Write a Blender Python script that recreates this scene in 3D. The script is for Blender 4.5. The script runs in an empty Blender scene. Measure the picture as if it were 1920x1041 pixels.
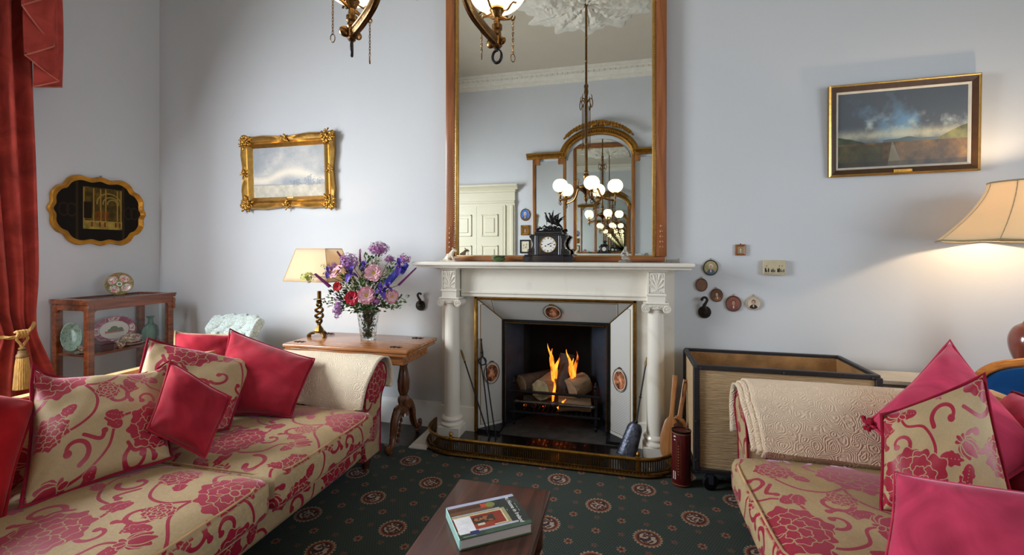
import bpy, bmesh, math, random
import numpy as np
from mathutils import Vector, Matrix, noise as mnoise

# ---------------------------------------------------------------- camera
SC = bpy.context.scene
COL = SC.collection
cam_data = bpy.data.cameras.new('camera')
cam = bpy.data.objects.new('camera', cam_data)
COL.objects.link(cam)
cam_data.sensor_width = 36.0
cam_data.lens = 840.0 / 1920.0 * 36.0
cam_data.shift_y = -(520.5 - 470.0) / 1920.0
cam_data.clip_start = 0.05
YAW = math.radians(14.04)
cam.location = (0, 0, 1.35)
cam.rotation_euler = (math.pi / 2, 0, YAW)
SC.camera = cam

# ---------------------------------------------------------------- world, daylight, exposure
SC.view_settings.view_transform = 'Standard'
SC.view_settings.look = 'None'
SC.view_settings.exposure = 0.0
SC.view_settings.gamma = 1.0
SC.view_settings.use_curve_mapping = False
world = bpy.data.worlds.new('sky')
SC.world = world
world.use_nodes = True
wn = world.node_tree
bg = wn.nodes['Background']
sky = wn.nodes.new('ShaderNodeTexSky')
sky.sky_type = 'HOSEK_WILKIE'
sky.sun_direction = (-0.5, -0.6, 0.62)
sky.turbidity = 6.0
wn.links.new(sky.outputs[0], bg.inputs[0])
bg.inputs[1].default_value = 1.2

def area(name, loc, rot, sx, sy, power, color):
    l = bpy.data.lights.new(name, 'AREA')
    l.shape = 'RECTANGLE'; l.size = sx; l.size_y = sy
    l.energy = power; l.color = color
    o = bpy.data.objects.new(name, l)
    o.location = loc; o.rotation_euler = rot
    COL.objects.link(o)
    return o

def point(name, loc, power, color, r=0.03):
    l = bpy.data.lights.new(name, 'POINT')
    l.energy = power; l.color = color; l.shadow_soft_size = r
    o = bpy.data.objects.new(name, l); o.location = loc
    COL.objects.link(o)
    return o

# daylight by the left wall's tall window; the right one is added fill light
area('daylight_left_window', (-4.46, 1.0, 1.70), (0, math.radians(-56), 0), 2.2, 1.5, 335, (0.91, 0.95, 1.0))
area('added_fill_right', (3.56, 0.9, 1.5), (0, math.radians(62), 0), 1.9, 1.8, 80, (0.84, 0.92, 1.0))
cy = SC.cycles
cy.max_bounces = 24; cy.glossy_bounces = 24; cy.diffuse_bounces = 6
cy.transmission_bounces = 10; cy.transparent_max_bounces = 16
cy.caustics_reflective = False; cy.caustics_refractive = False
cy.sample_clamp_indirect = 4.0
cy.blur_glossy = 0.5
cy.use_denoising = True

# ---------------------------------------------------------------- mesh helper
R = math.radians
pi = math.pi

def WM(o):
    if o is None: return Matrix.Identity(4)
    return WM(o.parent) @ o.matrix_parent_inverse @ o.matrix_basis

def tag(o, label=None, cat=None, group=None, kind=None):
    if label: o['label'] = label
    if cat: o['category'] = cat
    if group: o['group'] = group
    if kind: o['kind'] = kind
    return o

def thing(name, label, cat, loc=(0, 0, 0), group=None, rz=0.0):
    o = bpy.data.objects.new(name, None)
    o.empty_display_size = 0.05
    o.location = loc; o.rotation_euler = (0, 0, rz)
    COL.objects.link(o)
    return tag(o, label, cat, group)

def frames(pts, closed=False):
    n = len(pts); out = []
    up = None
    for i in range(n):
        if closed: d = pts[(i + 1) % n] - pts[i - 1]
        else: d = pts[min(i + 1, n - 1)] - pts[max(i - 1, 0)]
        if d.length < 1e-9: d = Vector((0, 0, 1))
        d.normalize()
        if up is None:
            up = Vector((0, 0, 1)) if abs(d.z) < 0.9 else Vector((1, 0, 0))
        a = up - d * up.dot(d)
        if a.length < 1e-6:
            a = d.orthogonal()
        a.normalize(); up = a
        out.append((a, d.cross(a)))
    return out

def spline(pts, n=6, closed=False):
    P = [Vector(p) for p in pts]; m = len(P); out = []
    segs = m if closed else m - 1
    for i in range(segs):
        p1 = P[i]; p2 = P[(i + 1) % m]
        p0 = P[i - 1] if (closed or i > 0) else p1 * 2 - p2
        p3 = P[(i + 2) % m] if (closed or i + 2 < m) else p2 * 2 - p1
        for k in range(n):
            t = k / n
            out.append(0.5 * ((2 * p1) + (p2 - p0) * t + (2 * p0 - 5 * p1 + 4 * p2 - p3) * t * t + (3 * p1 - p0 - 3 * p2 + p3) * t ** 3))
    if not closed: out.append(P[-1])
    return out

class MB:
    def __init__(self, M=None):
        self.bm = bmesh.new()
        self.uv = self.bm.loops.layers.uv.new('UVMap')
        self.M = M
    def _v(self, p):
        p = Vector(p)
        return self.bm.verts.new(self.M @ p if self.M else p)
    def _f(self, vs, smooth=True, uvs=None):
        try: f = self.bm.faces.new(vs)
        except ValueError: return None
        f.smooth = smooth
        if uvs:
            for l, u in zip(f.loops, uvs): l[self.uv].uv = u
        return f
    def box(self, c, s, bev=0.0, M=None, seg=1, taper=None):
        T = Matrix.Translation(Vector(c)) @ (M if M else Matrix.Identity(4)) @ Matrix.Diagonal((s[0], s[1], s[2], 1))
        if self.M: T = self.M @ T
        r = bmesh.ops.create_cube(self.bm, size=1.0, matrix=T)
        if bev > 0:
            ed = list({e for v in r['verts'] for e in v.link_edges})
            bmesh.ops.bevel(self.bm, geom=ed, offset=bev, segments=seg, affect='EDGES', profile=0.5)
        return self
    def b2(self, a, b, bev=0.0, seg=1):
        c = [(a[i] + b[i]) / 2 for i in range(3)]; s = [abs(b[i] - a[i]) for i in range(3)]
        return self.box(c, s, bev, seg=seg)
    def tube(self, pts, rad, seg=8, closed=False, caps=True, flat=1.0):
        P = [Vector(p) for p in pts]; n = len(P)
        if not hasattr(rad, '__len__'): rad = [rad] * n
        elif len(rad) != n:
            rad = list(np.interp(np.linspace(0, 1, n), np.linspace(0, 1, len(rad)), rad))
        F = frames(P, closed); rings = []
        for i in range(n):
            a, b = F[i]
            rings.append([self._v(P[i] + (a * math.cos(t) + b * math.sin(t) * flat) * rad[i]) for t in [2 * pi * k / seg for k in range(seg)]])
        for i in range(n if closed else n - 1):
            r0 = rings[i]; r1 = rings[(i + 1) % n]
            for k in range(seg):
                self._f([r0[k], r0[(k + 1) % seg], r1[(k + 1) % seg], r1[k]])
        if caps and not closed:
            self._f(rings[0][::-1]); self._f(rings[-1])
        return self
    def cyl(self, p0, p1, r0, r1=None, seg=16):
        return self.tube([p0, p1], [r0, r0 if r1 is None else r1], seg)
    def lathe(self, prof, c=(0, 0, 0), seg=24, M=None, caps=True, fn=None):
        T = Matrix.Translation(Vector(c)) @ (M if M else Matrix.Identity(4))
        rings = []
        for r, z in prof:
            rings.append([self._v(T @ Vector((max(r, 1e-4) * math.cos(t) * (fn(t, z) if fn else 1), max(r, 1e-4) * math.sin(t) * (fn(t, z) if fn else 1), z))) for t in [2 * pi * k / seg for k in range(seg)]])
        for i in range(len(rings) - 1):
            for k in range(seg):
                self._f([rings[i][k], rings[i][(k + 1) % seg], rings[i + 1][(k + 1) % seg], rings[i + 1][k]],
                        uvs=[(k / seg, i / len(rings)), ((k + 1) / seg, i / len(rings)), ((k + 1) / seg, (i + 1) / len(rings)), (k / seg, (i + 1) / len(rings))])
        if caps:
            self._f(rings[0][::-1]); self._f(rings[-1])
        return self
    def ell(self, c, r, M=None, seg=10, rings=6):
        r = r if hasattr(r, '__len__') else (r, r, r)
        T = Matrix.Translation(Vector(c)) @ (M if M else Matrix.Identity(4)) @ Matrix.Diagonal((r[0], r[1], r[2], 1))
        prof = [(math.sin(pi * i / rings), -math.cos(pi * i / rings)) for i in range(rings + 1)]
        rr = []
        for a, z in prof[1:-1]:
            rr.append([self._v(T @ Vector((a * math.cos(2 * pi * k / seg), a * math.sin(2 * pi * k / seg), z))) for k in range(seg)])
        b = self._v(T @ Vector((0, 0, -1))); t = self._v(T @ Vector((0, 0, 1)))
        for k in range(seg):
            self._f([b, rr[0][(k + 1) % seg], rr[0][k]])
            self._f([t, rr[-1][k], rr[-1][(k + 1) % seg]])
            for i in range(len(rr) - 1):
                self._f([rr[i][k], rr[i][(k + 1) % seg], rr[i + 1][(k + 1) % seg], rr[i + 1][k]])
        return self
    def prism(self, outline, d, M=None, smooth=False, bev=0.0):
        """outline in local xy, extruded along local z from 0 to d"""
        T = M if M else Matrix.Identity(4)
        a = [self._v(T @ Vector((p[0], p[1], 0))) for p in outline]
        b = [self._v(T @ Vector((p[0], p[1], d))) for p in outline]
        n = len(a); fs = []
        xs = [p[0] for p in outline]; ys = [p[1] for p in outline]
        x0, y0 = min(xs), min(ys); w = max(max(xs) - x0, 1e-6); h = max(max(ys) - y0, 1e-6)
        uv = [((p[0] - x0) / w, (p[1] - y0) / h) for p in outline]
        f0 = self._f(a[::-1], False, uv[::-1]); f1 = self._f(b, False, uv)
        for i in range(n):
            self._f([a[i], a[(i + 1) % n], b[(i + 1) % n], b[i]], smooth)
        if bev > 0:
            ed = list(set([e for e in f0.edges] + [e for e in f1.edges]))
            bmesh.ops.bevel(self.bm, geom=ed, offset=bev, segments=2, affect='EDGES', profile=0.5)
        return self
    def grid(self, fn, nu, nv, cu=False, uvf=None, flip=False):
        V = [[self._v(fn(i / nu, j / nv)) for j in range(nv + 1)] for i in range(nu if cu else nu + 1)]
        for i in range(nu):
            for j in range(nv):
                i2 = (i + 1) % nu if cu else i + 1
                q = [V[i][j], V[i2][j], V[i2][j + 1], V[i][j + 1]]
                c = [(i / nu, j / nv), ((i + 1) / nu, j / nv), ((i + 1) / nu, (j + 1) / nv), (i / nu, (j + 1) / nv)]
                if uvf: c = [uvf(*k) for k in c]
                if flip: q = q[::-1]; c = c[::-1]
                self._f(q, True, c)
        return self
    def quad(self, a, b, c, d):
        return self._f([self._v(p) for p in (a, b, c, d)], False, [(0, 0), (1, 0), (1, 1), (0, 1)])
    def build(self, name, mat, parent=None, subsurf=0, angle=35, solid=0, origin=None):
        bm = self.bm
        bmesh.ops.recalc_face_normals(bm, faces=bm.faces[:])
        if parent is not None:
            inv = WM(parent).inverted()
        else:
            co = [v.co for v in bm.verts]
            if origin is None:
                x = [c.x for c in co]; y = [c.y for c in co]; z = [c.z for c in co]
                origin = ((min(x) + max(x)) / 2, (min(y) + max(y)) / 2, min(z))
            inv = Matrix.Translation(-Vector(origin))
        bm.transform(inv)
        me = bpy.data.meshes.new(name)
        bm.to_mesh(me); bm.free()
        if angle: me.set_sharp_from_angle(angle=R(angle))
        o = bpy.data.objects.new(name, me)
        COL.objects.link(o)
        for m in (mat if isinstance(mat, (list, tuple)) else [mat]): me.materials.append(m)
        if parent is not None: o.parent = parent
        else: o.location = origin
        if solid:
            s = o.modifiers.new('solid', 'SOLIDIFY'); s.thickness = solid; s.offset = 0
        if subsurf:
            s = o.modifiers.new('sub', 'SUBSURF'); s.levels = subsurf; s.render_levels = subsurf
        return o

def struct(name, mb, mat, parent=None, **k):
    o = mb.build(name, mat, parent, **k)
    if parent is None: o['kind'] = 'structure'
    return o

def RX(a): return Matrix.Rotation(a, 4, 'X')
def RY(a): return Matrix.Rotation(a, 4, 'Y')
def RZ(a): return Matrix.Rotation(a, 4, 'Z')
def TR(*p): return Matrix.Translation(Vector(p))
def basis(o, x, y, z):
    m = Matrix((x, y, z)).transposed().to_4x4(); m.translation = Vector(o); return m
# local x -> world x, local y -> world z, local z -> world -y (towards the room from the fireplace wall)
def onback(x, y, z): return basis((x, y, z), (1, 0, 0), (0, 0, 1), (0, -1, 0))
# picture plane on the left wall: local x -> world y, local y -> z, normal +x
def onleft(x, y, z): return basis((x, y, z), (0, 1, 0), (0, 0, 1), (1, 0, 0))
# on the wall behind the camera
def onfar(x, y, z): return basis((x, y, z), (-1, 0, 0), (0, 0, 1), (0, 1, 0))

# ---------------------------------------------------------------- materials
def srgb(r, g, b):
    f = lambda c: c / 12.92 if c <= 0.04045 else ((c + 0.055) / 1.055) ** 2.4
    return (f(r / 255), f(g / 255), f(b / 255))

class NT:
    def __init__(self, name):
        self.m = bpy.data.materials.new(name); self.m.use_nodes = True
        self.t = self.m.node_tree; self.b = self.t.nodes['Principled BSDF']
        self.out = self.t.nodes['Material Output']
    def n(self, k, **p):
        x = self.t.nodes.new(k)
        for a, v in p.items():
            if a.startswith('i_'):
                key = a[2:]; key = int(key) if key.isdigit() else key.replace('_', ' ')
                x.inputs[key].default_value = v
            else: setattr(x, a, v)
        return x
    def l(self, a, b): self.t.links.new(a, b)
    def set(self, **k):
        for a, v in k.items():
            i = self.b.inputs[a.replace('_', ' ')]
            i.default_value = (*v, 1) if (hasattr(v, '__len__') and len(v) == 3 and i.type == 'RGBA') else v
    def mix(self, fac, a, b, mode='MIX'):
        x = self.n('ShaderNodeMix', data_type='RGBA', blend_type=mode)
        for s, v in ((0, fac), (6, a), (7, b)):
            if hasattr(v, 'is_linked') or isinstance(v, bpy.types.NodeSocket): self.l(v, x.inputs[s])
            else: x.inputs[s].default_value = (*v, 1) if hasattr(v, '__len__') and len(v) == 3 else v
        return x.outputs[2]
    def bump(self, h, strength=0.3, dist=0.01):
        x = self.n('ShaderNodeBump', i_Strength=strength, i_Distance=dist)
        self.l(h, x.inputs['Height']); self.l(x.outputs[0], self.b.inputs['Normal'])
        return x
    def co(self, which='Object', scale=(1, 1, 1), rot=(0, 0, 0)):
        c = self.n('ShaderNodeTexCoord'); m = self.n('ShaderNodeMapping')
        m.inputs['Scale'].default_value = scale; m.inputs['Rotation'].default_value = rot
        self.l(c.outputs[which], m.inputs[0]); return m.outputs[0]

def pm(name, col, rough=0.5, metal=0.0, var=0.12, scale=12.0, bump=0.0, bscale=60.0, stretch=(1, 1, 1), **k):
    t = NT(name)
    v = t.co('Object', stretch)
    nz = t.n('ShaderNodeTexNoise', i_Scale=scale, i_Detail=5.0); t.l(v, nz.inputs['Vector'])
    rmp = t.n('ShaderNodeMapRange'); rmp.inputs[1].default_value = 0.3; rmp.inputs[2].default_value = 0.7
    t.l(nz.outputs[0], rmp.inputs[0])
    a = tuple(min(1, c * (1 - var)) for c in col); b = tuple(min(1, c * (1 + var)) for c in col)
    t.l(t.mix(rmp.outputs[0], a, b), t.b.inputs['Base Color'])
    t.set(Roughness=rough, Metallic=metal)
    if bump:
        n2 = t.n('ShaderNodeTexNoise', i_Scale=bscale, i_Detail=4.0); t.l(v, n2.inputs['Vector'])
        t.bump(n2.outputs[0], bump, 0.01)
    t.set(**k)
    return t.m

def wood(name, c1, c2, rough=0.3, scale=3.0, axis=0, coat=0.3, dist=4.0):
    t = NT(name)
    s = [14.0, 14.0, 14.0]; s[axis] = 1.2
    v = t.co('Object', tuple(s))
    nz = t.n('ShaderNodeTexNoise', i_Scale=scale, i_Detail=6.0, i_Distortion=1.2); t.l(v, nz.inputs['Vector'])
    r = t.n('ShaderNodeValToRGB'); r.color_ramp.elements[0].position = 0.32; r.color_ramp.elements[1].position = 0.68
    r.color_ramp.elements[0].color = (*c1, 1); r.color_ramp.elements[1].color = (*c2, 1)
    t.l(nz.outputs[0], r.inputs[0]); t.l(r.outputs[0], t.b.inputs['Base Color'])
    t.set(Roughness=rough, Coat_Weight=coat, Coat_Roughness=0.15)
    t.bump(nz.outputs[0], 0.05, 0.004)
    return t.m

def newimg(name, arr):
    h, w = arr.shape[:2]
    if arr.shape[2] == 3: arr = np.concatenate([arr, np.ones((h, w, 1))], 2)
    im = bpy.data.images.new(name, w, h, alpha=False)
    im.pixels.foreach_set(np.clip(arr[::-1], 0, 1).astype(np.float32).ravel()); im.update()
    return im

def patt(name, arr, rough=0.6, coords='UV', scale=(1, 1, 1), off=(0, 0, 0), bump=0.0, box=False, ext='CLIP' , **k):
    t = NT(name)
    c = t.n('ShaderNodeTexCoord'); m = t.n('ShaderNodeMapping'); m.inputs['Scale'].default_value = scale
    m.inputs['Location'].default_value = off
    t.l(c.outputs[coords], m.inputs[0])
    i = t.n('ShaderNodeTexImage', image=newimg(name, arr)); i.extension = 'REPEAT' if ext != 'CLIP' else 'EXTEND'
    if box: i.projection = 'BOX'; i.projection_blend = 0.15
    t.l(m.outputs[0], i.inputs[0])
    nz = t.n('ShaderNodeTexNoise', i_Scale=180.0, i_Detail=2.0); t.l(c.outputs['Object'], nz.inputs['Vector'])
    mr = t.n('ShaderNodeMapRange'); mr.inputs[3].default_value = 0.9; mr.inputs[4].default_value = 1.1
    t.l(nz.outputs[0], mr.inputs[0])
    t.l(t.mix(1.0, i.outputs[0], mr.outputs[0], 'MULTIPLY'), t.b.inputs['Base Color'])
    if bump: t.bump(nz.outputs[0], bump, 0.003)
    t.set(Roughness=rough, **k)
    return t.m, t, i

# ---- generated patterns ------------------------------------------------
rs = np.random.RandomState
def vnoise(h, w, cell, seed):
    g = rs(seed).rand(int(h / cell) + 2, int(w / cell) + 2)
    y = np.arange(h) / cell; x = np.arange(w) / cell
    yi = y.astype(int); xi = x.astype(int); fy = (y - yi); fx = (x - xi)
    fy = (fy * fy * (3 - 2 * fy))[:, None]; fx = (fx * fx * (3 - 2 * fx))[None]
    a = g[yi][:, xi]; b = g[yi][:, xi + 1]; c = g[yi + 1][:, xi]; d = g[yi + 1][:, xi + 1]
    return (a * (1 - fx) + b * fx) * (1 - fy) + (c * (1 - fx) + d * fx) * fy
def fbm(h, w, cell, seed, o=4):
    s = 0; a = 0.5; t = 0
    for i in range(o):
        s = s + a * vnoise(h, w, max(cell / 2 ** i, 1.01), seed + i); t += a; a *= 0.55
    return s / t

class Canvas:
    """wrapping mask painter"""
    def __init__(self, n): self.n = n; self.a = np.zeros((n, n), np.float32)
    def stamp(self, cx, cy, rad, inside, val=1.0):
        n = self.n; r = int(rad * n) + 2; px, py = int(cx * n), int(cy * n)
        yy, xx = np.mgrid[-r:r + 1, -r:r + 1]
        m = inside((xx + px - cx * n) / n, (yy + py - cy * n) / n)
        ix = (yy + py) % n, (xx + px) % n
        cur = self.a[ix]; cur[m] = val; self.a[ix] = cur
    def petal(self, cx, cy, ang, L, W, gap=0.006, scal=0.10, lob=3):
        ca, sa = math.cos(ang), math.sin(ang)
        def shape(g):
            def f(x, y):
                u = x * ca + y * sa; v = -x * sa + y * ca
                t = np.arctan2(v / W, (u - L * .5) / (L * .5))
                rr = np.hypot((u - L * .5) / (L * .5 + g), v / (W + g))
                return rr < 1 + scal * np.cos(t * lob * 2) * (np.abs(t) < 1.8)
            return f
        R_ = L * 1.3 + W
        self.stamp(cx, cy, R_, shape(gap), 0.0); self.stamp(cx, cy, R_, shape(0), 1.0)
    def flower(self, cx, cy, rad, seed=0, rot=0.0):
        rg = rs(seed)
        for k, (q, n) in enumerate(((1.0, 9), (0.72, 7), (0.46, 5))):
            for i in range(n):
                a = rot + 2 * pi * (i + 0.5 * k) / n + rg.uniform(-.12, .12)
                l = rad * q * rg.uniform(.88, 1.08)
                self.petal(cx + math.cos(a) * l * .25, cy + math.sin(a) * l * .25, a, l * .75, l * .36, 0.0045, 0.12, 3)
        self.stamp(cx, cy, rad * .2, lambda x, y: np.hypot(x, y) < rad * .15, 0.0)
        self.stamp(cx, cy, rad * .2, lambda x, y: np.hypot(x, y) < rad * .115, 1.0)
    def bud(self, cx, cy, ang, s):
        for d, l in ((0.75, .8), (-0.75, .8), (0.4, 1.0), (-0.4, 1.0), (0, 1.1)):
            self.petal(cx, cy, ang + d, s * l, s * .26, 0.005, 0.08, 2)
        for d in (2.2, -2.2, 3.1): self.petal(cx, cy, ang + d, s * .45, s * .12, 0.004, 0)
    def leaf(self, cx, cy, ang, L, W):
        self.petal(cx, cy, ang, L, W, 0.003, 0.14, 4)
        for k in range(5):
            t = (k + 1) / 6 * L
            self.stamp(cx + math.cos(ang) * t, cy + math.sin(ang) * t, .004, lambda x, y: np.hypot(x, y) < 0.0022, 0.0)
    def stroke(self, pts, w0, w1, bulb=0.0):
        P = spline([(p[0], p[1], 0) for p in pts], 24)
        for i, p in enumerate(P):
            t = i / (len(P) - 1); r = w0 + (w1 - w0) * t
            self.stamp(p.x, p.y, r, lambda x, y: np.hypot(x, y) < r)
        if bulb:
            p = P[-1]; self.stamp(p.x, p.y, bulb, lambda x, y: np.hypot(x, y) < bulb)
    def curl(self, cx, cy, r, a0, turn, w=0.011):
        pts = []
        for i in range(9):
            t = i / 8; a = a0 + turn * t; q = r * (1 - 0.62 * t)
            pts.append((cx + q * math.cos(a), cy + q * math.sin(a)))
        self.stroke(pts, w * 1.1, w * .8, w * 1.7)

def damask():
    c = Canvas(1100)
    st = c.stroke
    for pts in ([(.02, .40), (.10, .46), (.16, .42), (.14, .36)], [(.40, .20), (.44, .13), (.52, .12), (.55, .18)], [(.90, .06), (.86, .0), (.78, .0), (.76, .06)],
                [(.56, .80), (.60, .86), (.68, .86), (.72, .92)], [(.34, .70), (.42, .74), (.44, .70)], [(.62, .42), (.56, .46), (.58, .52)]):
        st(pts, .010, .012, .017)
    # vines first
    st([(.20, .25), (.34, .36), (.47, .34), (.58, .22), (.70, .14), (.80, .18)], .009, .007)
    st([(.34, .36), (.40, .46), (.38, .58), (.27, .66), (.20, .62)], .009, .007)
    st([(.80, .18), (.93, .26), (1.02, .22), (1.20, .25)], .008, .008)
    st([(.72, .72), (.60, .62), (.50, .66), (.46, .80), (.36, .90), (.24, .94)], .009, .007)
    st([(.72, .72), (.84, .60), (.80, .46), (.70, .42), (.66, .34)], .009, .007)
    st([(.72, .72), (.88, .80), (1.0, .76), (1.08, .84), (1.2, 1.25)], .009, .008)
    c.curl(.50, .47, .085, -1.8, 4.6, .012); c.curl(.30, .78, .08, 1.2, -4.6, .012)
    c.curl(.92, .42, .085, 2.6, 4.4, .012); c.curl(.62, .90, .08, -2.2, -4.6, .012)
    c.curl(.05, .55, .075, .2, 4.8, .011); c.curl(.95, .97, .07, 2.5, -4.6, .011)
    c.curl(.12, .02, .07, -.6, 4.2, .011); c.curl(.66, .52, .06, 0.6, -4.3, .010)
    for x, y, a, l in ((.30, .50, 2.4, .10), (.56, .33, 1.2, .11), (.66, .13, -1.9, .11), (.88, .22, 1.3, .10),
                       (.52, .70, -2.2, .12), (.86, .62, .2, .11), (.40, .88, 2.0, .10), (.95, .80, -1.4, .10),
                       (.08, .24, 2.6, .09), (.26, .08, -.7, .10), (.76, .36, -2.9, .10), (.44, .60, .3, .10), (.0, .66, 1.9, .09)):
        c.leaf(x, y, a, l, l * .30)
    c.flower(.20, .25, .175, 3); c.flower(.72, .72, .17, 8, .3); c.flower(.46, .42, .07, 15, .3)
    c.flower(.80, .17, .105, 5, .5); c.flower(.18, .64, .10, 6, .2)
    c.bud(.24, .93, 2.9, .10); c.bud(.66, .34, -2.4, .095); c.bud(.48, .06, 1.9, .10); c.bud(.98, .56, .9, .085)
    m = c.a
    g = vnoise(1100, 1100, 2.2, 5)
    m = np.clip(m - (g > 0.95) * 0.25, 0, 1)
    return m
DAM = damask()

def damask_mat(name, coords, scale, box, rot=0.0):
    t = NT(name)
    arr = np.repeat(DAM[:, :, None], 3, 2)
    im = bpy.data.images.get('damask_mask') or newimg('damask_mask', arr)
    v = t.co(coords, (scale, scale, scale), (0, 0, rot))
    i = t.n('ShaderNodeTexImage', image=im); i.extension = 'REPEAT'
    if box: i.projection = 'BOX'; i.projection_blend = 0.12
    t.l(v, i.inputs[0])
    oc = t.co('Object')
    w1 = t.n('ShaderNodeTexNoise', i_Scale=9.0, i_Detail=3.0); t.l(oc, w1.inputs['Vector'])
    wa = t.n('ShaderNodeTexNoise', i_Scale=1.0, i_Detail=2.0)
    t.l(t.co(coords, (40, 700, 60) if not box else (60, 500, 300)), wa.inputs['Vector'])
    wb = t.n('ShaderNodeTexNoise', i_Scale=1.0, i_Detail=2.0)
    t.l(t.co(coords, (700, 40, 60) if not box else (500, 60, 60)), wb.inputs['Vector'])
    weave = t.n('ShaderNodeMath', operation='ADD'); t.l(wa.outputs[0], weave.inputs[0]); t.l(wb.outputs[0], weave.inputs[1])
    lin = t.mix(w1.outputs[0], srgb(168, 142, 104), srgb(188, 164, 124))
    mr = t.n('ShaderNodeMapRange'); mr.inputs[1].default_value = .6; mr.inputs[2].default_value = 1.4
    mr.inputs[3].default_value = .8; mr.inputs[4].default_value = 1.12; t.l(weave.outputs[0], mr.inputs[0])
    lin = t.mix(1.0, lin, mr.outputs[0], 'MULTIPLY')
    red = t.mix(w1.outputs[0], srgb(142, 14, 42), srgb(168, 28, 58))
    t.l(t.mix(i.outputs[0], lin, red), t.b.inputs['Base Color'])
    sh = t.n('ShaderNodeMath', operation='MULTIPLY', i_1=0.8); t.l(i.outputs[0], sh.inputs[0])
    t.l(sh.outputs[0], t.b.inputs['Sheen Weight'])
    t.set(Sheen_Roughness=0.32, Sheen_Tint=(1.0, .66, .84))
    rr = t.n('ShaderNodeMapRange'); rr.inputs[3].default_value = .75; rr.inputs[4].default_value = .42; t.l(i.outputs[0], rr.inputs[0])
    t.l(rr.outputs[0], t.b.inputs['Roughness'])
    hh = t.n('ShaderNodeMath', operation='MULTIPLY_ADD', i_1=.35); t.l(weave.outputs[0], hh.inputs[0]); t.l(i.outputs[0], hh.inputs[2])
    t.bump(hh.outputs[0], .35, .002)
    return t.m

def velvet(name, col, tint, sheen=0.7):
    t = NT(name)
    oc = t.co('Object')
    n1 = t.n('ShaderNodeTexNoise', i_Scale=5.5, i_Detail=6.0, i_Distortion=1.2); t.l(oc, n1.inputs['Vector'])
    n2 = t.n('ShaderNodeTexNoise', i_Scale=260.0, i_Detail=2.0); t.l(t.co('Object', (1, 1, .25)), n2.inputs['Vector'])
    mr = t.n('ShaderNodeMapRange'); mr.inputs[1].default_value = .3; mr.inputs[2].default_value = .7; t.l(n1.outputs[0], mr.inputs[0])
    t.l(t.mix(mr.outputs[0], tuple(c * .66 for c in col), tuple(min(1, c * 1.30) for c in col)), t.b.inputs['Base Color'])
    t.set(Roughness=.95, Sheen_Weight=sheen, Sheen_Roughness=.38, Sheen_Tint=tint, Specular_IOR_Level=.04)
    t.bump(n2.outputs[0], .12, .002)
    return t.m

# carpet tile
def carpet_tile(n=1200):
    y, x = np.mgrid[0:n, 0:n] / n
    # fine lattice
    k = 36
    u = (x * k) % 1; row = np.floor(y * k * .92 * 1.0); v = (y * k) % 1
    u2 = (x * k + .5 * (np.floor(y * k) % 2)) % 1
    d = np.abs(u2 - .5) / .42 + np.abs(v - .5) / .40
    base = np.zeros((n, n, 3)); base[:] = (.235, .300, .268)
    base[d < .85] = (.100, .140, .120)
    nz = fbm(n, n, 9, 3)[..., None]; base *= .9 + .2 * nz
    def dist(cx, cy):
        dx = (x - cx + .5) % 1 - .5; dy = (y - cy + .5) % 1 - .5
        return dx, dy, np.hypot(dx, dy * .925)
    rg = rs(4)
    def blot(mask, c, j=.12): base[mask] = np.array(c) * (1 - j + 2 * j * rg.rand(mask.sum(), 1))
    for cx, cy in ((0, 0), (.5, .5)):
        dx, dy, r = dist(cx, cy); a = np.arctan2(dy, dx)
        edge = .136 + .007 * np.sign(np.sin(a * 22))
        blot(r < edge, (.76, .68, .55)); blot(r < .124, (.70, .42, .30)); blot(r < .112, (.52, .20, .13)); blot(r < .098, (.16, .07, .06))
        q = vnoise(n, n, 26, 7 + int(cx * 10)); 
        inn = r < .088
        blot(inn & (q > .52), (.72, .52, .42)); blot(inn & (q > .64), (.80, .74, .66)); blot(inn & (q < .36), (.16, .17, .24)); blot(inn & (q < .22), (.60, .36, .26))
    for cx, cy in ((.25, .25), (.25, .75), (.75, .25), (.75, .75), (.5, 0), (0, .5)):
        dx, dy, r = dist(cx, cy); a = np.arctan2(dy, dx)
        blot(r < .040 + .008 * np.cos(a * 7), (.66, .54, .43)); blot(r < .032 + .007 * np.cos(a * 5 + 1), (.62, .36, .26)); blot(r < .017, (.40, .13, .10)); blot(r < .007, (.2, .12, .1))
    for cx, cy in ((.25, 0), (.75, 0), (0, .25), (0, .75), (.5, .25), (.5, .75), (.25, .5), (.75, .5)):
        dx, dy, r = dist(cx, cy); a = np.arctan2(dy, dx)
        blot(r < .028 + .009 * np.cos(a * 5), (.46, .34, .28)); blot(r < .010, (.40, .20, .16))
    return base * .80

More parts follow.
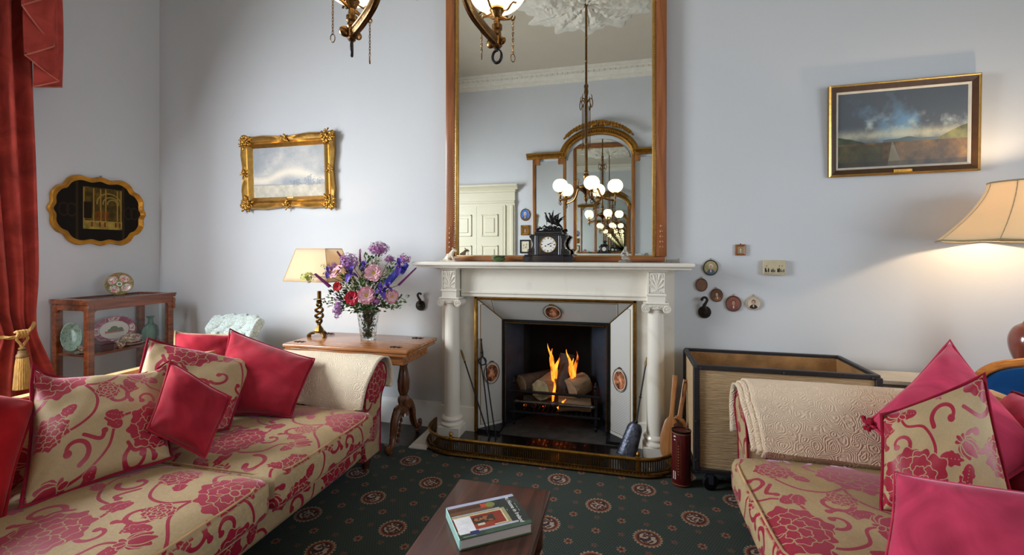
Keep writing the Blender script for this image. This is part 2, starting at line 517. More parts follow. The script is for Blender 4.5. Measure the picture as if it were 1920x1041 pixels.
def landscape_pale(h=420, w=600):
    y, x = np.mgrid[0:h, 0:w]; Y = y / h; X = x / w
    c1 = np.array((.60, .62, .65)); c2 = np.array((.78, .77, .75)); c3 = np.array((.93, .90, .84))
    f = fbm(h, w, 150, 11, 5); g = fbm(h, w, 70, 21, 5)
    t = np.clip((f - .35) * 2.2, 0, 1)[..., None]
    im = c1 * (1 - t) + c2 * t
    diag = np.exp(-((X - .34 + (Y - .2) * .55) / .10) ** 2) * (Y < .55) * np.clip(g * 1.6 - .3, 0, 1)
    im = im * (1 - .8 * diag[..., None]) + c3 * .8 * diag[..., None]
    hor = .76
    glow = np.exp(-((Y - (hor - .10 - .16 * np.sin(np.clip((X - .2) / .7, 0, 1) * pi))) / .09) ** 2)[..., None] * .8
    im = im * (1 - glow) + np.array((.95, .90, .82)) * glow
    gr = (Y > hor)[..., None]
    gcol = np.array((.78, .75, .68)) + (fbm(h, w, 40, 31) - .5)[..., None] * .25 * np.array((1, .9, .8))
    im = np.where(gr, gcol, im)
    hills = (Y > hor - .02 - .02 * vnoise(h, w, 60, 8)) & (Y < hor)
    im[hills] = im[hills] * .3 + np.array((.62, .63, .62)) * .7
    for cx, s in ((.58, .05), (.62, .045), (.78, .075), (.93, .05)):
        r = np.hypot((X - cx) / s, (Y - hor + s * 1.0) / (s * 1.2)) + (vnoise(h, w, 9, int(cx * 99)) - .5) * 1.3
        m = r < .9; im[m] = im[m] * .45 + np.array((.50, .54, .60)) * .55
        m = (np.abs(X - cx) < .003) & (Y > hor - s * 1.5) & (Y < hor + .02); im[m] = (.5, .48, .47)
    im += (vnoise(h, w, 3, 2) - .5)[..., None] * .05
    return im

def landscape_dark(h=420, w=700):
    y, x = np.mgrid[0:h, 0:w]; Y = y / h; X = x / w
    f = fbm(h, w, 170, 41, 5); g = fbm(h, w, 90, 51, 5); q = fbm(h, w, 45, 61, 4)
    im = np.zeros((h, w, 3)) + np.array((.235, .255, .28))
    t = np.clip((f - .48) * 4, 0, 1)[..., None] * (1 - np.exp(-((Y - .3) / .22) ** 2) * .0)[..., None]
    im = im * (1 - t) + np.array((.30, .41, .50)) * t
    t = np.clip((g - .55) * 4, 0, 1)[..., None] * np.clip(1 - np.abs(Y - .42) / .3, 0, 1)[..., None]
    im = im * (1 - t) + np.array((.55, .58, .56)) * t
    t = np.exp(-((Y - .58) / .07) ** 2)[..., None] * .75 * np.clip(.4 + q, 0, 1)[..., None]
    im = im * (1 - t) + np.array((.62, .60, .50)) * t
    hor = .68
    lh = Y > .56 + .16 * X / .35 + .03 * vnoise(h, w, 40, 6); m = lh & (X < .45); 
    im[m] = (np.array((.17, .20, .13)) * (.6 + .9 * q[..., None]))[m]
    rh = (Y > .50 + .20 * np.clip((1 - X) / .26, 0, 2) ** 1.3) & (X > .70)
    im[rh] = (np.array((.34, .33, .18)) * (.6 + .8 * q[..., None]))[rh]
    m = (Y > hor - .03 - .03 * np.exp(-((X - .56) / .06) ** 2) - .01 * vnoise(h, w, 50, 9)) & (X > .36) & (X < .78) & (Y < hor); im[m] = (.25, .29, .30)
    m = Y > hor; im[m] = (np.array((.30, .22, .10)) * (.4 + 1.1 * q[..., None]))[m]
    m = (Y > hor + .02) & (X < .36); im[m] = (np.array((.20, .18, .09)) * (.5 + q[..., None]))[m]
    m = (Y > hor) & (np.abs(X - (.435 + .02 * (Y - hor) / .32)) < .004 + .055 * (Y - hor) / .32); im[m] = (.38, .35, .28)
    m = Y > .93; im[m] *= .7
    return im * 1.3

def church_dark(h=360, w=450):
    y, x = np.mgrid[0:h, 0:w]; Y = 1 - y / h; Y = y / h; X = x / w
    im = np.zeros((h, w, 3)) + np.array((.075, .06, .045))
    q = fbm(h, w, 26, 71, 4)
    box = (X > .30) & (X < .76) & (Y > .10) & (Y < .80)
    im[box] = (np.array((.30, .24, .09)) * (.35 + .9 * q[..., None]))[box]
    for cx in (.31, .42, .50, .56, .70, .745):
        m = (np.abs(X - cx) < .008) & (Y > .12) & (Y < .78); im[m] = (.50, .38, .16)
    for cx, r in ((.60, .17), (.62, .11), (.64, .07)):
        rr = np.hypot((X - cx) * 1.2, Y - .36); m = (np.abs(rr - r) < .01) & (Y < .38); im[m] = (.46, .38, .18)
    for cx in (.35, .36): m = (np.abs(X - cx) < .04) & (Y > .35) & (Y < .62); im[m] = (.10, .07, .03)
    m = (X > .44) & (X < .60) & (Y > .50) & (Y < .64) & ((X * 60 % 1) > .5); im[m] = (.42, .22, .06)
    m = box & (Y > .66); im[m] = (np.array((.52, .44, .20)) * (.6 + .6 * q[..., None]))[m]
    for cx in (.40, .55, .68, .73, .49):
        m = (np.abs(X - cx) < .008) & (Y > .68) & (Y < .76); im[m] = (.35, .10, .05)
    for cx in (.10, .18, .84, .92):
        rr = np.hypot((X - cx), (Y - .5) * .5); m = np.abs(rr - .05) < .006; im[m] = (.16, .11, .07)
    m = (X > .76) & (X < .79) | (X > .22) & (X < .25); im[m] = (.16, .12, .06)
    return im * 1.25

def portrait(seed, bgc, coat, h=96, w=80, hair=(.35, .25, .18), skin=(.80, .62, .50), bust=True):
    y, x = np.mgrid[0:h, 0:w]; Y = y / h - .5; X = x / w - .5
    im = np.zeros((h, w, 3)) + np.array(bgc); im *= (.85 + .3 * fbm(h, w, 20, seed))[..., None]
    m = (np.hypot(X / .36, (Y - .52) / .42) < 1); im[m] = coat
    m = (np.abs(X) < .055) & (Y > .02) & (Y < .16); im[m] = np.array(skin) * .85
    m = np.hypot(X / .155, (Y + .10) / .19) < 1; im[m] = hair
    m = np.hypot((X + .01) / .115, (Y + .06) / .155) < 1; im[m] = skin
    m = (np.abs(X) < .05) & (Y > .16) & (Y < .34) & (np.abs(X) < (.4 - Y) * .4); im[m] = (.85, .82, .76)
    for sx in (-.045, .035):
        m = np.hypot((X - sx) / .02, (Y + .07) / .012) < 1; im[m] = np.array(hair) * .5
    m = np.hypot(X / .03, (Y - .02) / .010) < 1; im[m] = (.62, .32, .28)
    return im
# ---------------------------------------------------------------- shared materials
M = {}
M['wall'] = pm('wall_paint', srgb(206, 209, 213), .62, var=.02, scale=1.6, bump=.10, bscale=9)
M['ceil'] = pm('ceiling_plaster', srgb(200, 190, 172), .8, var=.02, scale=3, bump=.05, bscale=30)
M['plaster'] = pm('cornice_plaster', srgb(226, 221, 208), .7, var=.05, scale=14, bump=.1, bscale=50)
M['trimw'] = pm('white_gloss_paint', srgb(226, 228, 226), .35, var=.03, scale=8)
M['door'] = pm('cream_door_paint', srgb(214, 208, 184), .4, var=.02, scale=6)
M['planks'] = wood('dark_stained_floorboards', srgb(26, 20, 17), srgb(56, 44, 36), .35, 2.2, 1, .3)
t = NT('white_marble')
v = t.co('Object', (1, 1, .6)); nz = t.n('ShaderNodeTexNoise', i_Scale=4.5, i_Detail=8.0, i_Distortion=1.6); t.l(v, nz.inputs['Vector'])
rp = t.n('ShaderNodeValToRGB'); e = rp.color_ramp.elements
e[0].position = .22; e[0].color = (*srgb(214, 206, 190), 1); e[1].position = .46; e[1].color = (*srgb(232, 227, 216), 1)
t.l(nz.outputs[0], rp.inputs[0]); t.l(rp.outputs[0], t.b.inputs['Base Color']); t.set(Roughness=.28, Coat_Weight=.25); M['marble'] = t.m
M['brass'] = pm('aged_brass', srgb(150, 112, 52), .34, 1.0, .25, 30, .15, 120)
M['brassd'] = pm('dark_brass', srgb(108, 80, 40), .38, 1.0, .3, 40, .15, 120)
M['gilt'] = pm('gilded_wood', srgb(166, 120, 50), .36, .85, .22, 26, .25, 90)
M['giltb'] = pm('bright_gilt', srgb(196, 152, 80), .30, .9, .15, 26, .1, 90)
M['iron'] = pm('black_cast_iron', srgb(34, 34, 38), .42, .6, .3, 30, .2, 120)
M['ironb'] = pm('blackened_steel_blue', srgb(52, 58, 70), .45, .5, .2, 12, .1, 80)
M['soot'] = pm('soot', srgb(14, 12, 11), .95, 0, .4, 12, .3, 40)
M['ash'] = pm('ashy_stone', srgb(70, 66, 64), .9, 0, .35, 14, .3, 60)
M['slate'] = pm('dark_hearth_slate', srgb(26, 20, 19), .22, 0, .25, 8, .05, 60, Coat_Weight=.4)
M['chandbrass'] = pm('lacquered_gas_brass', srgb(124, 92, 56), .32, 1.0, .25, 40, .1, 140)
M['oak'] = wood('polished_walnut', srgb(138, 82, 42), srgb(188, 126, 76), .25, 2.5, 0, .5)
M['mahog'] = wood('mahogany', srgb(98, 38, 16), srgb(156, 74, 34), .22, 2.4, 2, .5)
M['mirwood'] = wood('amber_pine_frame', srgb(122, 66, 32), srgb(160, 96, 50), .3, 1.6, 2, .5)
M['mirwoodx'] = wood('amber_pine_rail', srgb(122, 66, 32), srgb(160, 96, 50), .3, 1.6, 0, .5)
M['darkwood'] = wood('dark_red_oak', srgb(46, 20, 12), srgb(92, 48, 32), .34, 2.0, 1, .3)
t = NT('silvered_mirror'); t.set(Base_Color=(.86, .88, .86), Metallic=1.0, Roughness=0.0)
M['mirror'] = t.m
def glassmat(name, col, rough=0.0, trans=.82):
    t = NT(name)
    tr = t.n('ShaderNodeBsdfTransparent'); tr.inputs[0].default_value = (*col, 1)
    gl = t.n('ShaderNodeBsdfGlossy'); gl.inputs['Roughness'].default_value = rough
    ge = t.n('ShaderNodeNewGeometry'); dt = t.n('ShaderNodeVectorMath', operation='DOT_PRODUCT'); t.l(ge.outputs['Incoming'], dt.inputs[0]); t.l(ge.outputs['Normal'], dt.inputs[1])
    ab = t.n('ShaderNodeMath', operation='ABSOLUTE'); t.l(dt.outputs['Value'], ab.inputs[0]); iv = t.n('ShaderNodeMath', operation='SUBTRACT', i_0=1.0); t.l(ab.outputs[0], iv.inputs[1])
    pw = t.n('ShaderNodeMath', operation='POWER', i_1=5.0); t.l(iv.outputs[0], pw.inputs[0]); fr = t.n('ShaderNodeMath', operation='MULTIPLY_ADD', i_1=.5, i_2=.025); t.l(pw.outputs[0], fr.inputs[0]); mx = t.n('ShaderNodeMixShader')
    t.l(fr.outputs[0], mx.inputs[0]); t.l(tr.outputs[0], mx.inputs[1]); t.l(gl.outputs[0], mx.inputs[2])
    t.l(mx.outputs[0], t.out.inputs[0]); return t.m
M['pane'] = glassmat('window_glass', (.96, .98, .97))
M['cabglass'] = glassmat('cabinet_glass', (.975, .985, .98))

# ---------------------------------------------------------------- the room
XL, XR, YB, YF, ZC = -4.13, 3.20, 3.20, -1.20, 4.36
mb = MB(); mb.b2((XL - .3, YF - .2, -.06), (XR + .3, YB + .5, 0)); struct('floor', mb, M['planks'])
mb = MB(); mb.b2((XL - .3, YF - .2, ZC), (XR + .3, YB + .5, ZC + .1)); struct('ceiling', mb, M['ceil'])
# fireplace wall with the opening of the firebox
mb = MB()
mb.b2((XL - .3, YB, 0), (-1.07, YB + .5, ZC)); mb.b2((.09, YB, 0), (XR + .3, YB + .5, ZC)); mb.b2((-1.07, YB, 1.01), (.09, YB + .5, ZC))
struct('wall_back', mb, M['wall'])
mb = MB(); mb.b2((XL - .3, YF - .2, 0), (XR + .3, YF, ZC)); struct('wall_front', mb, M['wall'])
def side_wall(name, x0, x1, y0, y1):
    mb = MB()
    mb.b2((x0, YF, 0), (x1, y0, ZC)); mb.b2((x0, y1, 0), (x1, YB, ZC)); mb.b2((x0, y0, 0), (x1, y1, .55)); mb.b2((x0, y0, 3.55), (x1, y1, ZC))
    struct(name, mb, M['wall'])
side_wall('wall_left', XL - .25, XL, .28, 1.72)
side_wall('wall_right', XR, XR + .25, .0, 1.8)
def sash(name, x, y0, y1):
    w = thing(name, None, None, (x, (y0 + y1) / 2, .55)); w['kind'] = 'structure'
    mb = MB()
    for y in (y0, y1 - .06): mb.b2((x - .03, y, .55), (x + .03, y + .06, 3.55))
    for z in (.55, 2.0, 3.49): mb.b2((x - .03, y0, z), (x + .03, y1, z + .06))
    for k in (1, 2): 
        yy = y0 + (y1 - y0) * k / 3; mb.b2((x - .015, yy - .012, .55), (x + .015, yy + .012, 3.55))
    for z in (1.1, 1.6, 2.5, 3.0): mb.b2((x - .015, y0, z - .012), (x + .015, y1, z + .012))
    mb.build('window_frame', M['trimw'], w)
    mb = MB(); mb.b2((x - .003, y0, .55), (x + .003, y1, 3.55)); mb.build('window_pane', M['pane'], w)
    mb = MB(); s = 1 if x < 0 else -1; mb.b2((x - .02, y0 - .05, .50), (x + s * .22, y1 + .05, .55), .006); mb.build('window_sill', M['trimw'], w)
sash('window_1', XL - .18, .28, 1.72); sash('window_added', XR + .18, .0, 1.8)  # right wall's opening and sash are added out of view for fill light

def base_profile(h=.19):
    return [(0, 0), (.024, 0), (.024, h * .70), (.017, h * .76), (.017, h * .84), (.010, h * .90), (.006, h), (0, h)]
def run(name, p0, p1, nrm, prof, m, kind=True):
    """extrude a profile (out from wall, up) between two points; nrm points into the room"""
    d = Vector(p1) - Vector(p0); L = d.length; d.normalize(); n = Vector(nrm)
    mb = MB(); mb.prism(prof, L, basis(p0, n, (0, 0, 1), d))
    return struct(name, mb, m)
run('baseboard_back', (XL, YB, 0), (-1.34, YB, 0), (0, -1, 0), base_profile(), M['trimw'])
run('baseboard_back.001', (.33, YB, 0), (XR, YB, 0), (0, -1, 0), base_profile(), M['trimw'])
run('baseboard_left', (XL, YF, 0), (XL, YB, 0), (1, 0, 0), base_profile(), M['trimw'])
run('baseboard_right', (XR, YF, 0), (XR, YB, 0), (-1, 0, 0), base_profile(), M['trimw'])
run('baseboard_front', (XL, YF, 0), (-3.22, YF, 0), (0, 1, 0), base_profile(), M['trimw'])
run('baseboard_front.001', (-1.80, YF, 0), (XR, YF, 0), (0, 1, 0), base_profile(), M['trimw'])
corn = [(0, 0), (.02, 0), (.03, .03), (.05, .035), (.055, .06), (.09, .09), (.10, .11), (.15, .14), (.17, .15), (.17, .17), (.19, .175), (.20, .20), (0, .20)]
for nm, a, b, n in (('trim_1', (XL, YB), (XR, YB), (0, -1, 0)), ('trim_2', (XL, YF), (XR, YF), (0, 1, 0)),
                    ('trim_3', (XL, YF), (XL, YB), (1, 0, 0)), ('trim_4', (XR, YF), (XR, YB), (-1, 0, 0))):
    d = Vector((b[0] - a[0], b[1] - a[1], 0)); L = d.length; d.normalize(); nn = Vector(n)
    mb = MB(); mb.prism(corn, L, basis((a[0], a[1], ZC - .20), nn, (0, 0, 1), d))
    k = int(L / .085)
    for i in range(k):
        p = Vector((a[0], a[1], ZC - .075)) + d * (i + .5) * L / k + nn * .118
        mb.box(p, (.05, .05, .03) if abs(n[1]) else (.05, .05, .03))
    struct(nm, mb, M['plaster'])

# plaster ceiling rose above the chandelier
CX, CY = -.44, .90
def rose(u, v):
    r = .80 * u; a = 2 * pi * v
    lobes = .80 + .07 * math.cos(a * 12) + .04 * math.cos(a * 24 + 1)
    r2 = r * (1 if u < .6 else 1 + (lobes / .80 - 1) * (u - .6) / .4)
    leaf = abs(math.sin(a * 6)) * (.35 + .65 * math.sin(min(1, u * 1.1) * pi))
    nn = mnoise.fractal(Vector((r2 * math.cos(a) * 9, r2 * math.sin(a) * 9, 3)), 1.0, 2.0, 4)
    h = (.03 + .055 * leaf + .05 * abs(nn)) * (1 - u ** 3) + .02 * math.exp(-((u - .22) / .03) ** 2) + .006
    return Vector((CX + r2 * math.cos(a), CY + r2 * math.sin(a), ZC - h if u < .999 else ZC + .002))
mb = MB(); mb.grid(rose, 60, 240); o = struct('trim_5', mb, M['plaster'])

# door in the wall behind the camera, seen in the mirror
dr = thing('door_1', None, None, (-2.51, YF, 0)); dr['kind'] = 'structure'
for s, nm in ((-1, 'door_leaf'), (1, 'door_leaf')):
    x0, x1 = (-2.99, -2.512) if s < 0 else (-2.508, -2.03)
    mb = MB(); mb.b2((x0, YF, .01), (x1, YF + .045, 2.12))
    w = x1 - x0
    for z0, z1 in ((.20, .80), (.92, 1.44), (1.60, 1.98)):
        a, b = x0 + .09, x1 - .09
        fr = [((a, z0), (b, z1)), ]
        mb.b2((a, YF + .045, z0), (b, YF + .052, z1)); 
        for (p, q) in (((a, z0), (b, z0 + .02)), ((a, z1 - .02), (b, z1)), ((a, z0), (a + .02, z1)), ((b - .02, z0), (b, z1))):
            mb.b2((p[0], YF + .045, p[1]), (q[0], YF + .064, q[1]), .004)
        mb.b2((a + .06, YF + .045, z0 + .06), (b - .06, YF + .066, z1 - .06), .010)
    mb.build(nm, M['door'], dr)
mb = MB()
for x0 in (-3.20, -2.03):
    mb.b2((x0, YF, 0), (x0 + .21, YF + .04, 2.14)); mb.b2((x0 + .02, YF + .03, 0), (x0 + .05, YF + .062, 2.14), .008); mb.b2((x0 + .13, YF + .03, 0), (x0 + .19, YF + .062, 2.14), .012)
mb.b2((-3.20, YF, 2.12), (-1.82, YF + .05, 2.17)); mb.b2((-3.20, YF, 2.17), (-1.82, YF + .07, 2.21), .006)
mb.b2((-3.20, YF, 2.21), (-1.82, YF + .045, 2.38)); mb.b2((-3.20, YF, 2.36), (-1.80, YF + .075, 2.40), .008)
mb.prism([(0, 0), (.07, 0), (.08, .02), (.11, .05), (.13, .06), (.13, .09), (0, .09)], 1.50, basis((-3.27, YF, 2.40), (0, 1, 0), (0, 0, 1), (1, 0, 0)))
mb.build('door_architrave', M['door'], dr)
mb = MB(); mb.ell((-2.47, YF + .09, 1.02), .025); mb.cyl((-2.47, YF + .04, 1.02), (-2.47, YF + .08, 1.02), .01); mb.build('door_handle', M['brass'], dr)

# ---------------------------------------------------------------- carpet
ct, tt, ii = patt('green_medallion_carpet', carpet_tile(), .95, 'Object', (1 / .475, 1 / .437, 1), (0, 0, 0), .25, ext='R', Sheen_Weight=.05)
out = [(-4.0, -1.1), (3.1, -1.1), (3.1, 3.16), (.34, 3.16), (.34, 2.774), (-1.424, 2.774), (-1.424, 2.80), (-4.0, 2.80)]
mb = MB(); mb.prism([(p[0], p[1]) for p in out], .012)
o = mb.build('carpet', ct, None, origin=(-.131, 2.392, 0))
tag(o, 'dark green patterned carpet with small terracotta medallions covering the floor', 'carpet')

# ---------------------------------------------------------------- chimneypiece
FX = -.50
fp = thing('fireplace', 'white marble chimneypiece with ionic columns and tiled cast iron grate surround', 'fireplace', (FX, 3.1, 0))
W = lambda mb, nm, m='marble', par=None, **k: mb.build(nm, M[m] if isinstance(m, str) else m, par or fp, **k)
mb = MB(); mb.b2((-1.471, 2.925, 1.243), (.425, 3.19, 1.272), .010, 3); mb.b2((-1.45, 2.95, 1.228), (.405, 3.19, 1.243), .004)
W(mb, 'mantel_shelf')
mb = MB(); mb.b2((-1.15, 3.075, 1.055), (.15, 3.19, 1.229)); mb.b2((-1.15, 3.060, 1.040), (.15, 3.19, 1.058), .006)
mb.b2((-1.15, 3.068, 1.018), (.15, 3.19, 1.041), .003); mb.b2((-1.15, 3.055, 1.212), (.15, 3.19, 1.229), .006)
W(mb, 'frieze')
for s in (-1, 1):
    x0, x1 = (-1.322, -1.058) if s < 0 else (.06, .322)
    mb = MB(); mb.b2((x0, 3.125, .0), (x1, 3.195, 1.228)); mb.b2((x0 - .004 , 3.112, .0), (x1 + .004, 3.195, .20), .004)
    W(mb, 'jamb_panel')
def column(x):
    y = 3.062
    root = W(MB().lathe([(.0581, .155), (.0582, .17), (.057, .30), (.055, .6), (.051, .90), (.0505, .955), (.053, .957), (.053, .966)], (x, y, 0), 32), 'column_shaft')
    mb = MB(); mb.lathe([(.060, .158), (.072, .152), (.078, .140), (.076, .130), (.068, .126), (.066, .120), (.074, .116), (.084, .106), (.084, .096), (.078, .088)], (x, y, 0), 32)
    mb.b2((x - .084, y - .078, .0), (x + .084, y + .06, .09), .004); mb.build('column_base', M['marble'], root)
    mb = MB()
    # ionic capital: echinus, two scrolls, abacus
    mb.lathe([(.052, .966), (.062, .972), (.066, .982), (.060, .990)], (x, y, 0), 24)
    mb.b2((x - .066, y - .060, .984), (x + .066, y + .05, 1.006), .004)
    for k in range(9): mb.ell((x - .036 + k * .009, y - .062, .990), (.004, .004, .009), seg=6, rings=4)
    for sx in (-1, 1):
        c = Vector((x + sx * .063, y, .975))
        mb.cyl((c.x, y - .062, c.z), (c.x, y + .05, c.z), .026, .026, 20)
        sp = []
        for k in range(40):
            a = k / 39 * 4.6 * pi; q = .026 * (1 - .8 * k / 39)
            sp.append((c.x + sx * -q * math.sin(a) * -1, y - .064, c.z + q * math.cos(a)))
        mb.tube(sp, .0032, 6); mb.ell((c.x, y - .064, c.z), .006, seg=8, rings=5)
    mb.b2((x - .078, y - .070, 1.004), (x + .078, y + .06, 1.016), .004); mb.build('column_capital', M['marble'], root)
    mb = MB(); mb.b2((x - .056, 3.0, 1.014), (x + .056, 3.19, 1.070), .002); mb.b2((x - .062, 2.992, 1.058), (x + .062, 3.19, 1.070), .003)
    mb.b2((x - .056, 3.0, 1.07), (x + .056, 3.19, 1.216)); mb.b2((x - .070, 2.985, 1.214), (x + .070, 3.19, 1.230), .004)
    blk = W(mb, 'carved_block')
    mb = MB(); yy = 2.998
    fr = [(x - .048, 1.078), (x + .048, 1.078), (x + .048, 1.208), (x - .048, 1.208)]
    mb.tube([(p[0], yy, p[1]) for p in fr], .003, 6, closed=True)
    b = Vector((x, yy, 1.090))
    mb.tube([b, b + Vector((0, 0, .05)), b + Vector((0, 0, .112))], [.003, .006, .0015], 8, flat=.7)
    for sx in (-1, 1):
        for (dx, dz, cr) in ((.018, .098, .010), (.033, .066, .008), (.036, .030, .006)):
            tip = b + Vector((sx * dx, 0, dz))
            pts = [b + Vector((sx * .002, 0, .006)), b + Vector((sx * dx * .35, 0, dz * .55)), tip]
            for k in range(1, 7):
                a = k / 6 * 4.2; pts.append(tip + Vector((sx * (cr - cr * math.cos(a)) , 0, cr * math.sin(a) * .9)))
            mb.tube(spline(pts, 3), [.0018, .005, .005, .003, .004], 6)
        mb.ell(b + Vector((sx * .008, 0, 0)), (.006, .003, .005)); mb.ell(b + Vector((sx * .020, 0, -.002)), (.005, .003, .004))
    mb.build('palmette_carving', M['marble'], blk)
column(-1.215); column(.200)
mb = MB(); mb.b2((-1.42, 2.82, 0), (-1.30, 3.19, .022), .004); mb.b2((.30, 2.98, 0), (.335, 3.19, .022), .003); mb.b2((-1.42, 2.78, 0), (.33, 3.13, .016))
W(mb, 'hearth_kerb')
mb = MB(); mb.b2((-1.285, 2.775, .012), (.275, 3.13, .026), .003); W(mb, 'front_hearth', 'slate')
mb = MB(); mb.b2((-1.05, 3.11, .010), (.05, 3.42, .030)); mb.b2((-.80, 3.3, .02), (-.2, 3.64, .034)); W(mb, 'back_hearth', 'ash')
# beaded brass frame round the tiles
mb = MB(); x0, x1, z1 = -1.062, .082, 1.020
for a, b in (((x0, 3.104, .03), (x0 + .026, 3.14, z1)), ((x1 - .026, 3.104, .03), (x1, 3.14, z1)), ((x0, 3.104, z1 - .026), (x1, 3.14, z1))):
    mb.b2(a, b, .006, 2)
for k in range(90):
    z = .04 + k * .0107
    for x in (x0 + .019, x1 - .019): mb.ell((x, 3.103, z), (.004, .004, .0045), seg=6, rings=4)
for k in range(100): mb.ell((x0 + .02 + k * .0111, 3.103, z1 - .018), (.0045, .004, .004), seg=6, rings=4)
W(mb, 'brass_surround', 'brass')
# tile panels sloping in to the iron arch
def tilepat(h, w, fade=None, vert=True):
    y, x = np.mgrid[0:h, 0:w].astype(float)
    im = np.zeros((h, w, 3)) + np.array((.85, .85, .84))
    s = 17.0
    a = (x + y) / s; b = (x - y) / s
    ln = np.minimum(np.abs(a - np.round(a)), np.abs(b - np.round(b))) * s
    lat = ln < 1.7
    cen = (np.abs(a % 1 - .5) + np.abs(b % 1 - .5)) < .22
    bord = (x > w * .10) & (x < w * .90) & (y > h * .05) & (y < h * .95)
    im[lat & bord] = (.64, .63, .61); im[cen & bord] = (.70, .68, .63)
    e = ((np.abs(x - w * .09) < 2.5) | (np.abs(x - w * .91) < 2.5)) & (y > h * .045) & (y < h * .955); im[e] = (.52, .42, .20)
    if w < h:
        m = (y < h * (1 - (.79 if 1 else 0)) * 1.02) & (np.abs(x - w * .5) < 0); im[m] = (.5, .4, .2)
    e = ((np.abs(y - h * .045) < 2.5) | (np.abs(y - h * .955) < 2.5)) & (x > w * .09) & (x < w * .91); im[e] = (.52, .42, .20)
    return im
tv, _, _ = patt('lattice_tile_upright', tilepat(900, 170), .12, Coat_Weight=.7)
th, _, _ = patt('lattice_tile_head', tilepat(170, 1080), .12, Coat_Weight=.7)
def medal(seed):
    h = w = 160; y, x = np.mgrid[0:h, 0:w]; r = np.hypot(x / w - .5, (y / h - .5))
    q = fbm(h, w, 34, seed, 4); im = np.zeros((h, w, 3)) + np.array((.62, .38, .27)); im *= (.50 + 1.0 * np.clip((q - .3) * 1.8, 0, 1))[..., None]
    m = (np.hypot((x / w - .5) / .13, (y / h - .55) / .25) < 1); im[m] *= 1.35
    for cx, cy, rr in ((.42, .38, .07), (.58, .42, .06), (.5, .3, .06), (.36, .6, .08), (.64, .62, .08)):
        m = np.hypot(x / w - cx, y / h - cy) < rr; im[m] = np.array((.80, .60, .46)) * (.7 + .5 * q[m][:, None])
    m = r > .455; im[m] = (.88, .84, .78)
    return im
oy, iy = 3.118, 3.280; ox0, ox1, oz = -1.036, .056, .995; ix0, ix1, iz = -.880, -.110, .822
def medallion(c, nrm, ax, up, par, seed):
    mm, _, _ = patt('sepia_medallion_%d' % seed, medal(seed), .2)
    T = basis(c, ax, up, nrm)
    mb = MB(); mb.prism([(.058 * math.cos(a), .070 * math.sin(a)) for a in [2 * pi * k / 36 for k in range(36)]], .004, T)
    o = mb.build('medallion', mm, par); o['label'] = 'sepia figure medallion'
    mb = MB(); mb.tube([T @ Vector((.067 * math.cos(a), .081 * math.sin(a), .002)) for a in [2 * pi * k / 40 for k in range(40)]], .0016, 6, closed=True)
    mb.tube([T @ Vector((.060 * math.cos(a), .072 * math.sin(a), .003)) for a in [2 * pi * k / 40 for k in range(40)]], .0012, 6, closed=True)
    for k in (-1, 0, 1): mb.ell(T @ Vector((k * .012, .086 - abs(k) * .004, .002)), .006)
    mb.build('medallion_rim', M['brassd'], par)
def tilequad(pts, uvs, m):
    mb = MB(); mb._f([mb._v(p) for p in pts], False, uvs); return W(mb, 'tile_panel', m, angle=0)
vi = (iz - .03) / (oz - .03); ui0, ui1 = (ix0 - ox0) / (ox1 - ox0), (ix1 - ox0) / (ox1 - ox0)
tl = tilequad([(ox0, oy, .03), (ix0, iy, .03), (ix0, iy, iz), (ox0, oy, oz)], [(0, 0), (1, 0), (1, vi), (0, 1)], tv)
tr_ = tilequad([(ix1, iy, .03), (ox1, oy, .03), (ox1, oy, oz), (ix1, iy, iz)], [(0, 0), (1, 0), (1, 1), (0, vi)], tv)
tp = tilequad([(ix0, iy, iz), (ix1, iy, iz), (ox1, oy, oz), (ox0, oy, oz)], [(ui0, 0), (ui1, 0), (1, 1), (0, 1)], th)
n = Vector((ix0 - ox0, iy - oy, 0)).normalized(); nl = Vector((n.y, -n.x, 0))
medallion(Vector(((ox0 + ix0) / 2, (oy + iy) / 2, .44)) + nl * .002, nl, n, (0, 0, 1), tl, 5)
n = Vector((ox1 - ix1, oy - iy, 0)).normalized(); nl = Vector((n.y, -n.x, 0))
medallion(Vector(((ox1 + ix1) / 2, (oy + iy) / 2, .45)) + nl * .002, nl, n, (0, 0, 1), tr_, 6)
u = Vector((0, oy - iy, oz - iz)).normalized(); nt = Vector((1, 0, 0)).cross(u)
medallion(Vector((-.50, (oy + iy) / 2, (oz + iz) / 2)) + nt * .002, nt, (1, 0, 0), u, tp, 7)
mb = MB()
for a, b in (((ox0, oy - .003, oz), (ix0, iy - .003, iz)), ((ox1, oy - .003, oz), (ix1, iy - .003, iz))):
    mb = MB(); mb.tube([a, b], .004, 6); W(mb, 'mitre_bead', 'brassd')
mb = MB(); mb.b2((ix0 - .012, iy - .02, .02), (ix0 + .008, iy + .02, iz + .008), .003); mb.b2((ix1 - .008, iy - .02, .02), (ix1 + .012, iy + .02, iz + .008), .003)
mb.b2((ix0, iy - .02, iz - .008), (ix1, iy + .02, iz + .008), .003)
mb.b2((ox0 - .02, oy - .01, .0), (ix0 + .01, iy, .05)); mb.b2((ix1 - .01, oy + .0, .0), (ox1 + .02, iy, .05))
W(mb, 'iron_arch', 'iron')
mb = MB()
for k in range(74):
    z = .06 + k * .0103
    for x in (ix0 + .014, ix1 - .014): mb.ell((x, iy - .017, z), (.0045, .004, .0045), seg=6, rings=4)
for k in range(72): mb.ell((ix0 + .022 + k * .0101, iy - .017, iz - .014), (.0045, .004, .0045), seg=6, rings=4)
W(mb, 'pearl_bead', 'brass')
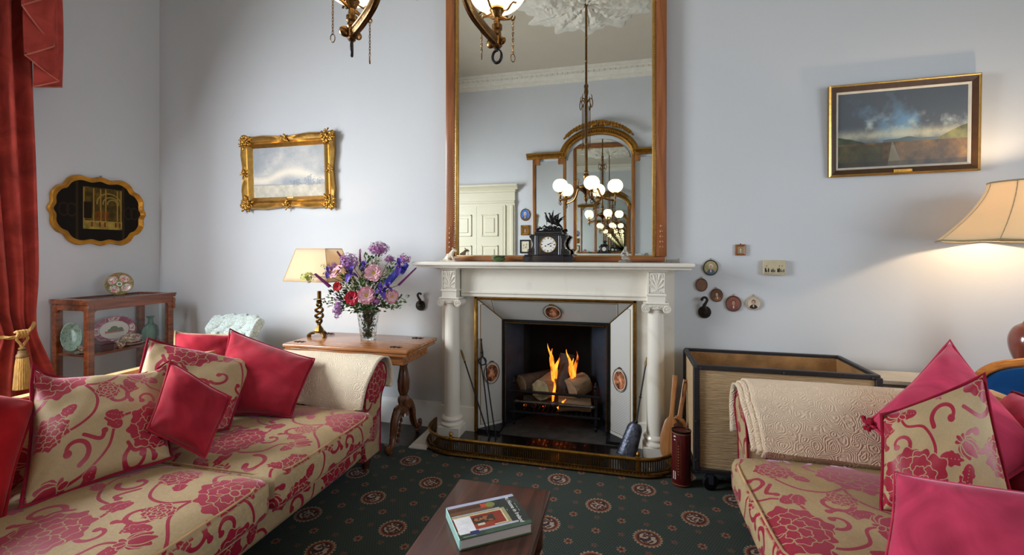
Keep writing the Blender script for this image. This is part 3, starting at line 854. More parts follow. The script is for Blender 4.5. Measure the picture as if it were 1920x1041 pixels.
# cheeks and firebox
for a, b in ((ix0, -.765), (ix1, -.235)):
    s = 1 if a < b else -1
    mb = MB(); mb.prism([(a, iy), (b, 3.44), (b - s * .012, 3.45), (a - s * .012, iy + .01)], .81, TR(0, 0, .02)); W(mb, 'iron_cheek', 'ironb', angle=20)
mb = MB()
mb.b2((-.775, 3.44, .02), (-.755, 3.66, .84)); mb.b2((-.245, 3.44, .02), (-.225, 3.66, .84)); mb.b2((-.775, 3.64, .02), (-.225, 3.68, .84)); mb.b2((-.90, 3.27, .80), (-.10, 3.68, .85))
W(mb, 'firebox', 'soot')

# ---------------------------------------------------------------- overmantel mirror (leans a hair)
om = thing('overmantel_mirror', 'tall amber wood framed mirror with gilt slip standing on the marble mantel', 'mirror', (FX, 3.17, 1.273))
x0, x1, z0, z1 = -1.297, .276, 1.274, 4.04
fw = .092
for a, b, xb, xp in (((x0, 3.135, z0 + .035), (x0 + fw - .022, 3.19, z1), x0 + fw - .020, x0 + .035), ((x1 - fw + .022, 3.135, z0 + .035), (x1, 3.19, z1), x1 - fw + .020, x1 - .035)):
    mb = MB(); mb.b2(a, b, .006, 2)
    for k in range(176): mb.ell((xb, 3.134, z0 + .06 + k * .0155), (.003, .003, .006), seg=5, rings=3)
    for k in range(5): mb.ell((xp, 3.135, z0 + .10 + k * .035), (.012 - .001 * k, .003, .014), seg=8, rings=4)
    mb.build('upright', M['mirwood'], om)
mb = MB(); mb.b2((x0, 3.135, z1), (x1, 3.19, z1 + .09), .006, 2); mb.build('top_rail', M['mirwoodx'], om)
mb = MB(); mb.b2((x0 + .01, 3.125, z0), (x1 - .01, 3.19, z0 + .034), .004, 2); mb.build('bottom_rail', M['mirwoodx'], om)
mb = MB(); xi0, xi1 = x0 + fw - .020, x1 - fw + .020
for a, b in (((xi0, 3.140, z0 + .03), (xi0 + .020, 3.165, z1)), ((xi1 - .020, 3.140, z0 + .03), (xi1, 3.165, z1)), ((xi0, 3.140, z0 + .030), (xi1, 3.165, z0 + .042)), ((xi0, 3.14, z1 - .02), (xi1, 3.165, z1))):
    mb.b2(a, b, .005, 2)
mb.build('gilt_slip', M['giltb'], om)
mb = MB(); mb.quad((xi0 + .01, 3.162, z0 + .035), (xi1 - .01, 3.162, z0 + .035), (xi1 - .01, 3.162, z1 - .01), (xi0 + .01, 3.162, z1 - .01))
mb.build('mirror_glass', M['mirror'], om, angle=0)

# ---------------------------------------------------------------- things seen in the mirror
pier = thing('tall_pier_mirror', 'tall three-part gilt mirror with arched crest, reflected opposite the fireplace', 'mirror', (-.41, YF, 0))
cx = -.41; yp = YF + .012
def arc(r0x, r0z, zc, n=28): return [(cx + r0x * math.cos(a), zc + r0z * math.sin(a)) for a in [pi * k / n for k in range(n + 1)]]
mb = MB()
mb.quad((cx - 1.04, yp, .35), (cx + 1.04, yp, .35), (cx + 1.04, yp, 2.86), (cx - 1.04, yp, 2.86))
A = arc(.50, .33, 2.86)
for i in range(len(A) - 1):
    mb._f([mb._v((cx, yp, 2.86)), mb._v((A[i][0], yp, A[i][1])), mb._v((A[i + 1][0], yp, A[i + 1][1]))], False)
pg = mb.build('mirror_glass', M['mirror'], pier, angle=0)
mb = MB()
for x, w in ((-1.075, .05), (-.555, .05), (.555, .05), (1.075, .05)): mb.b2((cx + x - w / 2, YF, .12), (cx + x + w / 2, YF + .05, 2.92), .008, 2)
for x in (-1.02, -.62, .62, 1.02): mb.b2((cx + x - .045, YF, 2.80), (cx + x + .045, YF + .05, 2.90), .006)
mb.b2((cx - 1.1, YF, .12), (cx + 1.1, YF + .07, .36), .01)
mb.build('mirror_frame', wood('gilded_oak', srgb(112, 66, 26), srgb(168, 108, 48), .3, 1.5, 2, .4), pier)
mb = MB()
prof = [(0, 0), (.05, 0), (.06, .03), (.09, .06), (.11, .065), (.11, .09), (0, .09)]
for a, b in ((-1.20, -.55), (.55, 1.20)): mb.prism(prof, b - a, basis((cx + a, YF, 2.90), (0, 1, 0), (0, 0, 1), (1, 0, 0)))
for r, s, y in ((.56, .39, .05), (.62, .45, .08)): mb.tube([(p[0], YF + .03, p[1]) for p in arc(r, s, 2.90)], .035, 8)
for i, p in enumerate(arc(.59, .42, 2.90, 46)): mb.ell((p[0], YF + .085, p[1]), (.012, .012, .022), seg=6, rings=4)
for k in range(26):
    for x in (-1.17 + k * .024, .57 + k * .024): mb.ell((cx + x, YF + .075, 2.945), (.007, .008, .02), seg=6, rings=4)
rg = random.Random(4)
for sx in (-1, 1):
    for k in range(11):
        a = pi / 2 + sx * (.10 + k * .085); px_, pz = cx + .66 * math.cos(a) * 1.0, 2.93 + .47 * math.sin(a)
        s = .055 * (1 - k * .04) * rg.uniform(.8, 1.15)
        mb.ell((px_, YF + .11, pz + .015), (s * 1.2, .03, s * .55), RY(-sx * (.5 + .3 * rg.random()) ), 8, 5)
        mb.tube(spline([(px_, YF + .13, pz), (px_ + sx * .03, YF + .13, pz + .065), (px_ + sx * .07, YF + .13, pz + .045), (px_ + sx * .05, YF + .13, pz + .01)], 4), [.014, .012, .007], 6)
for k in range(5): mb.tube([(cx + (k - 2) * .035 + .035 * math.cos(a), YF + .06, 3.42 + .035 * math.sin(a)) for a in [2 * pi * j / 12 for j in range(12)]], .009, 6, closed=True)
mb.build('gilded_crest', M['gilt'], pier)

def small_oval(name, label, x, z, rx, rz, img, frm, place, par_d=.012, rim=.006, hang=True, cat='picture', group=None, depth=.01):
    T = place(x, 0, z) if callable(place) else place
    base = T @ Vector((0, -rz, 0))
    o = thing(name, label, cat, base, group)
    n = 36
    mb = MB(); mb.lathe([(1.0, -.0005), (1.0, depth * .6), (.93, depth), (.86, depth * .8), (.84, depth * .45)], (0, 0, 0), n, T @ Matrix.Diagonal((rx, rz, 1, 1)))
    mb.build('oval_frame', frm, o)
    mm, _, _ = patt(name + '_face', img, .35, Coat_Weight=.5)
    mb = MB(); mb.prism([(rx * .86 * math.cos(a), rz * .86 * math.sin(a)) for a in [2 * pi * k / n for k in range(n)]], depth * .7, T)
    mb.build('portrait_face', mm, o, angle=0)
    if hang:
        mb = MB(); mb.tube([T @ Vector((.005 * math.cos(a), rz + .004 + .005 * math.sin(a), depth * .5)) for a in [2 * pi * k / 12 for k in range(12)]], .0012, 5, closed=True)
        mb.cyl(T @ Vector((0, rz + .008, 0)), T @ Vector((0, rz + .008, depth)), .0015); mb.build('hanging_ring', M['brassd'], o)
    return o
fr = lambda x, y, z: basis((x, YF + .002, z), (-1, 0, 0), (0, 0, 1), (0, 1, 0))
small_oval('oval_miniature', 'oval gilt portrait of a white-haired sitter on blue, reflected beside the door', -1.647, 1.965, .085, .105, portrait(3, (.25, .45, .75), (.30, .30, .33), hair=(.8, .8, .8)), M['gilt'], fr(-1.647, 0, 1.965), depth=.02)
o = thing('gilt_square_picture', 'small square carved gilt picture reflected below the oval portrait', 'picture', (-1.647, YF, 1.62))
mb = MB(); T = fr(-1.647, 0, 1.70)
for a, b in (((-.075, -.085, 0), (.075, -.045, .025)), ((-.075, .045, 0), (.075, .085, .025)), ((-.075, -.085, 0), (-.04, .085, .025)), ((.04, -.085, 0), (.075, .085, .025))):
    mb.M = T; mb.b2(a, b, .005)
for k in range(26): a = k / 26 * 2 * pi; mb.M = T; mb.ell((.062 * math.copysign(min(1, abs(1.35 * math.cos(a))), math.cos(a)), .070 * math.copysign(min(1, abs(1.35 * math.sin(a))), math.sin(a)), .025), (.012, .012, .006), seg=6, rings=4)
mb.build('picture_frame', M['gilt'], o)
mm, _, _ = patt('sepia_icon', portrait(9, (.45, .30, .14), (.60, .42, .2)), .5)
mb = MB(T); mb.prism([(-.042, -.05), (.042, -.05), (.042, .05), (-.042, .05)], .012); mb.build('picture_image', mm, o, angle=0)
o = thing('black_framed_print', 'black framed cream print reflected lowest beside the door', 'picture', (-1.647, YF, 1.31))
mb = MB(fr(-1.647, 0, 1.42))
for a, b in (((-.09, -.115, 0), (.09, -.09, .02)), ((-.09, .09, 0), (.09, .115, .02)), ((-.09, -.115, 0), (-.067, .115, .02)), ((.067, -.115, 0), (.09, .115, .02))): mb.b2(a, b, .003)
mb.build('picture_frame', M['iron'], o)
im = np.zeros((160, 120, 3)) + np.array((.86, .83, .72)); q = fbm(160, 120, 14, 5); yy, xx = np.mgrid[0:160, 0:120]
m = (xx > 28) & (xx < 92) & (yy > 36) & (yy < 118) & (q > .5); im[m] = (.6, .57, .48)
mm, _, _ = patt('cream_print', im, .5); mb = MB(fr(-1.647, 0, 1.42)); mb.prism([(-.068, -.092), (.068, -.092), (.068, .092), (-.068, .092)], .008); mb.build('picture_image', mm, o, angle=0)
# ---------------------------------------------------------------- upholstery
M['dam'] = damask_mat('crimson_damask_upholstery', 'Object', 1 / .74, True)
M['damp'] = damask_mat('crimson_damask_cushion', 'UV', 1.0, False)
M['red'] = velvet('dark_red_velvet', srgb(150, 24, 30), (1, .5, .5), .3)
M['coral'] = velvet('coral_red_velvet', srgb(160, 40, 54), (1, .62, .66), .55)
M['pink'] = velvet('raspberry_pink_velvet', srgb(188, 62, 92), (1, .62, .76), .5)
M['pipe'] = velvet('crimson_piping', srgb(140, 30, 50), (1, .6, .7), .3)
M['pipel'] = velvet('linen_piping', srgb(196, 160, 120), (1, .8, .7), .2)
M['tan'] = velvet('tan_linen', srgb(196, 152, 98), (1, .9, .8), .15)

def puff(mb, c, s, r=.05, bulge=(0, 0, 0), cuts=12, M_=None):
    T = mb.M or Matrix.Identity(4)
    b = bmesh.new(); bmesh.ops.create_cube(b, size=1.0)
    bmesh.ops.subdivide_edges(b, edges=b.edges[:], cuts=cuts, use_grid_fill=True)
    vm = {}
    for v in b.verts:
        p = v.co; q = Vector((p[0] * s[0], p[1] * s[1], p[2] * s[2]))
        inn = Vector([max(-(s[i] / 2 - r), min(s[i] / 2 - r, q[i])) for i in range(3)])
        d = q - inn
        if d.length > 1e-9: d = d.normalized() * r
        o = inn + d
        u = [2 * p[i] for i in range(3)]
        for i in range(3):
            j, k = [a for a in range(3) if a != i]
            if bulge[i] and abs(u[i]) > .99:
                o[i] += math.copysign(bulge[i], u[i]) * (1 - abs(u[j]) ** 3) * (1 - abs(u[k]) ** 3)
        if M_: o = M_ @ o
        vm[v] = mb.bm.verts.new(T @ (o + Vector(c)))
    for f in b.faces: mb._f([vm[v] for v in f.verts])
    b.free(); return mb

ARM = [(.785, .10), (.785, .40), (.79, .46), (.81, .53), (.84, .59), (.87, .63), (.91, .655), (.955, .658), (.995, .64), (1.02, .60), (1.025, .55), (1.01, .505), (.985, .475), (.965, .44), (.955, .36), (.955, .10)]
def sofa(label, sx, xf, yc):
    T = Matrix(((sx, 0, 0, xf), (0, 1, 0, yc), (0, 0, 1, 0), (0, 0, 0, 1)))
    s = thing('sofa', label, 'sofa', (xf + sx * .6, yc, 0), 'pair of floral damask sofas')
    B = lambda mb, n, m=M['dam'], par=None, **k: mb.build(n, m, par or s, **k)
    mb = MB(T); puff(mb, (.56, 0, .185), (.94, 1.62, .15), .035, (.006, 0, 0), 14); B(mb, 'base_frame')
    for y in (-.392, .392):
        mb = MB(T); puff(mb, (.46, y, .335), (.92, .775, .165), .04, (.018, .006, .032), 16); c = B(mb, 'seat_cushion')
        for z in (.405, .27):
            pts = []
            for k in range(48):
                a = 2 * pi * k / 48; q = 10
                ca, sa = math.cos(a), math.sin(a); rr = (abs(ca) ** q + abs(sa) ** q) ** (-1 / q)
                X = ca * rr; Y = sa * rr
                pts.append((.46 + X * (.448 + .010 * (1 - abs(Y) ** 3)), y + Y * .377, z + (.004 * (1 - abs(Y) ** 2) if z > .4 else 0)))
            mb = MB(T); mb.tube(pts, .0045, 6, closed=True); mb.build('piping', M['pipel'], c)
    for sy in (-1, 1):
        P = [(p[0] * sy, p[1]) for p in ARM]
        mb = MB(T @ basis((.075, 0, 0), (0, 1, 0), (0, 0, 1), (1, 0, 0)))
        SP = [(p.x, p.y) for p in spline([(a, b, 0) for a, b in P[1:-1]], 4)]
        ol = [P[0]] + SP + [P[-1]]
        mb.prism(ol, .98, smooth=True, bev=.012); a = B(mb, 'arm', angle=50)
        mb = MB(T); mb.tube([(.074, p[0], p[1]) for p in ol[1:]], .005, 6); mb.build('piping', M['pipe'], a)
    mb = MB(T @ basis((0, -1.0, 0), (1, 0, 0), (0, 0, 1), (0, 1, 0)))
    bp = [(.93, .12), (.95, .40), (.985, .60), (1.01, .68), (1.06, .72), (1.12, .715), (1.16, .67), (1.16, .60), (1.13, .5), (1.12, .12)]
    mb.prism([bp[0]] + [(p.x, p.y) for p in spline([(a, b, 0) for a, b in bp[1:-1]], 4)] + [bp[-1]], 2.0, smooth=True, bev=.01); B(mb, 'back', angle=50)
    mb = MB(T @ basis((0, -1.0, 0), (1, 0, 0), (0, 0, 1), (0, 1, 0))); mb.prism([(1.0, .685), (1.05, .733), (1.12, .728), (1.16, .69), (1.15, .68), (1.11, .71), (1.06, .715), (1.01, .675)], 2.0, bev=.002)
    o = B(mb, 'back_rail', M['tan']); o['label'] = 'tan linen top of the back'
    for dx in (.14, 1.05):
        for y in (-.9, .9):
            mb = MB(T); mb.lathe([(.018, .0125), (.022, .03), (.030, .06), (.026, .075), (.034, .10)], (dx, y, 0), 16); B(mb, 'foot', M['darkwood'])
    return s
sofa('long floral damask sofa on the left with its arm under the walnut table', -1, -1.40, 1.555)
sofa('floral damask sofa on the right with its arm near the log crate', 1, .475, 1.465)

def throw(label, sx, xf, yc, d0, d1, zin, zout, seed, col, folds=0):
    """bedspread folded over the far arm"""
    t = NT('cream_matelasse_%d' % seed)
    oc = t.co('Object', (11, 11, 11))
    n1 = t.n('ShaderNodeTexNoise', i_Scale=1.6, i_Detail=2.0); t.l(oc, n1.inputs['Vector'])
    mx = t.mix(.35, oc, n1.outputs['Color'])
    vo = t.n('ShaderNodeTexVoronoi', i_Scale=2.6, feature='F1'); t.l(mx, vo.inputs['Vector'])
    mt = t.n('ShaderNodeMath', operation='MULTIPLY', i_1=42.0); t.l(vo.outputs['Distance'], mt.inputs[0])
    sn = t.n('ShaderNodeMath', operation='SINE'); t.l(mt.outputs[0], sn.inputs[0])
    fine = t.n('ShaderNodeTexNoise', i_Scale=300.0); t.l(t.co('Object'), fine.inputs['Vector'])
    ad = t.n('ShaderNodeMath', operation='MULTIPLY_ADD', i_1=.5); t.l(fine.outputs[0], ad.inputs[0]); t.l(sn.outputs[0], ad.inputs[2])
    t.bump(ad.outputs[0], .46, .0021)
    t.l(t.mix(n1.outputs[0], tuple(c * .95 for c in col), col), t.b.inputs['Base Color']); t.set(Roughness=.85, Sheen_Weight=.15)
    P = [(.778, zin), (.778, .46), (.797, .54), (.83, .60), (.862, .644), (.91, .672), (.957, .675), (1.005, .656), (1.038, .60), (1.044, .55), (1.04, .50), (1.035, zout)]
    S = spline([(a, b, 0) for a, b in P], 6); n = len(S) - 1
    def f(off, e0=0.0):
        def g(u, v):
            x = v * n; i = min(int(x), n - 1); p = S[i].lerp(S[i + 1], x - i)
            q = S[min(i + 1, n)] - S[i]; nn = Vector((-q.y, q.x, 0)).normalized()
            w = mnoise.noise(Vector((u * 3.5 + seed, v * 2.5, 1.0)))
            drape = max(0, 1 - v * 3.0)
            o = off + .010 + .016 * (w + .3) * (.35 + drape) * (1 if .12 < u else u / .12)
            d = d0 + e0 + (d1 - d0 - e0) * u + .012 * mnoise.noise(Vector((v * 3, seed, u))) + (drape * .035 * (1 - u))
            z = p.y + nn.y * o + (drape * .012 * math.sin(u * 9 + seed) if v < .02 else 0) + drape * (-.03 * u if folds else 0)
            return Vector((xf + sx * d, yc + p.x + nn.x * o, z))
        return g
    o = thing('throw', label, 'throw', (xf + sx * (d0 + d1) / 2, yc + .90, .675))
    mb = MB(); mb.grid(f(.004), 50, 70); mb.build('blanket_fold', t.m, o, solid=.009)
    for k in range(folds):
        mb = MB(); mb.grid(f(.016 + .012 * k, .022 * (k + 1)), 50, 70); mb.build('blanket_fold', t.m, o, solid=.009)
    return o
throw('cream blanket draped over the far arm of the left sofa', -1, -1.40, 1.555, .045, .96, .42, .50, 3, srgb(232, 216, 190))
throw('cream embossed blanket folded over the arm of the right sofa', 1, .475, 1.465, .055, 1.02, .455, .42, 7, srgb(226, 204, 178), 2)

def pillow(name, label, BL, BR, TRc, TL, thick, m, pipe, seed=0, uv=.75, uvo=(0, 0), pinch=.06, sag=0.0, ears=.35, tassel=None, group=None, piper=.006):
    BL, BR, TRc, TL = [Vector(p) for p in (BL, BR, TRc, TL)]
    nrm = ((BR - BL).cross(TL - BL)).normalized()
    c0 = (BL + BR + TRc + TL) / 4
    N = 30
    def mid(u, v):
        p = BL * (1 - u) * (1 - v) + BR * u * (1 - v) + TRc * u * v + TL * (1 - u) * v
        cu, cv = 2 * u - 1, 2 * v - 1
        e = pinch
        p += (c0 - p) * e * (abs(cu) ** 4 * (1 - cv * cv) + abs(cv) ** 4 * (1 - cu * cu))
        p += nrm * (sag * (.5 + .5 * cv) ** 3 + .018 * mnoise.noise(Vector((u * 2.2 + seed, v * 2.2, seed))))
        for (a0, b0) in ((-1, -1), (1, -1), (1, 1), (-1, 1)):
            dx, dy = cu - a0, cv - b0; dd = math.hypot(dx, dy)
            p += nrm * (.008 * math.sin(math.atan2(dy, dx) * 9 + seed + a0) * math.exp(-dd * 2.6) * min(1, dd * 5))
        if ears: p += nrm * (ears * .05 * (cu * cu * cv * cv) ** 3 * (1 if cv > 0 else .3))
        return p
    def th(u, v):
        cu, cv = abs(2 * u - 1), abs(2 * v - 1)
        a = max(0, 1 - cu ** 2.6); b = max(0, 1 - cv ** 2.6)
        t = thick * .68 * (a * b) ** .50
        t *= 1 + .16 * mnoise.noise(Vector((u * 3 + seed * 2, v * 3, 4.0)))
        t += .006 * (a * b) ** .5 * mnoise.noise(Vector((u * 3 + v * 2 + seed * 3, (u - v) * 5, 2.0)))
        cr = mnoise.noise(Vector((u * 9 + seed, v * 9, 1.0))) * .006 * (cu * cv) * 2
        return t + cr * (a * b) ** .3
    mb = MB()
    uvf = lambda u, v: (u * uv + uvo[0], v * uv + uvo[1])
    V = {}
    for side in (1, -1):
        for i in range(N + 1):
            for j in range(N + 1):
                if side == -1 and (i in (0, N) or j in (0, N)): V[(side, i, j)] = V[(1, i, j)]; continue
                u, v = i / N, j / N
                u = .5 - .5 * math.cos(pi * u) if False else u
                V[(side, i, j)] = mb._v(mid(u, v) + nrm * th(u, v) * side)
        for i in range(N):
            for j in range(N):
                q = [V[(side, i, j)], V[(side, i + 1, j)], V[(side, i + 1, j + 1)], V[(side, i, j + 1)]]
                cc = [uvf(i / N, j / N), uvf((i + 1) / N, j / N), uvf((i + 1) / N, (j + 1) / N), uvf(i / N, (j + 1) / N)]
                mb._f(q if side == 1 else q[::-1], True, cc if side == 1 else cc[::-1])
    o = thing(name, label, 'cushion', (BL + BR) / 2, group)
    mb.build('cushion_cover', m, o, subsurf=1, angle=0)
    ring = [mid(k / 12, 0) for k in range(12)] + [mid(1, k / 12) for k in range(12)] + [mid(1 - k / 12, 1) for k in range(12)] + [mid(0, 1 - k / 12) for k in range(12)]
    mb = MB(); mb.tube(ring, piper, 8, closed=True); mb.build('piping', pipe, o)
    if tassel is not None:
        p = mid(*tassel); mb = MB(); rg = random.Random(seed)
        for k in range(16):
            q = p + Vector((rg.uniform(-.022, .012), rg.uniform(-.02, .02), rg.uniform(-.022, .018)))
            mb.ell(q, .010, seg=7, rings=5)
        mb.build('tassel', M['pipe'], o)
    return o
# left sofa
pillow('velvet_cushion', 'large dark red velvet cushion at the near left end of the left sofa', (-2.10, .60, .46), (-2.05, 1.06, .44), (-2.31, 1.30, .74), (-2.42, .85, .98), .17, M['red'], M['red'], 1, sag=.0)
pillow('floral_cushion', 'large floral damask cushion beside the dark red cushion, one corner flopping', (-2.05, 1.10, .44), (-1.895, 1.52, .445), (-2.26, 1.775, .735), (-2.36, 1.30, .825), .15, M['damp'], M['pipe'], 2, .72, (.10, .05), .07, group='floral cushions on the sofas', ears=2.0)
pillow('floral_cushion', 'floral damask cushion standing behind the small coral diamond cushion', (-2.17, 1.47, .47), (-1.93, 1.84, .45), (-2.09, 2.185, .70), (-2.39, 1.79, .885), .13, M['damp'], M['pipe'], 3, .70, (.45, .62), .05, group='floral cushions on the sofas')
pillow('velvet_cushion', 'small coral velvet cushion propped on a corner between the two floral cushions', (-1.765, 1.565, .45), (-1.80, 1.73, .655), (-2.07, 1.655, .825), (-1.975, 1.48, .58), .10, M['coral'], M['coral'], 4, pinch=.04)
pillow('velvet_cushion', 'large coral red velvet cushion leaning beside the cream blanket', (-2.17, 1.95, .47), (-1.735, 2.05, .45), (-1.836, 2.37, .68), (-2.34, 2.25, .86), .13, M['coral'], M['pipe'], 5, pinch=.05)
pillow('velvet_cushion', 'coral cushion with a straight top edge in the back corner of the left sofa', (-2.50, 2.00, .50), (-2.30, 2.31, .47), (-2.42, 2.36, .80), (-2.74, 2.22, .835), .09, M['coral'], M['pipel'], 6, pinch=.02)
# right sofa
pillow('velvet_cushion', 'raspberry pink velvet cushion standing on its corner with a tassel', (1.12, 1.86, .44), (1.43, 1.97, .64), (1.40, 2.395, .945), (.998, 2.195, .62), .15, M['pink'], M['pink'], 11, tassel=(0.01, .97), pinch=.05)
pillow('floral_cushion', 'floral damask cushion with a peaked top corner on the right sofa', (.87, 1.83, .44), (1.17, 1.70, .50), (1.25, 1.97, .90), (.93, 1.95, .735), .15, M['damp'], M['pipe'], 12, .62, (.55, .10), .03, ears=.8, group='floral cushions on the sofas')
pillow('velvet_cushion', 'smooth raspberry pink cushion in front of the floral cushion, lower right corner', (.73, 1.52, .44), (1.02, 1.37, .44), (1.19, 1.475, .705), (.815, 1.64, .66), .13, M['pink'], M['pink'], 13, pinch=.04, piper=.003)
pillow('velvet_cushion', 'pink cushion leaning on the back of the right sofa behind the others', (1.36, 1.83, .45), (1.34, 2.24, .45), (1.53, 2.27, .78), (1.56, 1.85, .79), .12, M['pink'], M['pipe'], 14)

# ---------------------------------------------------------------- oak side table, lamp
tb = thing('side_table', 'polished walnut side table with carved legs behind the left sofa arm', 'table', (-1.81, 2.83, 0))
mb = MB(); mb.b2((-2.28, 2.60, .685), (-1.335, 3.07, .712), .010, 3); mb.b2((-2.27, 2.61, .664), (-1.345, 3.06, .687), .008, 2); mb.build('table_top', M['oak'], tb)
mb = MB(); mb.b2((-2.22, 2.65, .60), (-1.39, 3.02, .666), .004); mb.build('apron', M['oak'], tb)
for x, y in ((-2.20, 2.68), (-2.20, 3.0), (-1.46, 2.68), (-1.46, 3.0)):
        mb = MB()
        for k in range(7):
            a = k / 7 * 2 * pi; mb.tube(spline([(x, y, .7125), (x + .03 * math.cos(a), y + .018 * math.sin(a), .7125), (x + .045 * math.cos(a + .4), y + .028 * math.sin(a + .4), .7122)], 3), .0025, 4)
        o = mb.build('dark_inlay', M['iron'], tb); o['label'] = 'dark marquetry scroll near the corner'
M['dwal'] = wood('dark_walnut', srgb(66, 36, 20), srgb(118, 70, 40), .3, 2.4, 2, .4)
for x in (-2.10, -1.50):
    mb = MB(); mb.lathe([(.05, .60), (.050, .57), (.035, .54), (.045, .50), (.060, .44), (.055, .38), (.035, .34), (.055, .32), (.055, .30), (.040, .27), (.05, .22), (.06, .20)], (x, 2.86, 0), 20, Matrix.Diagonal((.72, .72, 1, 1)) , fn=lambda t, z: 1 + .10 * math.cos(8 * t))
    mb.build('carved_pillar', M['dwal'], tb)
    for sy in (-1, 1):
        mb = MB()
        pts = spline([(x, 2.86 + sy * .02, .24), (x, 2.86 + sy * .08, .26), (x, 2.86 + sy * .13, .19), (x, 2.86 + sy * .15, .10), (x + .01, 2.86 + sy * .19, .05), (x + .01, 2.86 + sy * .235, .045), (x + .01, 2.86 + sy * .245, .075), (x + .01, 2.86 + sy * .225, .08)], 5)
        mb.tube(pts, [.034, .032, .028, .022, .019, .018, .014, .009], 10); mb.ell((x + .01, 2.86 + sy * .20, .022), (.02, .028, .022))
        for k in range(5): mb.ell((x + .03, 2.86 + sy * (.09 + .012 * k), .20 - .03 * k), (.012, .012, .02), seg=6, rings=4)
        mb.build('scroll_leg', M['dwal'], tb)
    
def twist(mb, c, z0, z1, r0, wire, n=2, turns=1.6):
    for k in range(n):
        pts = []
        for i in range(60):
            t = i / 59; a = 2 * pi * (turns * t + k / n); r = r0 * (math.sin(pi * t) ** .5 * (1 - .18 * t)) + .004
            pts.append((c[0] + r * math.cos(a), c[1] + r * math.sin(a), z0 + (z1 - z0) * t))
        mb.tube(pts, wire, 8)
LX, LY = -2.196, 2.88
tl_ = thing('table_lamp', 'lit brass twist table lamp with cream shade on the walnut table', 'lamp', (LX, LY, .712))
mb = MB()
for k in range(3):
    a = 2 * pi * k / 3 - .5; d = Vector((math.cos(a), math.sin(a), 0))
    p = lambda r, z: Vector((LX, LY, .712 + z)) + d * r
    mb.tube(spline([p(.03, .030), (p(.055, .026)), p(.075, .012), p(.072, .002), p(.060, .006), p(.062, .015)], 4), [.010, .010, .009, .007, .006], 8)
mb.lathe([(.042, .030), (.045, .034), (.045, .040), (.036, .044), (.030, .060), (.018, .075), (.012, .084), (.017, .092), (.010, .100)], (LX, LY, .712), 6)
mb.build('lamp_base', M['brassd'], tl_)
mb = MB(); twist(mb, (LX, LY), .812, .962, .024, .0095, 2, 1.7); mb.lathe([(.010, .960), (.018, .966), (.020, .975), (.012, .985), (.040, .988), (.041, .991), (.014, .993), (.014, 1.045), (.010, 1.05)], (LX, LY, 0), 20)
mb.build('twisted_stem', M['brassd'], tl_)
def shade_mat(name, col, e, es):
    t = NT(name)
    d = t.n('ShaderNodeBsdfDiffuse'); d.inputs[0].default_value = (*col, 1)
    tr = t.n('ShaderNodeBsdfTranslucent'); tr.inputs[0].default_value = (*col, 1)
    nz = t.n('ShaderNodeTexNoise', i_Scale=90.0); t.l(t.co('Object', (1, 1, .15)), nz.inputs['Vector'])
    bp = t.n('ShaderNodeBump', i_Strength=.15, i_Distance=.002); t.l(nz.outputs[0], bp.inputs['Height']); t.l(bp.outputs[0], d.inputs['Normal'])
    mx = t.n('ShaderNodeMixShader', i_0=e); t.l(d.outputs[0], mx.inputs[1]); t.l(tr.outputs[0], mx.inputs[2]); t.l(mx.outputs[0], t.out.inputs[0])
    return t.m
M['shade1'] = shade_mat('cream_card_shade', (.93, .83, .66), .62, 0)
def rshade(u, v):
    z = 1.362 - (1.362 - 1.128) * v
    a = .135 + (.205 - .135) * v; b = .085 + (.135 - .085) * v
    t = u * 4; i = int(t) % 4; f = t - int(t)
    c = [(a, -b), (a, b), (-a, b), (-a, -b)]
    p = Vector(c[i]).lerp(Vector(c[(i + 1) % 4]), f)
    q = RZ(R(-6)) @ Vector((p.x, p.y, 0))
    return Vector((LX + q.x, LY + q.y, z))
mb = MB(); mb.grid(rshade, 32, 8, cu=True); mb.build('lamp_shade', M['shade1'], tl_, solid=.002)
mb = MB()
for v in (0, 1): mb.tube([rshade(k / 4, v) for k in range(4)], .0035, 6, closed=True)
for k in range(4): mb.tube([rshade(k / 4, 0), rshade(k / 4, 1)], .0028, 6)
mb.build('shade_trim', pm('buff_braid', srgb(206, 166, 116), .8), tl_)
t = NT('warm_bulb'); t.set(Base_Color=(1, .9, .7), Emission_Color=(1, .72, .40), Emission_Strength=14.0); M['bulb'] = t.m
mb = MB(); mb.lathe([(.012, 1.05), (.014, 1.07), (.022, 1.10), (.030, 1.135), (.026, 1.165), (.012, 1.185), (.001, 1.19)], (LX, LY, .07), 16); mb.build('bulb', M['bulb'], tl_)
point('table_lamp_light', (LX, LY, 1.23), 24, (1, .76, .48), .03)

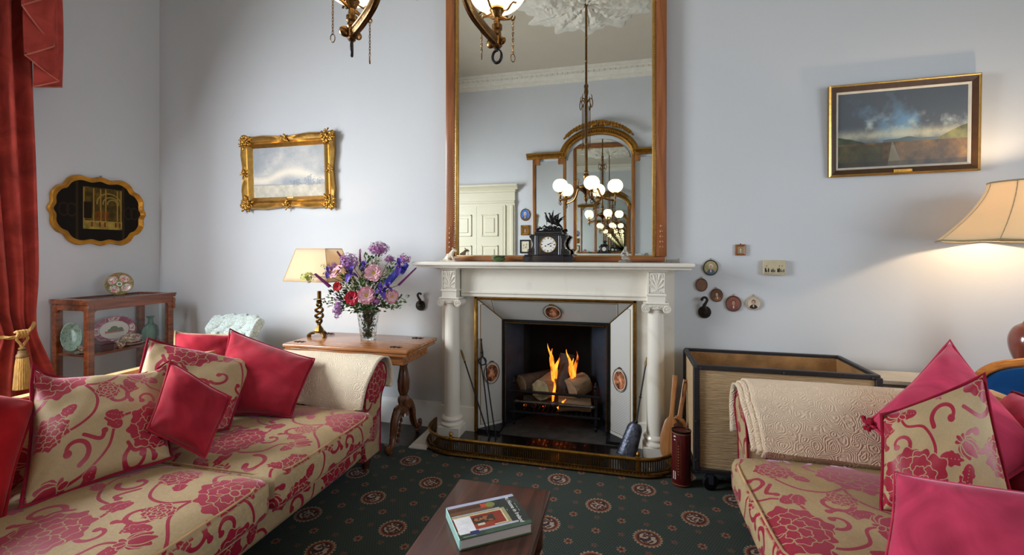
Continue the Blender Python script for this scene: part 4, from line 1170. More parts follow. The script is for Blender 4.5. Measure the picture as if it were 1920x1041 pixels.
# ---------------------------------------------------------------- floor-standing crate for logs
kraft = NT('quilted_kraft_lining')
v = kraft.co('Object', (6, 6, 55)); nz = kraft.n('ShaderNodeTexNoise', i_Scale=2.2, i_Detail=4.0, i_Distortion=.6); kraft.l(v, nz.inputs['Vector'])
kraft.l(kraft.mix(nz.outputs[0], srgb(168, 138, 100), srgb(200, 172, 134)), kraft.b.inputs['Base Color']); kraft.set(Roughness=.8); kraft.bump(nz.outputs[0], .9, .01)
inner = pm('stained_brown_hessian', srgb(150, 108, 62), .85, 0, .35, 9, .4, 120)
blk = pm('black_leather_edging', srgb(34, 32, 36), .42, 0, .2, 20, .15, 120)
cr = thing('log_crate', 'open tan woven crate on castors with black edging against the wall right of the fireplace', 'crate', (.8275, 2.90, 0))
a0, a1, b0, b1, c0, c1 = .392, 1.263, 2.682, 3.118, .125, .700
for nm, p, q in (('crate_side', (a0, b0, c0), (a1, b0 + .012, c1)), ('crate_side', (a0, b1 - .012, c0), (a1, b1, c1)), ('crate_side', (a0, b0, c0), (a0 + .012, b1, c1)), ('crate_side', (a1 - .012, b0, c0), (a1, b1, c1))):
    mb = MB(); mb.b2(p, q); mb.build(nm, kraft.m, cr)
mb = MB()
mb.b2((a0 + .013, b0 + .013, c0 + .02), (a1 - .013, b0 + .018, c1 - .005)); mb.b2((a0 + .013, b1 - .018, c0 + .02), (a1 - .013, b1 - .013, c1 - .005))
mb.b2((a0 + .013, b0 + .013, c0 + .02), (a0 + .018, b1 - .013, c1 - .005)); mb.b2((a1 - .018, b0 + .013, c0 + .02), (a1 - .013, b1 - .013, c1 - .005)); mb.b2((a0, b0, c0), (a1, b1, c0 + .02))
mb.build('crate_lining', inner, cr)
mb = MB(); e = .013
for z in (c0, c1):
    for y in (b0, b1): mb.b2((a0 - .006, y - e, z - e), (a1 + .006, y + e, z + e), .004)
    for x in (a0, a1): mb.b2((x - e, b0, z - e + .001), (x + e, b1, z + e - .001), .004)
for x in (a0, a1):
    for y in (b0, b1): mb.b2((x - e - .003, y - e - .003, c0), (x + e + .003, y + e + .003, c1), .004)
mb.build('leather_edging', blk, cr)
for x, z in ((a0 + .02, c1 - .003), ((a0 + a1) / 2, c1 - .003), (a1 - .03, c1 - .003), (a0 - .003, c0 + .06), (a0 - .003, .4)):
    mb = MB(); mb.ell((x, b0 - .018, z), (.006, .003, .006), seg=8, rings=5); mb.build('stud', M['ironb'], cr)
for x, y in ((.455, 2.705), (1.20, 2.705), (.455, 3.06), (1.20, 3.06)):
    mb = MB(); mb.lathe([(.036, -.011), (.044, -.008), (.044, .008), (.036, .011)], (x + .012, y - .01, .057), 24, RY(R(90)) @ RX(R(20)) if False else RX(R(90)) @ RY(R(25)))
    mb.lathe([(.010, -.013), (.010, .013)], (x + .012, y - .01, .057), 12, RX(R(90)) @ RY(R(25)))
    w = mb.build('castor', M['iron'], cr)
    mb = MB(); mb.b2((x - .022, y - .022, .106), (x + .032, y + .022, .124), .003); mb.b2((x - .006, y - .028, .050), (x + .028, y - .023, .110), .002); mb.b2((x - .006, y + .004, .050), (x + .028, y + .009, .110), .002)
    mb.build('castor_fork', M['ironb'], w)

# ---------------------------------------------------------------- coffee table and book
ct_ = thing('coffee_table', 'low dark red wood coffee table with moulded edge on the carpet', 'table', (-.46, 1.25, .012))
mb = MB(); mb.b2((-.645, .80, .404), (-.272, 1.705, .43), .008, 3); mb.b2((-.632, .815, .392), (-.285, 1.69, .406), .005); mb.build('table_top', M['darkwood'], ct_)
mb = MB(); mb.b2((-.622, .83, .318), (-.295, 1.675, .394), .004); mb.build('apron', M['darkwood'], ct_)
for x in (-.595, -.322):
    for y in (.87, 1.64):
        mb = MB(); mb.lathe([(.018, .012), (.024, .03), (.018, .06), (.014, .09), (.022, .12), (.028, .16), (.018, .19), (.026, .205), (.018, .22), (.030, .25), (.030, .32)], (x, y, 0), 18); mb.build('turned_leg', M['darkwood'], ct_)
mb = MB(); mb.b2((-.60, .87, .09), (-.32, 1.64, .105), .004); mb.build('stretcher', M['darkwood'], ct_)

bk = thing('book', 'hardback book with a red room on its dark green cover on the coffee table', 'book', (-.45, 1.405, .431))
A_ = A = Vector((-.608, 1.418, 0)); Bp = Vector((-.408, 1.560, 0)); Dp = Vector((-.486, 1.290, 0)); Cp = Vector((-.296, 1.412, 0))
ex = (Bp - A).normalized(); L = .243; ey = Vector((-ex.y, ex.x, 0)); Wd = .186
T = basis(Dp + Vector((0, 0, 0)), ex, ey, (0, 0, 1))   # origin near-left corner, x along the spine-to-edge, y away
def cover(h=372, w=486):
    y, x = np.mgrid[0:h, 0:w]; X = x / w; Y = y / h     # Y=0 top of picture (far side)
    im = np.zeros((h, w, 3)) + np.array((.13, .16, .15)); q = fbm(h, w, 30, 3)
    im[Y < .085] = (.72, .74, .84)
    m = (Y > .10) & (Y < .32) & (X < .62) & (Y < .34 - .02 * X); im[m] = np.array((.42, .28, .19)); 
    m = (Y > .12) & (Y < .22) & (X < .60); im[m] = (.30, .17, .11)
    m = (np.hypot((X - .60) / .07, (Y - .19) / .08) < 1); im[m] = (.50, .52, .24)
    m = (X > .46) & (X < .54) & (Y > .12) & (Y < .24); im[m] = (.78, .28, .16)
    m = (Y > .33) & (Y < .39) & (X < .70); im[m] = (.70, .71, .78)
    m = (Y > .36) & (Y < .86) & (X < .76); im[m] = (.66, .62, .45)
    m = (Y > .40) & (Y < .80) & (X < .71); im[m] = (.90, .84, .70)
    m = (Y > .42) & (Y < .78) & (X < .69); im[m] = (.56, .16, .10)
    m = (Y > .48) & (Y < .68) & (X > .26) & (X < .56); im[m] = (.20, .15, .10)
    m = (Y > .50) & (Y < .66) & (X > .28) & (X < .54) & (q > .52); im[m] = (.60, .36, .22)
    m = (Y > .70) & (Y < .82) & (X > .22) & (X < .52); im[m] = (.62, .22, .12)
    m = (Y > .68) & (Y < .74) & (X > .30) & (X < .40); im[m] = (.85, .80, .72)
    m = (Y > .42) & (Y < .92) & (X > .02) & (X < .25); im[m] = (.93, .93, .95)
    m = (Y > .83) & (Y < .88) & (X > .24) & (X < .84); im[m] = (.74, .74, .82)
    m = (Y > .88) & (X < .60); im[m] = (.20, .29, .24)
    m = (Y > .84) & (Y < .94) & (X > .16) & (X < .28); im[m] = (.16, .20, .42)
    m = (Y > .89) & (X > .35); im[m] = (.24, .33, .27)
    m = (Y > .945) & (Y < .965) & (X > .05) & (X < .22); im[m] = (.55, .58, .55)
    im *= (.92 + .16 * q)[..., None]; return im
cvm, _, _ = patt('green_book_cover', cover(), .22, Coat_Weight=.5)
mb = MB(T); mb.prism([(0, 0), (L, 0), (L, Wd), (0, Wd)], .0025, TR(0, 0, .462)); mb.build('front_cover', cvm, bk, angle=0)
mb = MB(T); mb.b2((0, 0, .431), (L, Wd, .4335)); o = mb.build('back_cover', pm('green_blue_board', srgb(70, 92, 60), .3), bk); o['label'] = 'green back board'
mb = MB(T); mb.b2((.004, .004, .4335), (L - .005, Wd - .004, .462)); mb.build('page_block', pm('page_edges', srgb(196, 186, 180), .8, 0, .06, 200, stretch=(1, 1, 12)), bk)
mb = MB(T); mb.b2((-.002, 0, .431), (.004, Wd, .4645), .002); o = mb.build('spine', pm('pale_aqua_spine', srgb(168, 214, 206), .25), bk); o['label'] = 'pale aqua spine'
fc = bpy.data.curves.new('title', 'FONT'); fc.body = 'At Home in Ireland'; fc.size = .0205; fc.align_x = 'CENTER'; fc.extrude = .0002; fc.shear = .12
fc.materials.append(pm('white_print', srgb(240, 240, 236), .4))
fo = bpy.data.objects.new('title_lettering', fc); COL.objects.link(fo)
bpy.context.view_layer.update()
me = bpy.data.meshes.new_from_object(fo.evaluated_get(bpy.context.evaluated_depsgraph_get()))
bpy.data.objects.remove(fo); bpy.data.curves.remove(fc)
me.transform(WM(bk).inverted() @ T @ TR(L * .855, Wd * .52, .4648) @ RZ(R(-90)))
fo = bpy.data.objects.new('title_lettering', me); COL.objects.link(fo); fo.parent = bk
mb = MB(T)
for k in range(3): mb.b2((L * .935, Wd * (.62 - .1 * k), .4645), (L * .945, Wd * (.69 - .1 * k), .4648))
mb.b2((L * .78, Wd * .50, .4645), (L * .79, Wd * .56, .4648)); o = mb.build('author_lettering', pm('grey_print', srgb(130, 150, 140), .4), bk)
# ---------------------------------------------------------------- fender
fd = thing('fender', 'low pierced brass fender curving round the dark hearth', 'fender', (FX, 2.75, .012))
def fpath(off=0.0, n=14):
    x0, x1, yb, yf, r = -1.335 - off, .315 + off, 3.06, 2.745 - off, .25
    P = [Vector((x0, yb, 0)), Vector((x0, yf + r + .02, 0))]
    P += [Vector((x0 + r - r * math.cos(a), yf + r - r * math.sin(a), 0)) for a in [pi / 2 * k / n for k in range(n + 1)]]
    P += [Vector((x0 + r + (x1 - x0 - 2 * r) * k / 30, yf, 0)) for k in range(1, 30)]
    P += [Vector((x1 - r + r * math.sin(a), yf + r - r * math.cos(a), 0)) for a in [pi / 2 * k / n for k in range(n + 1)]]
    P += [Vector((x1, yf + r + .02, 0)), Vector((x1, yb, 0))]
    return P
def zed(P, z): return [Vector((p.x, p.y, z)) for p in P]
mb = MB(); mb.tube(zed(fpath(.004), .118), .011, 10, flat=.8); mb.tube(zed(fpath(.001), .108), .006, 8); mb.build('top_rail', M['brass'], fd)
mb = MB(); P = fpath(0); 
def resample(P, step):
    out = []; acc = 0
    for a, b in zip(P[:-1], P[1:]):
        L = (b - a).length; t = acc
        while t < L: out.append((a.lerp(b, t / L), (b - a).normalized())); t += step
        acc = t - L
    return out
for p, d in resample(P, .0145):
    mb.box((p.x, p.y, .074), (.0065, .003, .056), M=RZ(math.atan2(d.y, d.x)))
g = mb.build('pierced_gallery', M['brassd'], fd)
mb = MB(); mb.tube(zed(fpath(.004), .044), .006, 6); mb.tube(zed(fpath(.012), .026), .013, 8)
for p, d in resample(fpath(.013), .020): mb.ell((p.x, p.y, .038), (.007, .007, .006), seg=6, rings=4)
mb.build('base_moulding', M['brassd'], fd)
for x, y in ((-1.10, 2.745), (.08, 2.745)):
    mb = MB(); mb.b2((x - .012, y - .006, .02), (x + .012, y + .008, .118), .003); mb.lathe([(.016, .125), (.018, .130), (.008, .136), (.009, .142), (.013, .150), (.009, .160), (.002, .166)], (x, y, 0), 14); mb.build('finial', M['brass'], fd)

# ---------------------------------------------------------------- fire basket, logs, flames
gr = thing('fire_basket', 'black iron grate with turned bars holding burning logs', 'grate', (FX, 3.25, .034))
def turned(mb, a, b, prof):
    a = Vector(a); b = Vector(b); d = (b - a); L = d.length; q = d.to_track_quat('Z', 'Y').to_matrix().to_4x4()
    mb.lathe([(r, t * L) for t, r in prof], a, 12, q)
for x in (-.795, -.195):
    mb = MB(); mb.b2((x - .010, 3.225, .10), (x + .010, 3.250, .345), .002)
    mb.lathe([(.010, .345), (.016, .352), (.010, .358), (.016, .372), (.016, .380), (.007, .392), (.009, .398), (.002, .410)], (x, 3.237, 0), 12)
    mb.lathe([(.003, .055), (.010, .065), (.014, .080), (.008, .088), (.014, .100)], (x, 3.237, 0), 12); mb.build('post', M['iron'], gr)
mb = MB(); mb.b2((-.825, 3.215, .302), (-.165, 3.240, .318), .003); mb.build('top_bar', M['iron'], gr)
mb = MB(); turned(mb, (-.79, 3.225, .236), (-.20, 3.225, .236), [(0, .008), (.03, .015), (.06, .009), (.40, .013), (.44, .010), (.455, .020), (.47, .012), (.5, .022), (.53, .012), (.545, .020), (.56, .010), (.60, .013), (.94, .009), (.97, .015), (1, .008)]); mb.build('turned_bar', pm('worn_iron', srgb(92, 84, 80), .4, .8, .3, 30), gr)
mb = MB(); mb.b2((-.825, 3.215, .150), (-.165, 3.245, .166), .003); mb.build('lower_bar', M['iron'], gr)
mb = MB()
for k in range(16): mb.b2((-.76 + k * .035, 3.24, .158), (-.75 + k * .035, 3.56, .172))
mb.b2((-.78, 3.54, .14), (-.21, 3.56, .26)); mb.build('bottom_grate', M['iron'], gr)
for x in (-.74, -.26):
    mb = MB(); mb.cyl((x, 3.5, .03), (x, 3.5, .16), .012); mb.build('rear_leg', M['iron'], gr)

bark = pm('log_bark', srgb(78, 62, 50), .9, 0, .4, 14, .8, 40)
cut = pm('split_log_wood', srgb(150, 122, 92), .85, 0, .25, 8, .6, 60, stretch=(.6, 3, 6))
pale = pm('ashy_log_end', srgb(170, 150, 112), .9, 0, .35, 20, .6, 60)
dark = pm('charred_log', srgb(58, 52, 48), .9, 0, .3, 18, .8, 60)
def log(label, a, b, r, m, mend, seed, split=False):
    a = Vector(a); b = Vector(b); d = (b - a).normalized(); s = d.orthogonal().normalized(); w = d.cross(s)
    n = 16; ring = []
    mb = MB()
    pts = []
    for j in range(9):
        t = j / 8; c = a.lerp(b, t); row = []
        for k in range(n):
            al = 2 * pi * k / n; rr = r * (1 + .16 * mnoise.noise(Vector((math.cos(al) * 1.5 + seed, math.sin(al) * 1.5, t * 2))))
            if split and .2 < k / n < .62: rr *= .62 + .1 * abs(k / n - .41)
            row.append(mb._v(c + (s * math.cos(al) + w * math.sin(al)) * rr))
        pts.append(row)
    for j in range(8):
        for k in range(n): mb._f([pts[j][k], pts[j][(k + 1) % n], pts[j + 1][(k + 1) % n], pts[j + 1][k]])
    o = thing('log', label, 'log', (a + b) / 2 - Vector((0, 0, r)), 'logs burning in the grate')
    mb.build('log_side', m, o)
    for c, t in ((a, 0), (b, 1)):
        mb = MB(); vs = []
        for k in range(n):
            al = 2 * pi * k / n; rr = r * (1 + .16 * mnoise.noise(Vector((math.cos(al) * 1.5 + seed, math.sin(al) * 1.5, t * 2)))) * .995
            if split and .2 < k / n < .62: rr *= .62 + .1 * abs(k / n - .41)
            vs.append(mb._v(c + (s * math.cos(al) + w * math.sin(al)) * rr + d * (.0015 if t else -.0015)))
        mb._f(vs, False)
        mb.build('cut_end', mend, o)
    return o
log('brown split log at the left end of the fire', (-.755, 3.31, .335), (-.55, 3.52, .34), .070, bark, cut, 1, True)
log('pale ash-covered log end left of the flame', (-.60, 3.27, .315), (-.50, 3.50, .34), .078, cut, pale, 2)
log('charred dark log standing between the two flames', (-.455, 3.33, .20), (-.415, 3.42, .56), .056, dark, dark, 3)
log('large split log with pale grain at the right of the fire', (-.385, 3.30, .325), (-.285, 3.40, .36), .080, cut, cut, 4, True)
log('split log lying low behind the bars on the right', (-.47, 3.29, .225), (-.24, 3.33, .225), .058, cut, cut, 5)
log('thin log lying low behind the bars on the left', (-.74, 3.34, .215), (-.50, 3.36, .22), .036, bark, cut, 6)
t = NT('glowing_embers'); n1 = t.n('ShaderNodeTexNoise', i_Scale=26.0); t.l(t.co('Object'), n1.inputs['Vector'])
rp = t.n('ShaderNodeValToRGB'); rp.color_ramp.elements[0].position = .52; rp.color_ramp.elements[0].color = (0, 0, 0, 1); rp.color_ramp.elements[1].position = .66; rp.color_ramp.elements[1].color = (1, .16, .02, 1)
t.l(n1.outputs[0], rp.inputs[0]); t.l(rp.outputs[0], t.b.inputs['Emission Color']); t.set(Base_Color=(.03, .02, .02), Roughness=.95, Emission_Strength=2.2)
rg = random.Random(3); mb = MB()
for k in range(130):
    s = rg.uniform(.008, .02); mb.ell((rg.uniform(-.74, -.26), rg.uniform(3.27, 3.53), .172 + s + rg.uniform(0, .012)), (s, s * rg.uniform(.6, 1.2), s * .8), RZ(rg.random() * 3), 6, 4)
o = mb.build('embers', t.m); tag(o, 'bed of glowing embers under the logs', 'embers', kind='stuff')
t = NT('flame')
g = t.n('ShaderNodeTexCoord'); mp = t.n('ShaderNodeMapping'); mp.inputs['Scale'].default_value = (14, 14, 6); t.l(g.outputs['Object'], mp.inputs[0])
nz = t.n('ShaderNodeTexNoise', i_Scale=1.3, i_Detail=4.0, i_Distortion=1.0); t.l(mp.outputs[0], nz.inputs['Vector'])
rp = t.n('ShaderNodeValToRGB'); e = rp.color_ramp.elements; e[0].position = .32; e[0].color = (.9, .09, .005, 1); e[1].position = .66; e[1].color = (1, .38, .035, 1)
t.l(nz.outputs[0], rp.inputs[0])
em = t.n('ShaderNodeEmission', i_Strength=2.4); t.l(rp.outputs[0], em.inputs[0]); tr = t.n('ShaderNodeBsdfTransparent'); mx = t.n('ShaderNodeMixShader')
al = t.n('ShaderNodeMapRange'); al.inputs[1].default_value = .34; al.inputs[2].default_value = .56; t.l(nz.outputs[0], al.inputs[0])
t.l(al.outputs[0], mx.inputs[0]); t.l(tr.outputs[0], mx.inputs[1]); t.l(em.outputs[0], mx.inputs[2]); t.l(mx.outputs[0], t.out.inputs[0])
def flame(label, tongues):
    x, y, z = tongues[0][0]
    o = None; mb = MB()
    for (bx, by, bz), h, w, lean, sd in tongues:
        pts = []; rad = []
        for k in range(22):
            u = k / 21
            pts.append((bx + lean * u * u + .012 * math.sin(u * 7 + sd) * u, by + .006 * math.sin(u * 5 + sd), bz + h * u)); rad.append(w * (max(.0, math.sin(pi * min(1, u * .82 + .12))) ** 1.3) * (1 - u) ** .45 + .0008)
        mb.tube(pts, rad, 12, flat=.55)
    o = mb.build('flame', t.m); return tag(o, label, 'flame', 'flames in the grate')
flame('tall forked orange flame left of the charred log', [((-.515, 3.32, .37), .25, .024, -.012, 0), ((-.495, 3.33, .39), .18, .018, .022, 2), ((-.505, 3.27, .215), .22, .012, .012, 4), ((-.522, 3.34, .42), .23, .016, -.03, 5)])
flame('orange flame with a yellow heart right of the charred log', [((-.372, 3.30, .40), .16, .026, .0, 1), ((-.350, 3.31, .42), .19, .016, .018, 3), ((-.385, 3.31, .43), .19, .013, -.022, 5)])
flame('small flame licking low behind the bars', [((-.43, 3.25, .20), .075, .014, .01, 1), ((-.46, 3.26, .18), .05, .012, -.01, 1)])

# ---------------------------------------------------------------- fire irons
o = thing('poker', 'thin black poker with brass handle leaning left of the tile panel', 'poker', (-.93, 3.0, .026))
a, b = Vector((-.925, 3.03, .030)), Vector((-1.128, 3.085, .545)); d = (b - a).normalized()
mb = MB(); mb.cyl(a, b, .0055, .0055, 10); mb.ell(a.lerp(b, .99), .008); mb.build('shaft', M['iron'], o)
mb = MB(); mb.tube([b, b + d * .03, b + d * .07, b + d * .085], [.006, .009, .007, .004], 10); mb.build('handle', M['brassd'], o)
o = thing('tongs', 'black iron fire tongs with looped hinge leaning on the tiles', 'tongs', (-.90, 3.04, .026))
t0 = Vector((-1.0, 3.112, .58)); 
for f_, k_ in ((Vector((-.925, 3.05, .028)), .012), (Vector((-.875, 3.03, .028)), -.012)):
    mb = MB(); mb.tube(spline([t0, t0.lerp(f_, .08) + Vector((-k_ * 1.4, 0, 0)), t0.lerp(f_, .35) + Vector((-k_ * .6, 0, 0)), f_], 8), .0048, 8); mb.ell(f_, (.012, .008, .004)); mb.build('leg', M['iron'], o)
mb = MB(); mb.tube([t0 + Vector((.028 * math.cos(a), 0, -.035 + .028 * math.sin(a))) for a in [2 * pi * k / 20 for k in range(20)]], .005, 8, closed=True)
mb.tube([t0 + Vector((0, 0, -.01)), t0 + Vector((-.004, 0, .05)), t0 + Vector((-.008, 0, .095)), t0 + Vector((-.009, 0, .115))], [.009, .007, .006, .004], 10); mb.ell(t0 + Vector((-.0095, 0, .12)), .009); mb.ell(t0 + Vector((-.003, 0, .03)), .011); mb.build('handle', M['iron'], o)
o = thing('fire_shovel', 'blue-black iron fire shovel standing against the right column', 'shovel', (.03, 2.96, .026))
b0_, b1_ = Vector((.005, 2.945, .028)), Vector((.075, 3.005, .235)); top = Vector((.137, 3.085, .585))
dd = (b1_ - b0_).normalized(); sx_ = Vector((1, -.25, -.15)); sx_ = (sx_ - dd * sx_.dot(dd)).normalized(); nn = sx_.cross(dd)
def blade(u, v):
    w = .062 * (1 - .28 * v) * (1 if v < .9 else 1 - (v - .9) * 4)
    return b0_ + dd * (.225 * v) + sx_ * (2 * u - 1) * w + nn * (-.022 * abs(2 * u - 1) ** 3 + .004)
mb = MB(); mb.grid(blade, 12, 14); mb.build('blade', pm('scuffed_blue_steel', srgb(82, 86, 100), .38, .7, .6, 22, .4, 60), o, solid=.003)
mb = MB(); mb.tube([b1_, b1_.lerp(top, .3), top], [.007, .005, .005], 8); mb.ell(b1_.lerp(top, .02), .012); mb.ell(b1_.lerp(top, .45), .009); mb.ell(b1_.lerp(top, .5), .007); mb.build('shaft', M['iron'], o)
mb = MB(); dl = (top - b1_).normalized(); mb.tube([top, top + dl * .02, top + dl * .06], [.006, .008, .005], 8); mb.build('handle', M['brassd'], o)

# bellows and whisky tin
o = thing('bellows', 'wooden bellows standing nozzle down between column and crate', 'bellows', (.29, 3.02, .012))
lw = wood('pale_beech', srgb(150, 96, 52), srgb(190, 132, 78), .45, 2, 2, .2)
for k, (p0, p1, tp_) in enumerate((((.275, 2.93, .03), (.285, 2.96, .28), (.318, 3.02, .555)), ((.345, 2.99, .03), (.335, 2.99, .28), (.385, 3.06, .52)))):
    mb = MB(); p0, p1, tp_ = Vector(p0), Vector(p1), Vector(tp_)
    mb.tube(spline([p0, p0.lerp(p1, .35), p1, p1.lerp(tp_, .12), p1.lerp(tp_, .5), tp_], 5), [.016, .058, .062, .030, .014, .013, .014, .016], 14, flat=.20)
    mb.build('board', lw, o)
mb = MB(); mb.tube(spline([(.31, 2.96, .03), (.31, 2.97, .15), (.31, 2.985, .26), (.315, 2.99, .29)], 5), [.02, .048, .050, .02], 12, flat=.75); mb.build('leather', pm('brown_leather', srgb(70, 36, 26), .5, 0, .25, 15, .3, 60), o)
mb = MB(); mb.tube(spline([(.385, 3.06, .50), (.372, 3.03, .51), (.362, 3.03, .45), (.366, 3.03, .38), (.38, 3.04, .42)], 6), .004, 6, flat=.4); mb.build('strap', pm('dark_strap', srgb(48, 26, 22), .5), o)
o = thing('drinks_tin', 'tall dark red cylindrical tin with gold print standing beside the crate', 'tin', (.318, 2.715, .012))
tc = (.318, 2.722, 0)
mb = MB(); ov = Matrix.Diagonal((1, .85, 1, 1)); mb.lathe([(.050, .014), (.052, .018), (.052, .318), (.050, .322)], tc, 36, ov); tinm = pm('dark_red_tin', srgb(92, 22, 24), .28, .3, .15, 5, Coat_Weight=.4); mb.build('tin_body', tinm, o)
mb = MB(); mb.lathe([(.053, .316), (.0535, .326), (.047, .327), (.045, .318)], tc, 36, ov, caps=False); mb.lathe([(.045, .317), (.0449, .318)], tc, 30, ov); mb.build('lid', pm('dark_tin_lid', srgb(44, 38, 42), .3, .8, .2, 20), o)
gold = pm('gold_print', srgb(150, 104, 66), .4, .5)
mb = MB()
for z in (.022, .308): mb.lathe([(.0524, z), (.0526, z + .003), (.0524, z + .006)], tc, 36, ov, caps=False)
def ontin(a, z, w, h):
    p = []
    for s_, q in ((-1, -1), (1, -1), (1, 1), (-1, 1)):
        al = a + s_ * w / 2 / .052; p.append((tc[0] + .0525 * math.cos(al), tc[1] + .0525 * .85 * math.sin(al), z + q * h / 2))
    return p
for k in range(11):
    mb.quad(*ontin(-1.98, .085 + k * .016, .009, .007))
mb.quad(*ontin(-2.20, .17, .0012, .22)); mb.quad(*ontin(-1.72, .17, .0012, .22))
mb.build('gold_lettering', gold, o, angle=0)
mb = MB(); mb.quad(*ontin(-2.42, .295, .014, .008)); mb.quad(*ontin(-2.42, .276, .010, .006)); mb.quad(*ontin(-2.46, .075, .018, .045)); mb.build('white_label', pm('white_label', srgb(220, 214, 208), .5), o, angle=0)
mb = MB()
for k in range(7): mb.quad(*[(q[0] - .0003, q[1] - .0004, q[2]) for q in ontin(-2.46, .060 + k * .005, .013, .0018)])
mb.build('barcode', M['iron'], o, angle=0)

# ---------------------------------------------------------------- mantel ornaments
MZ = 1.2725
ivory = pm('cream_china', srgb(232, 222, 200), .25, 0, .06, 20, Coat_Weight=.5)
def skin(name, pts, edges, radii, m, parent, sub=2):
    me = bpy.data.meshes.new(name); inv = WM(parent).inverted()
    me.from_pydata([inv @ Vector(p) for p in pts], edges, []); o = bpy.data.objects.new(name, me); COL.objects.link(o); o.parent = parent
    me.materials.append(m)
    md = o.modifiers.new('skin', 'SKIN'); md.use_smooth_shade = True
    for i, v in enumerate(me.skin_vertices[0].data): v.radius = (radii[i], radii[i]); v.use_root = (i == 0)
    s = o.modifiers.new('sub', 'SUBSURF'); s.levels = sub; s.render_levels = sub
    return o
o = thing('dog_figurine', 'small cream china dog sitting on the left end of the mantel', 'figurine', (-1.20, 3.03, MZ))
X0, Y0 = -1.225, 3.03
P = lambda x, z, y=0: (X0 + x, Y0 + y, MZ + z)
skin('dog_body', [P(-.012, .030), P(.008, .050), P(.024, .068), P(.034, .082), P(.050, .076), P(.030, .030, -.008), P(.036, .006, -.010), P(.030, .030, .008), P(.036, .006, .010), P(-.020, .018), P(.004, .008, -.012), P(.004, .008, .012), P(-.050, .012), P(-.030, .014), P(.060, .072)],
     [(0, 1), (1, 2), (2, 3), (3, 4), (1, 5), (5, 6), (1, 7), (7, 8), (0, 9), (9, 10), (9, 11), (9, 13), (13, 12), (4, 14)], [.018, .016, .012, .014, .009, .006, .004, .006, .004, .018, .007, .007, .003, .006, .005], ivory, o)
mb = MB(); 
for y in (-.007, .007): mb.tube([P(.028, .090, y), P(.024, .100, y * 1.2)], [.005, .001], 6)
mb.build('ear', ivory, o)
mb = MB(); mb.b2((X0 - .062, Y0 - .024, MZ), (X0 + .052, Y0 + .024, MZ + .006), .002); mb.build('base', ivory, o)
jade = pm('green_jade_glaze', srgb(62, 88, 40), .12, 0, .35, 14, Coat_Weight=.8)
o = thing('green_bowl', 'small squat green bowl on the mantel left of the clock', 'bowl', (-.853, 3.03, MZ))
mb = MB(); mb.lathe([(.026, 0), (.028, .003), (.046, .012), (.052, .022), (.046, .031), (.040, .033), (.046, .037), (.048, .040), (.044, .040), (.036, .034), (.036, .020), (.001, .012)], (-.853, 3.03, MZ), 32, caps=False); mb.build('bowl_body', jade, o)
mb = MB(); mb.lathe([(.0485, .0385), (.049, .041), (.046, .042), (.044, .040)], (-.853, 3.03, MZ), 32, caps=False); mb.build('silver_rim', pm('silver_rim', srgb(170, 172, 168), .25, 1.0), o)

# black slate clock with birds
ebony = pm('polished_black_slate', srgb(26, 24, 30), .14, 0, .2, 10, Coat_Weight=.6)
bronze = pm('dark_bronze', srgb(38, 36, 38), .34, .7, .3, 40, .3, 80)
kx, ky = -.497, 3.035
ck = thing('mantel_clock', 'black slate mantel clock with white dial and bronze birds on top', 'clock', (kx, ky, MZ))
mb = MB(); mb.b2((kx - .172, ky - .058, MZ), (kx + .172, ky + .062, MZ + .040), .004); mb.b2((kx - .105, ky - .070, MZ), (kx + .105, ky + .066, MZ + .046), .004); mb.b2((kx - .165, ky - .050, MZ + .040), (kx + .165, ky + .055, MZ + .050), .004); mb.build('plinth', ebony, ck)
mb = MB(); mb.b2((kx - .098, ky - .045, MZ + .046), (kx + .098, ky + .050, MZ + .180), .003)
for sx in (-1, 1):
    side = [(0, .05), (.062, .05), (.066, .062), (.058, .078), (.040, .090), (.030, .110), (.030, .130), (.040, .155), (.052, .170), (.052, .180), (0, .180)]
    mb.prism([(p[0] * sx, p[1]) for p in [(q.x, q.y) for q in spline([(a, b, 0) for a, b in side[1:-1]], 3)] + [(0, .18), (0, .05)]], .085, basis((kx + sx * .078, ky + .045, MZ), (1, 0, 0), (0, 0, 1), (0, -1, 0)), smooth=True)
    mb.cyl((kx + sx * .080, ky - .052, MZ + .05), (kx + sx * .080, ky - .052, MZ + .178), .012)
    sp = [(kx + sx * (.125 + .018 * (1 - k / 30) * math.cos(k / 30 * 9)), ky - .042, MZ + .072 + .018 * (1 - k / 30) * math.sin(k / 30 * 9)) for k in range(30)]
    mb.tube(sp, .003, 6)
mb.b2((kx - .120, ky - .058, MZ + .178), (kx + .120, ky + .056, MZ + .188), .003); mb.b2((kx - .095, ky - .048, MZ + .188), (kx + .095, ky + .048, MZ + .205), .005); mb.build('clock_case', ebony, ck)
Tm = basis((kx, ky - .046, MZ + .118), (1, 0, 0), (0, 0, 1), (0, -1, 0))
mb = MB(); mb.lathe([(.056, 0), (.058, .004), (.054, .008), (.051, .004), (.051, 0)], (0, 0, 0), 40, Tm, caps=False); mb.build('gilt_bezel', M['giltb'], ck)
mb = MB(); mb.lathe([(.052, .001), (.052, .003)], (0, 0, 0), 40, Tm); dl_ = mb.build('dial', pm('white_enamel', srgb(238, 236, 230), .3, 0, .02), ck)
mb = MB()
for k in range(12):
    a = k * pi / 6; c, s_ = math.sin(a), math.cos(a)
    w = .0014 if k % 3 else .0020
    mb.box(Tm @ Vector((.043 * c, .043 * s_, .0036)), (w * 2, .0006, .010), M=RY(a))
    if k % 3 == 0: mb.box(Tm @ Vector((.043 * c + .0035 * s_, .043 * s_ - .0035 * c, .0036)), (w, .0006, .009), M=RY(a))
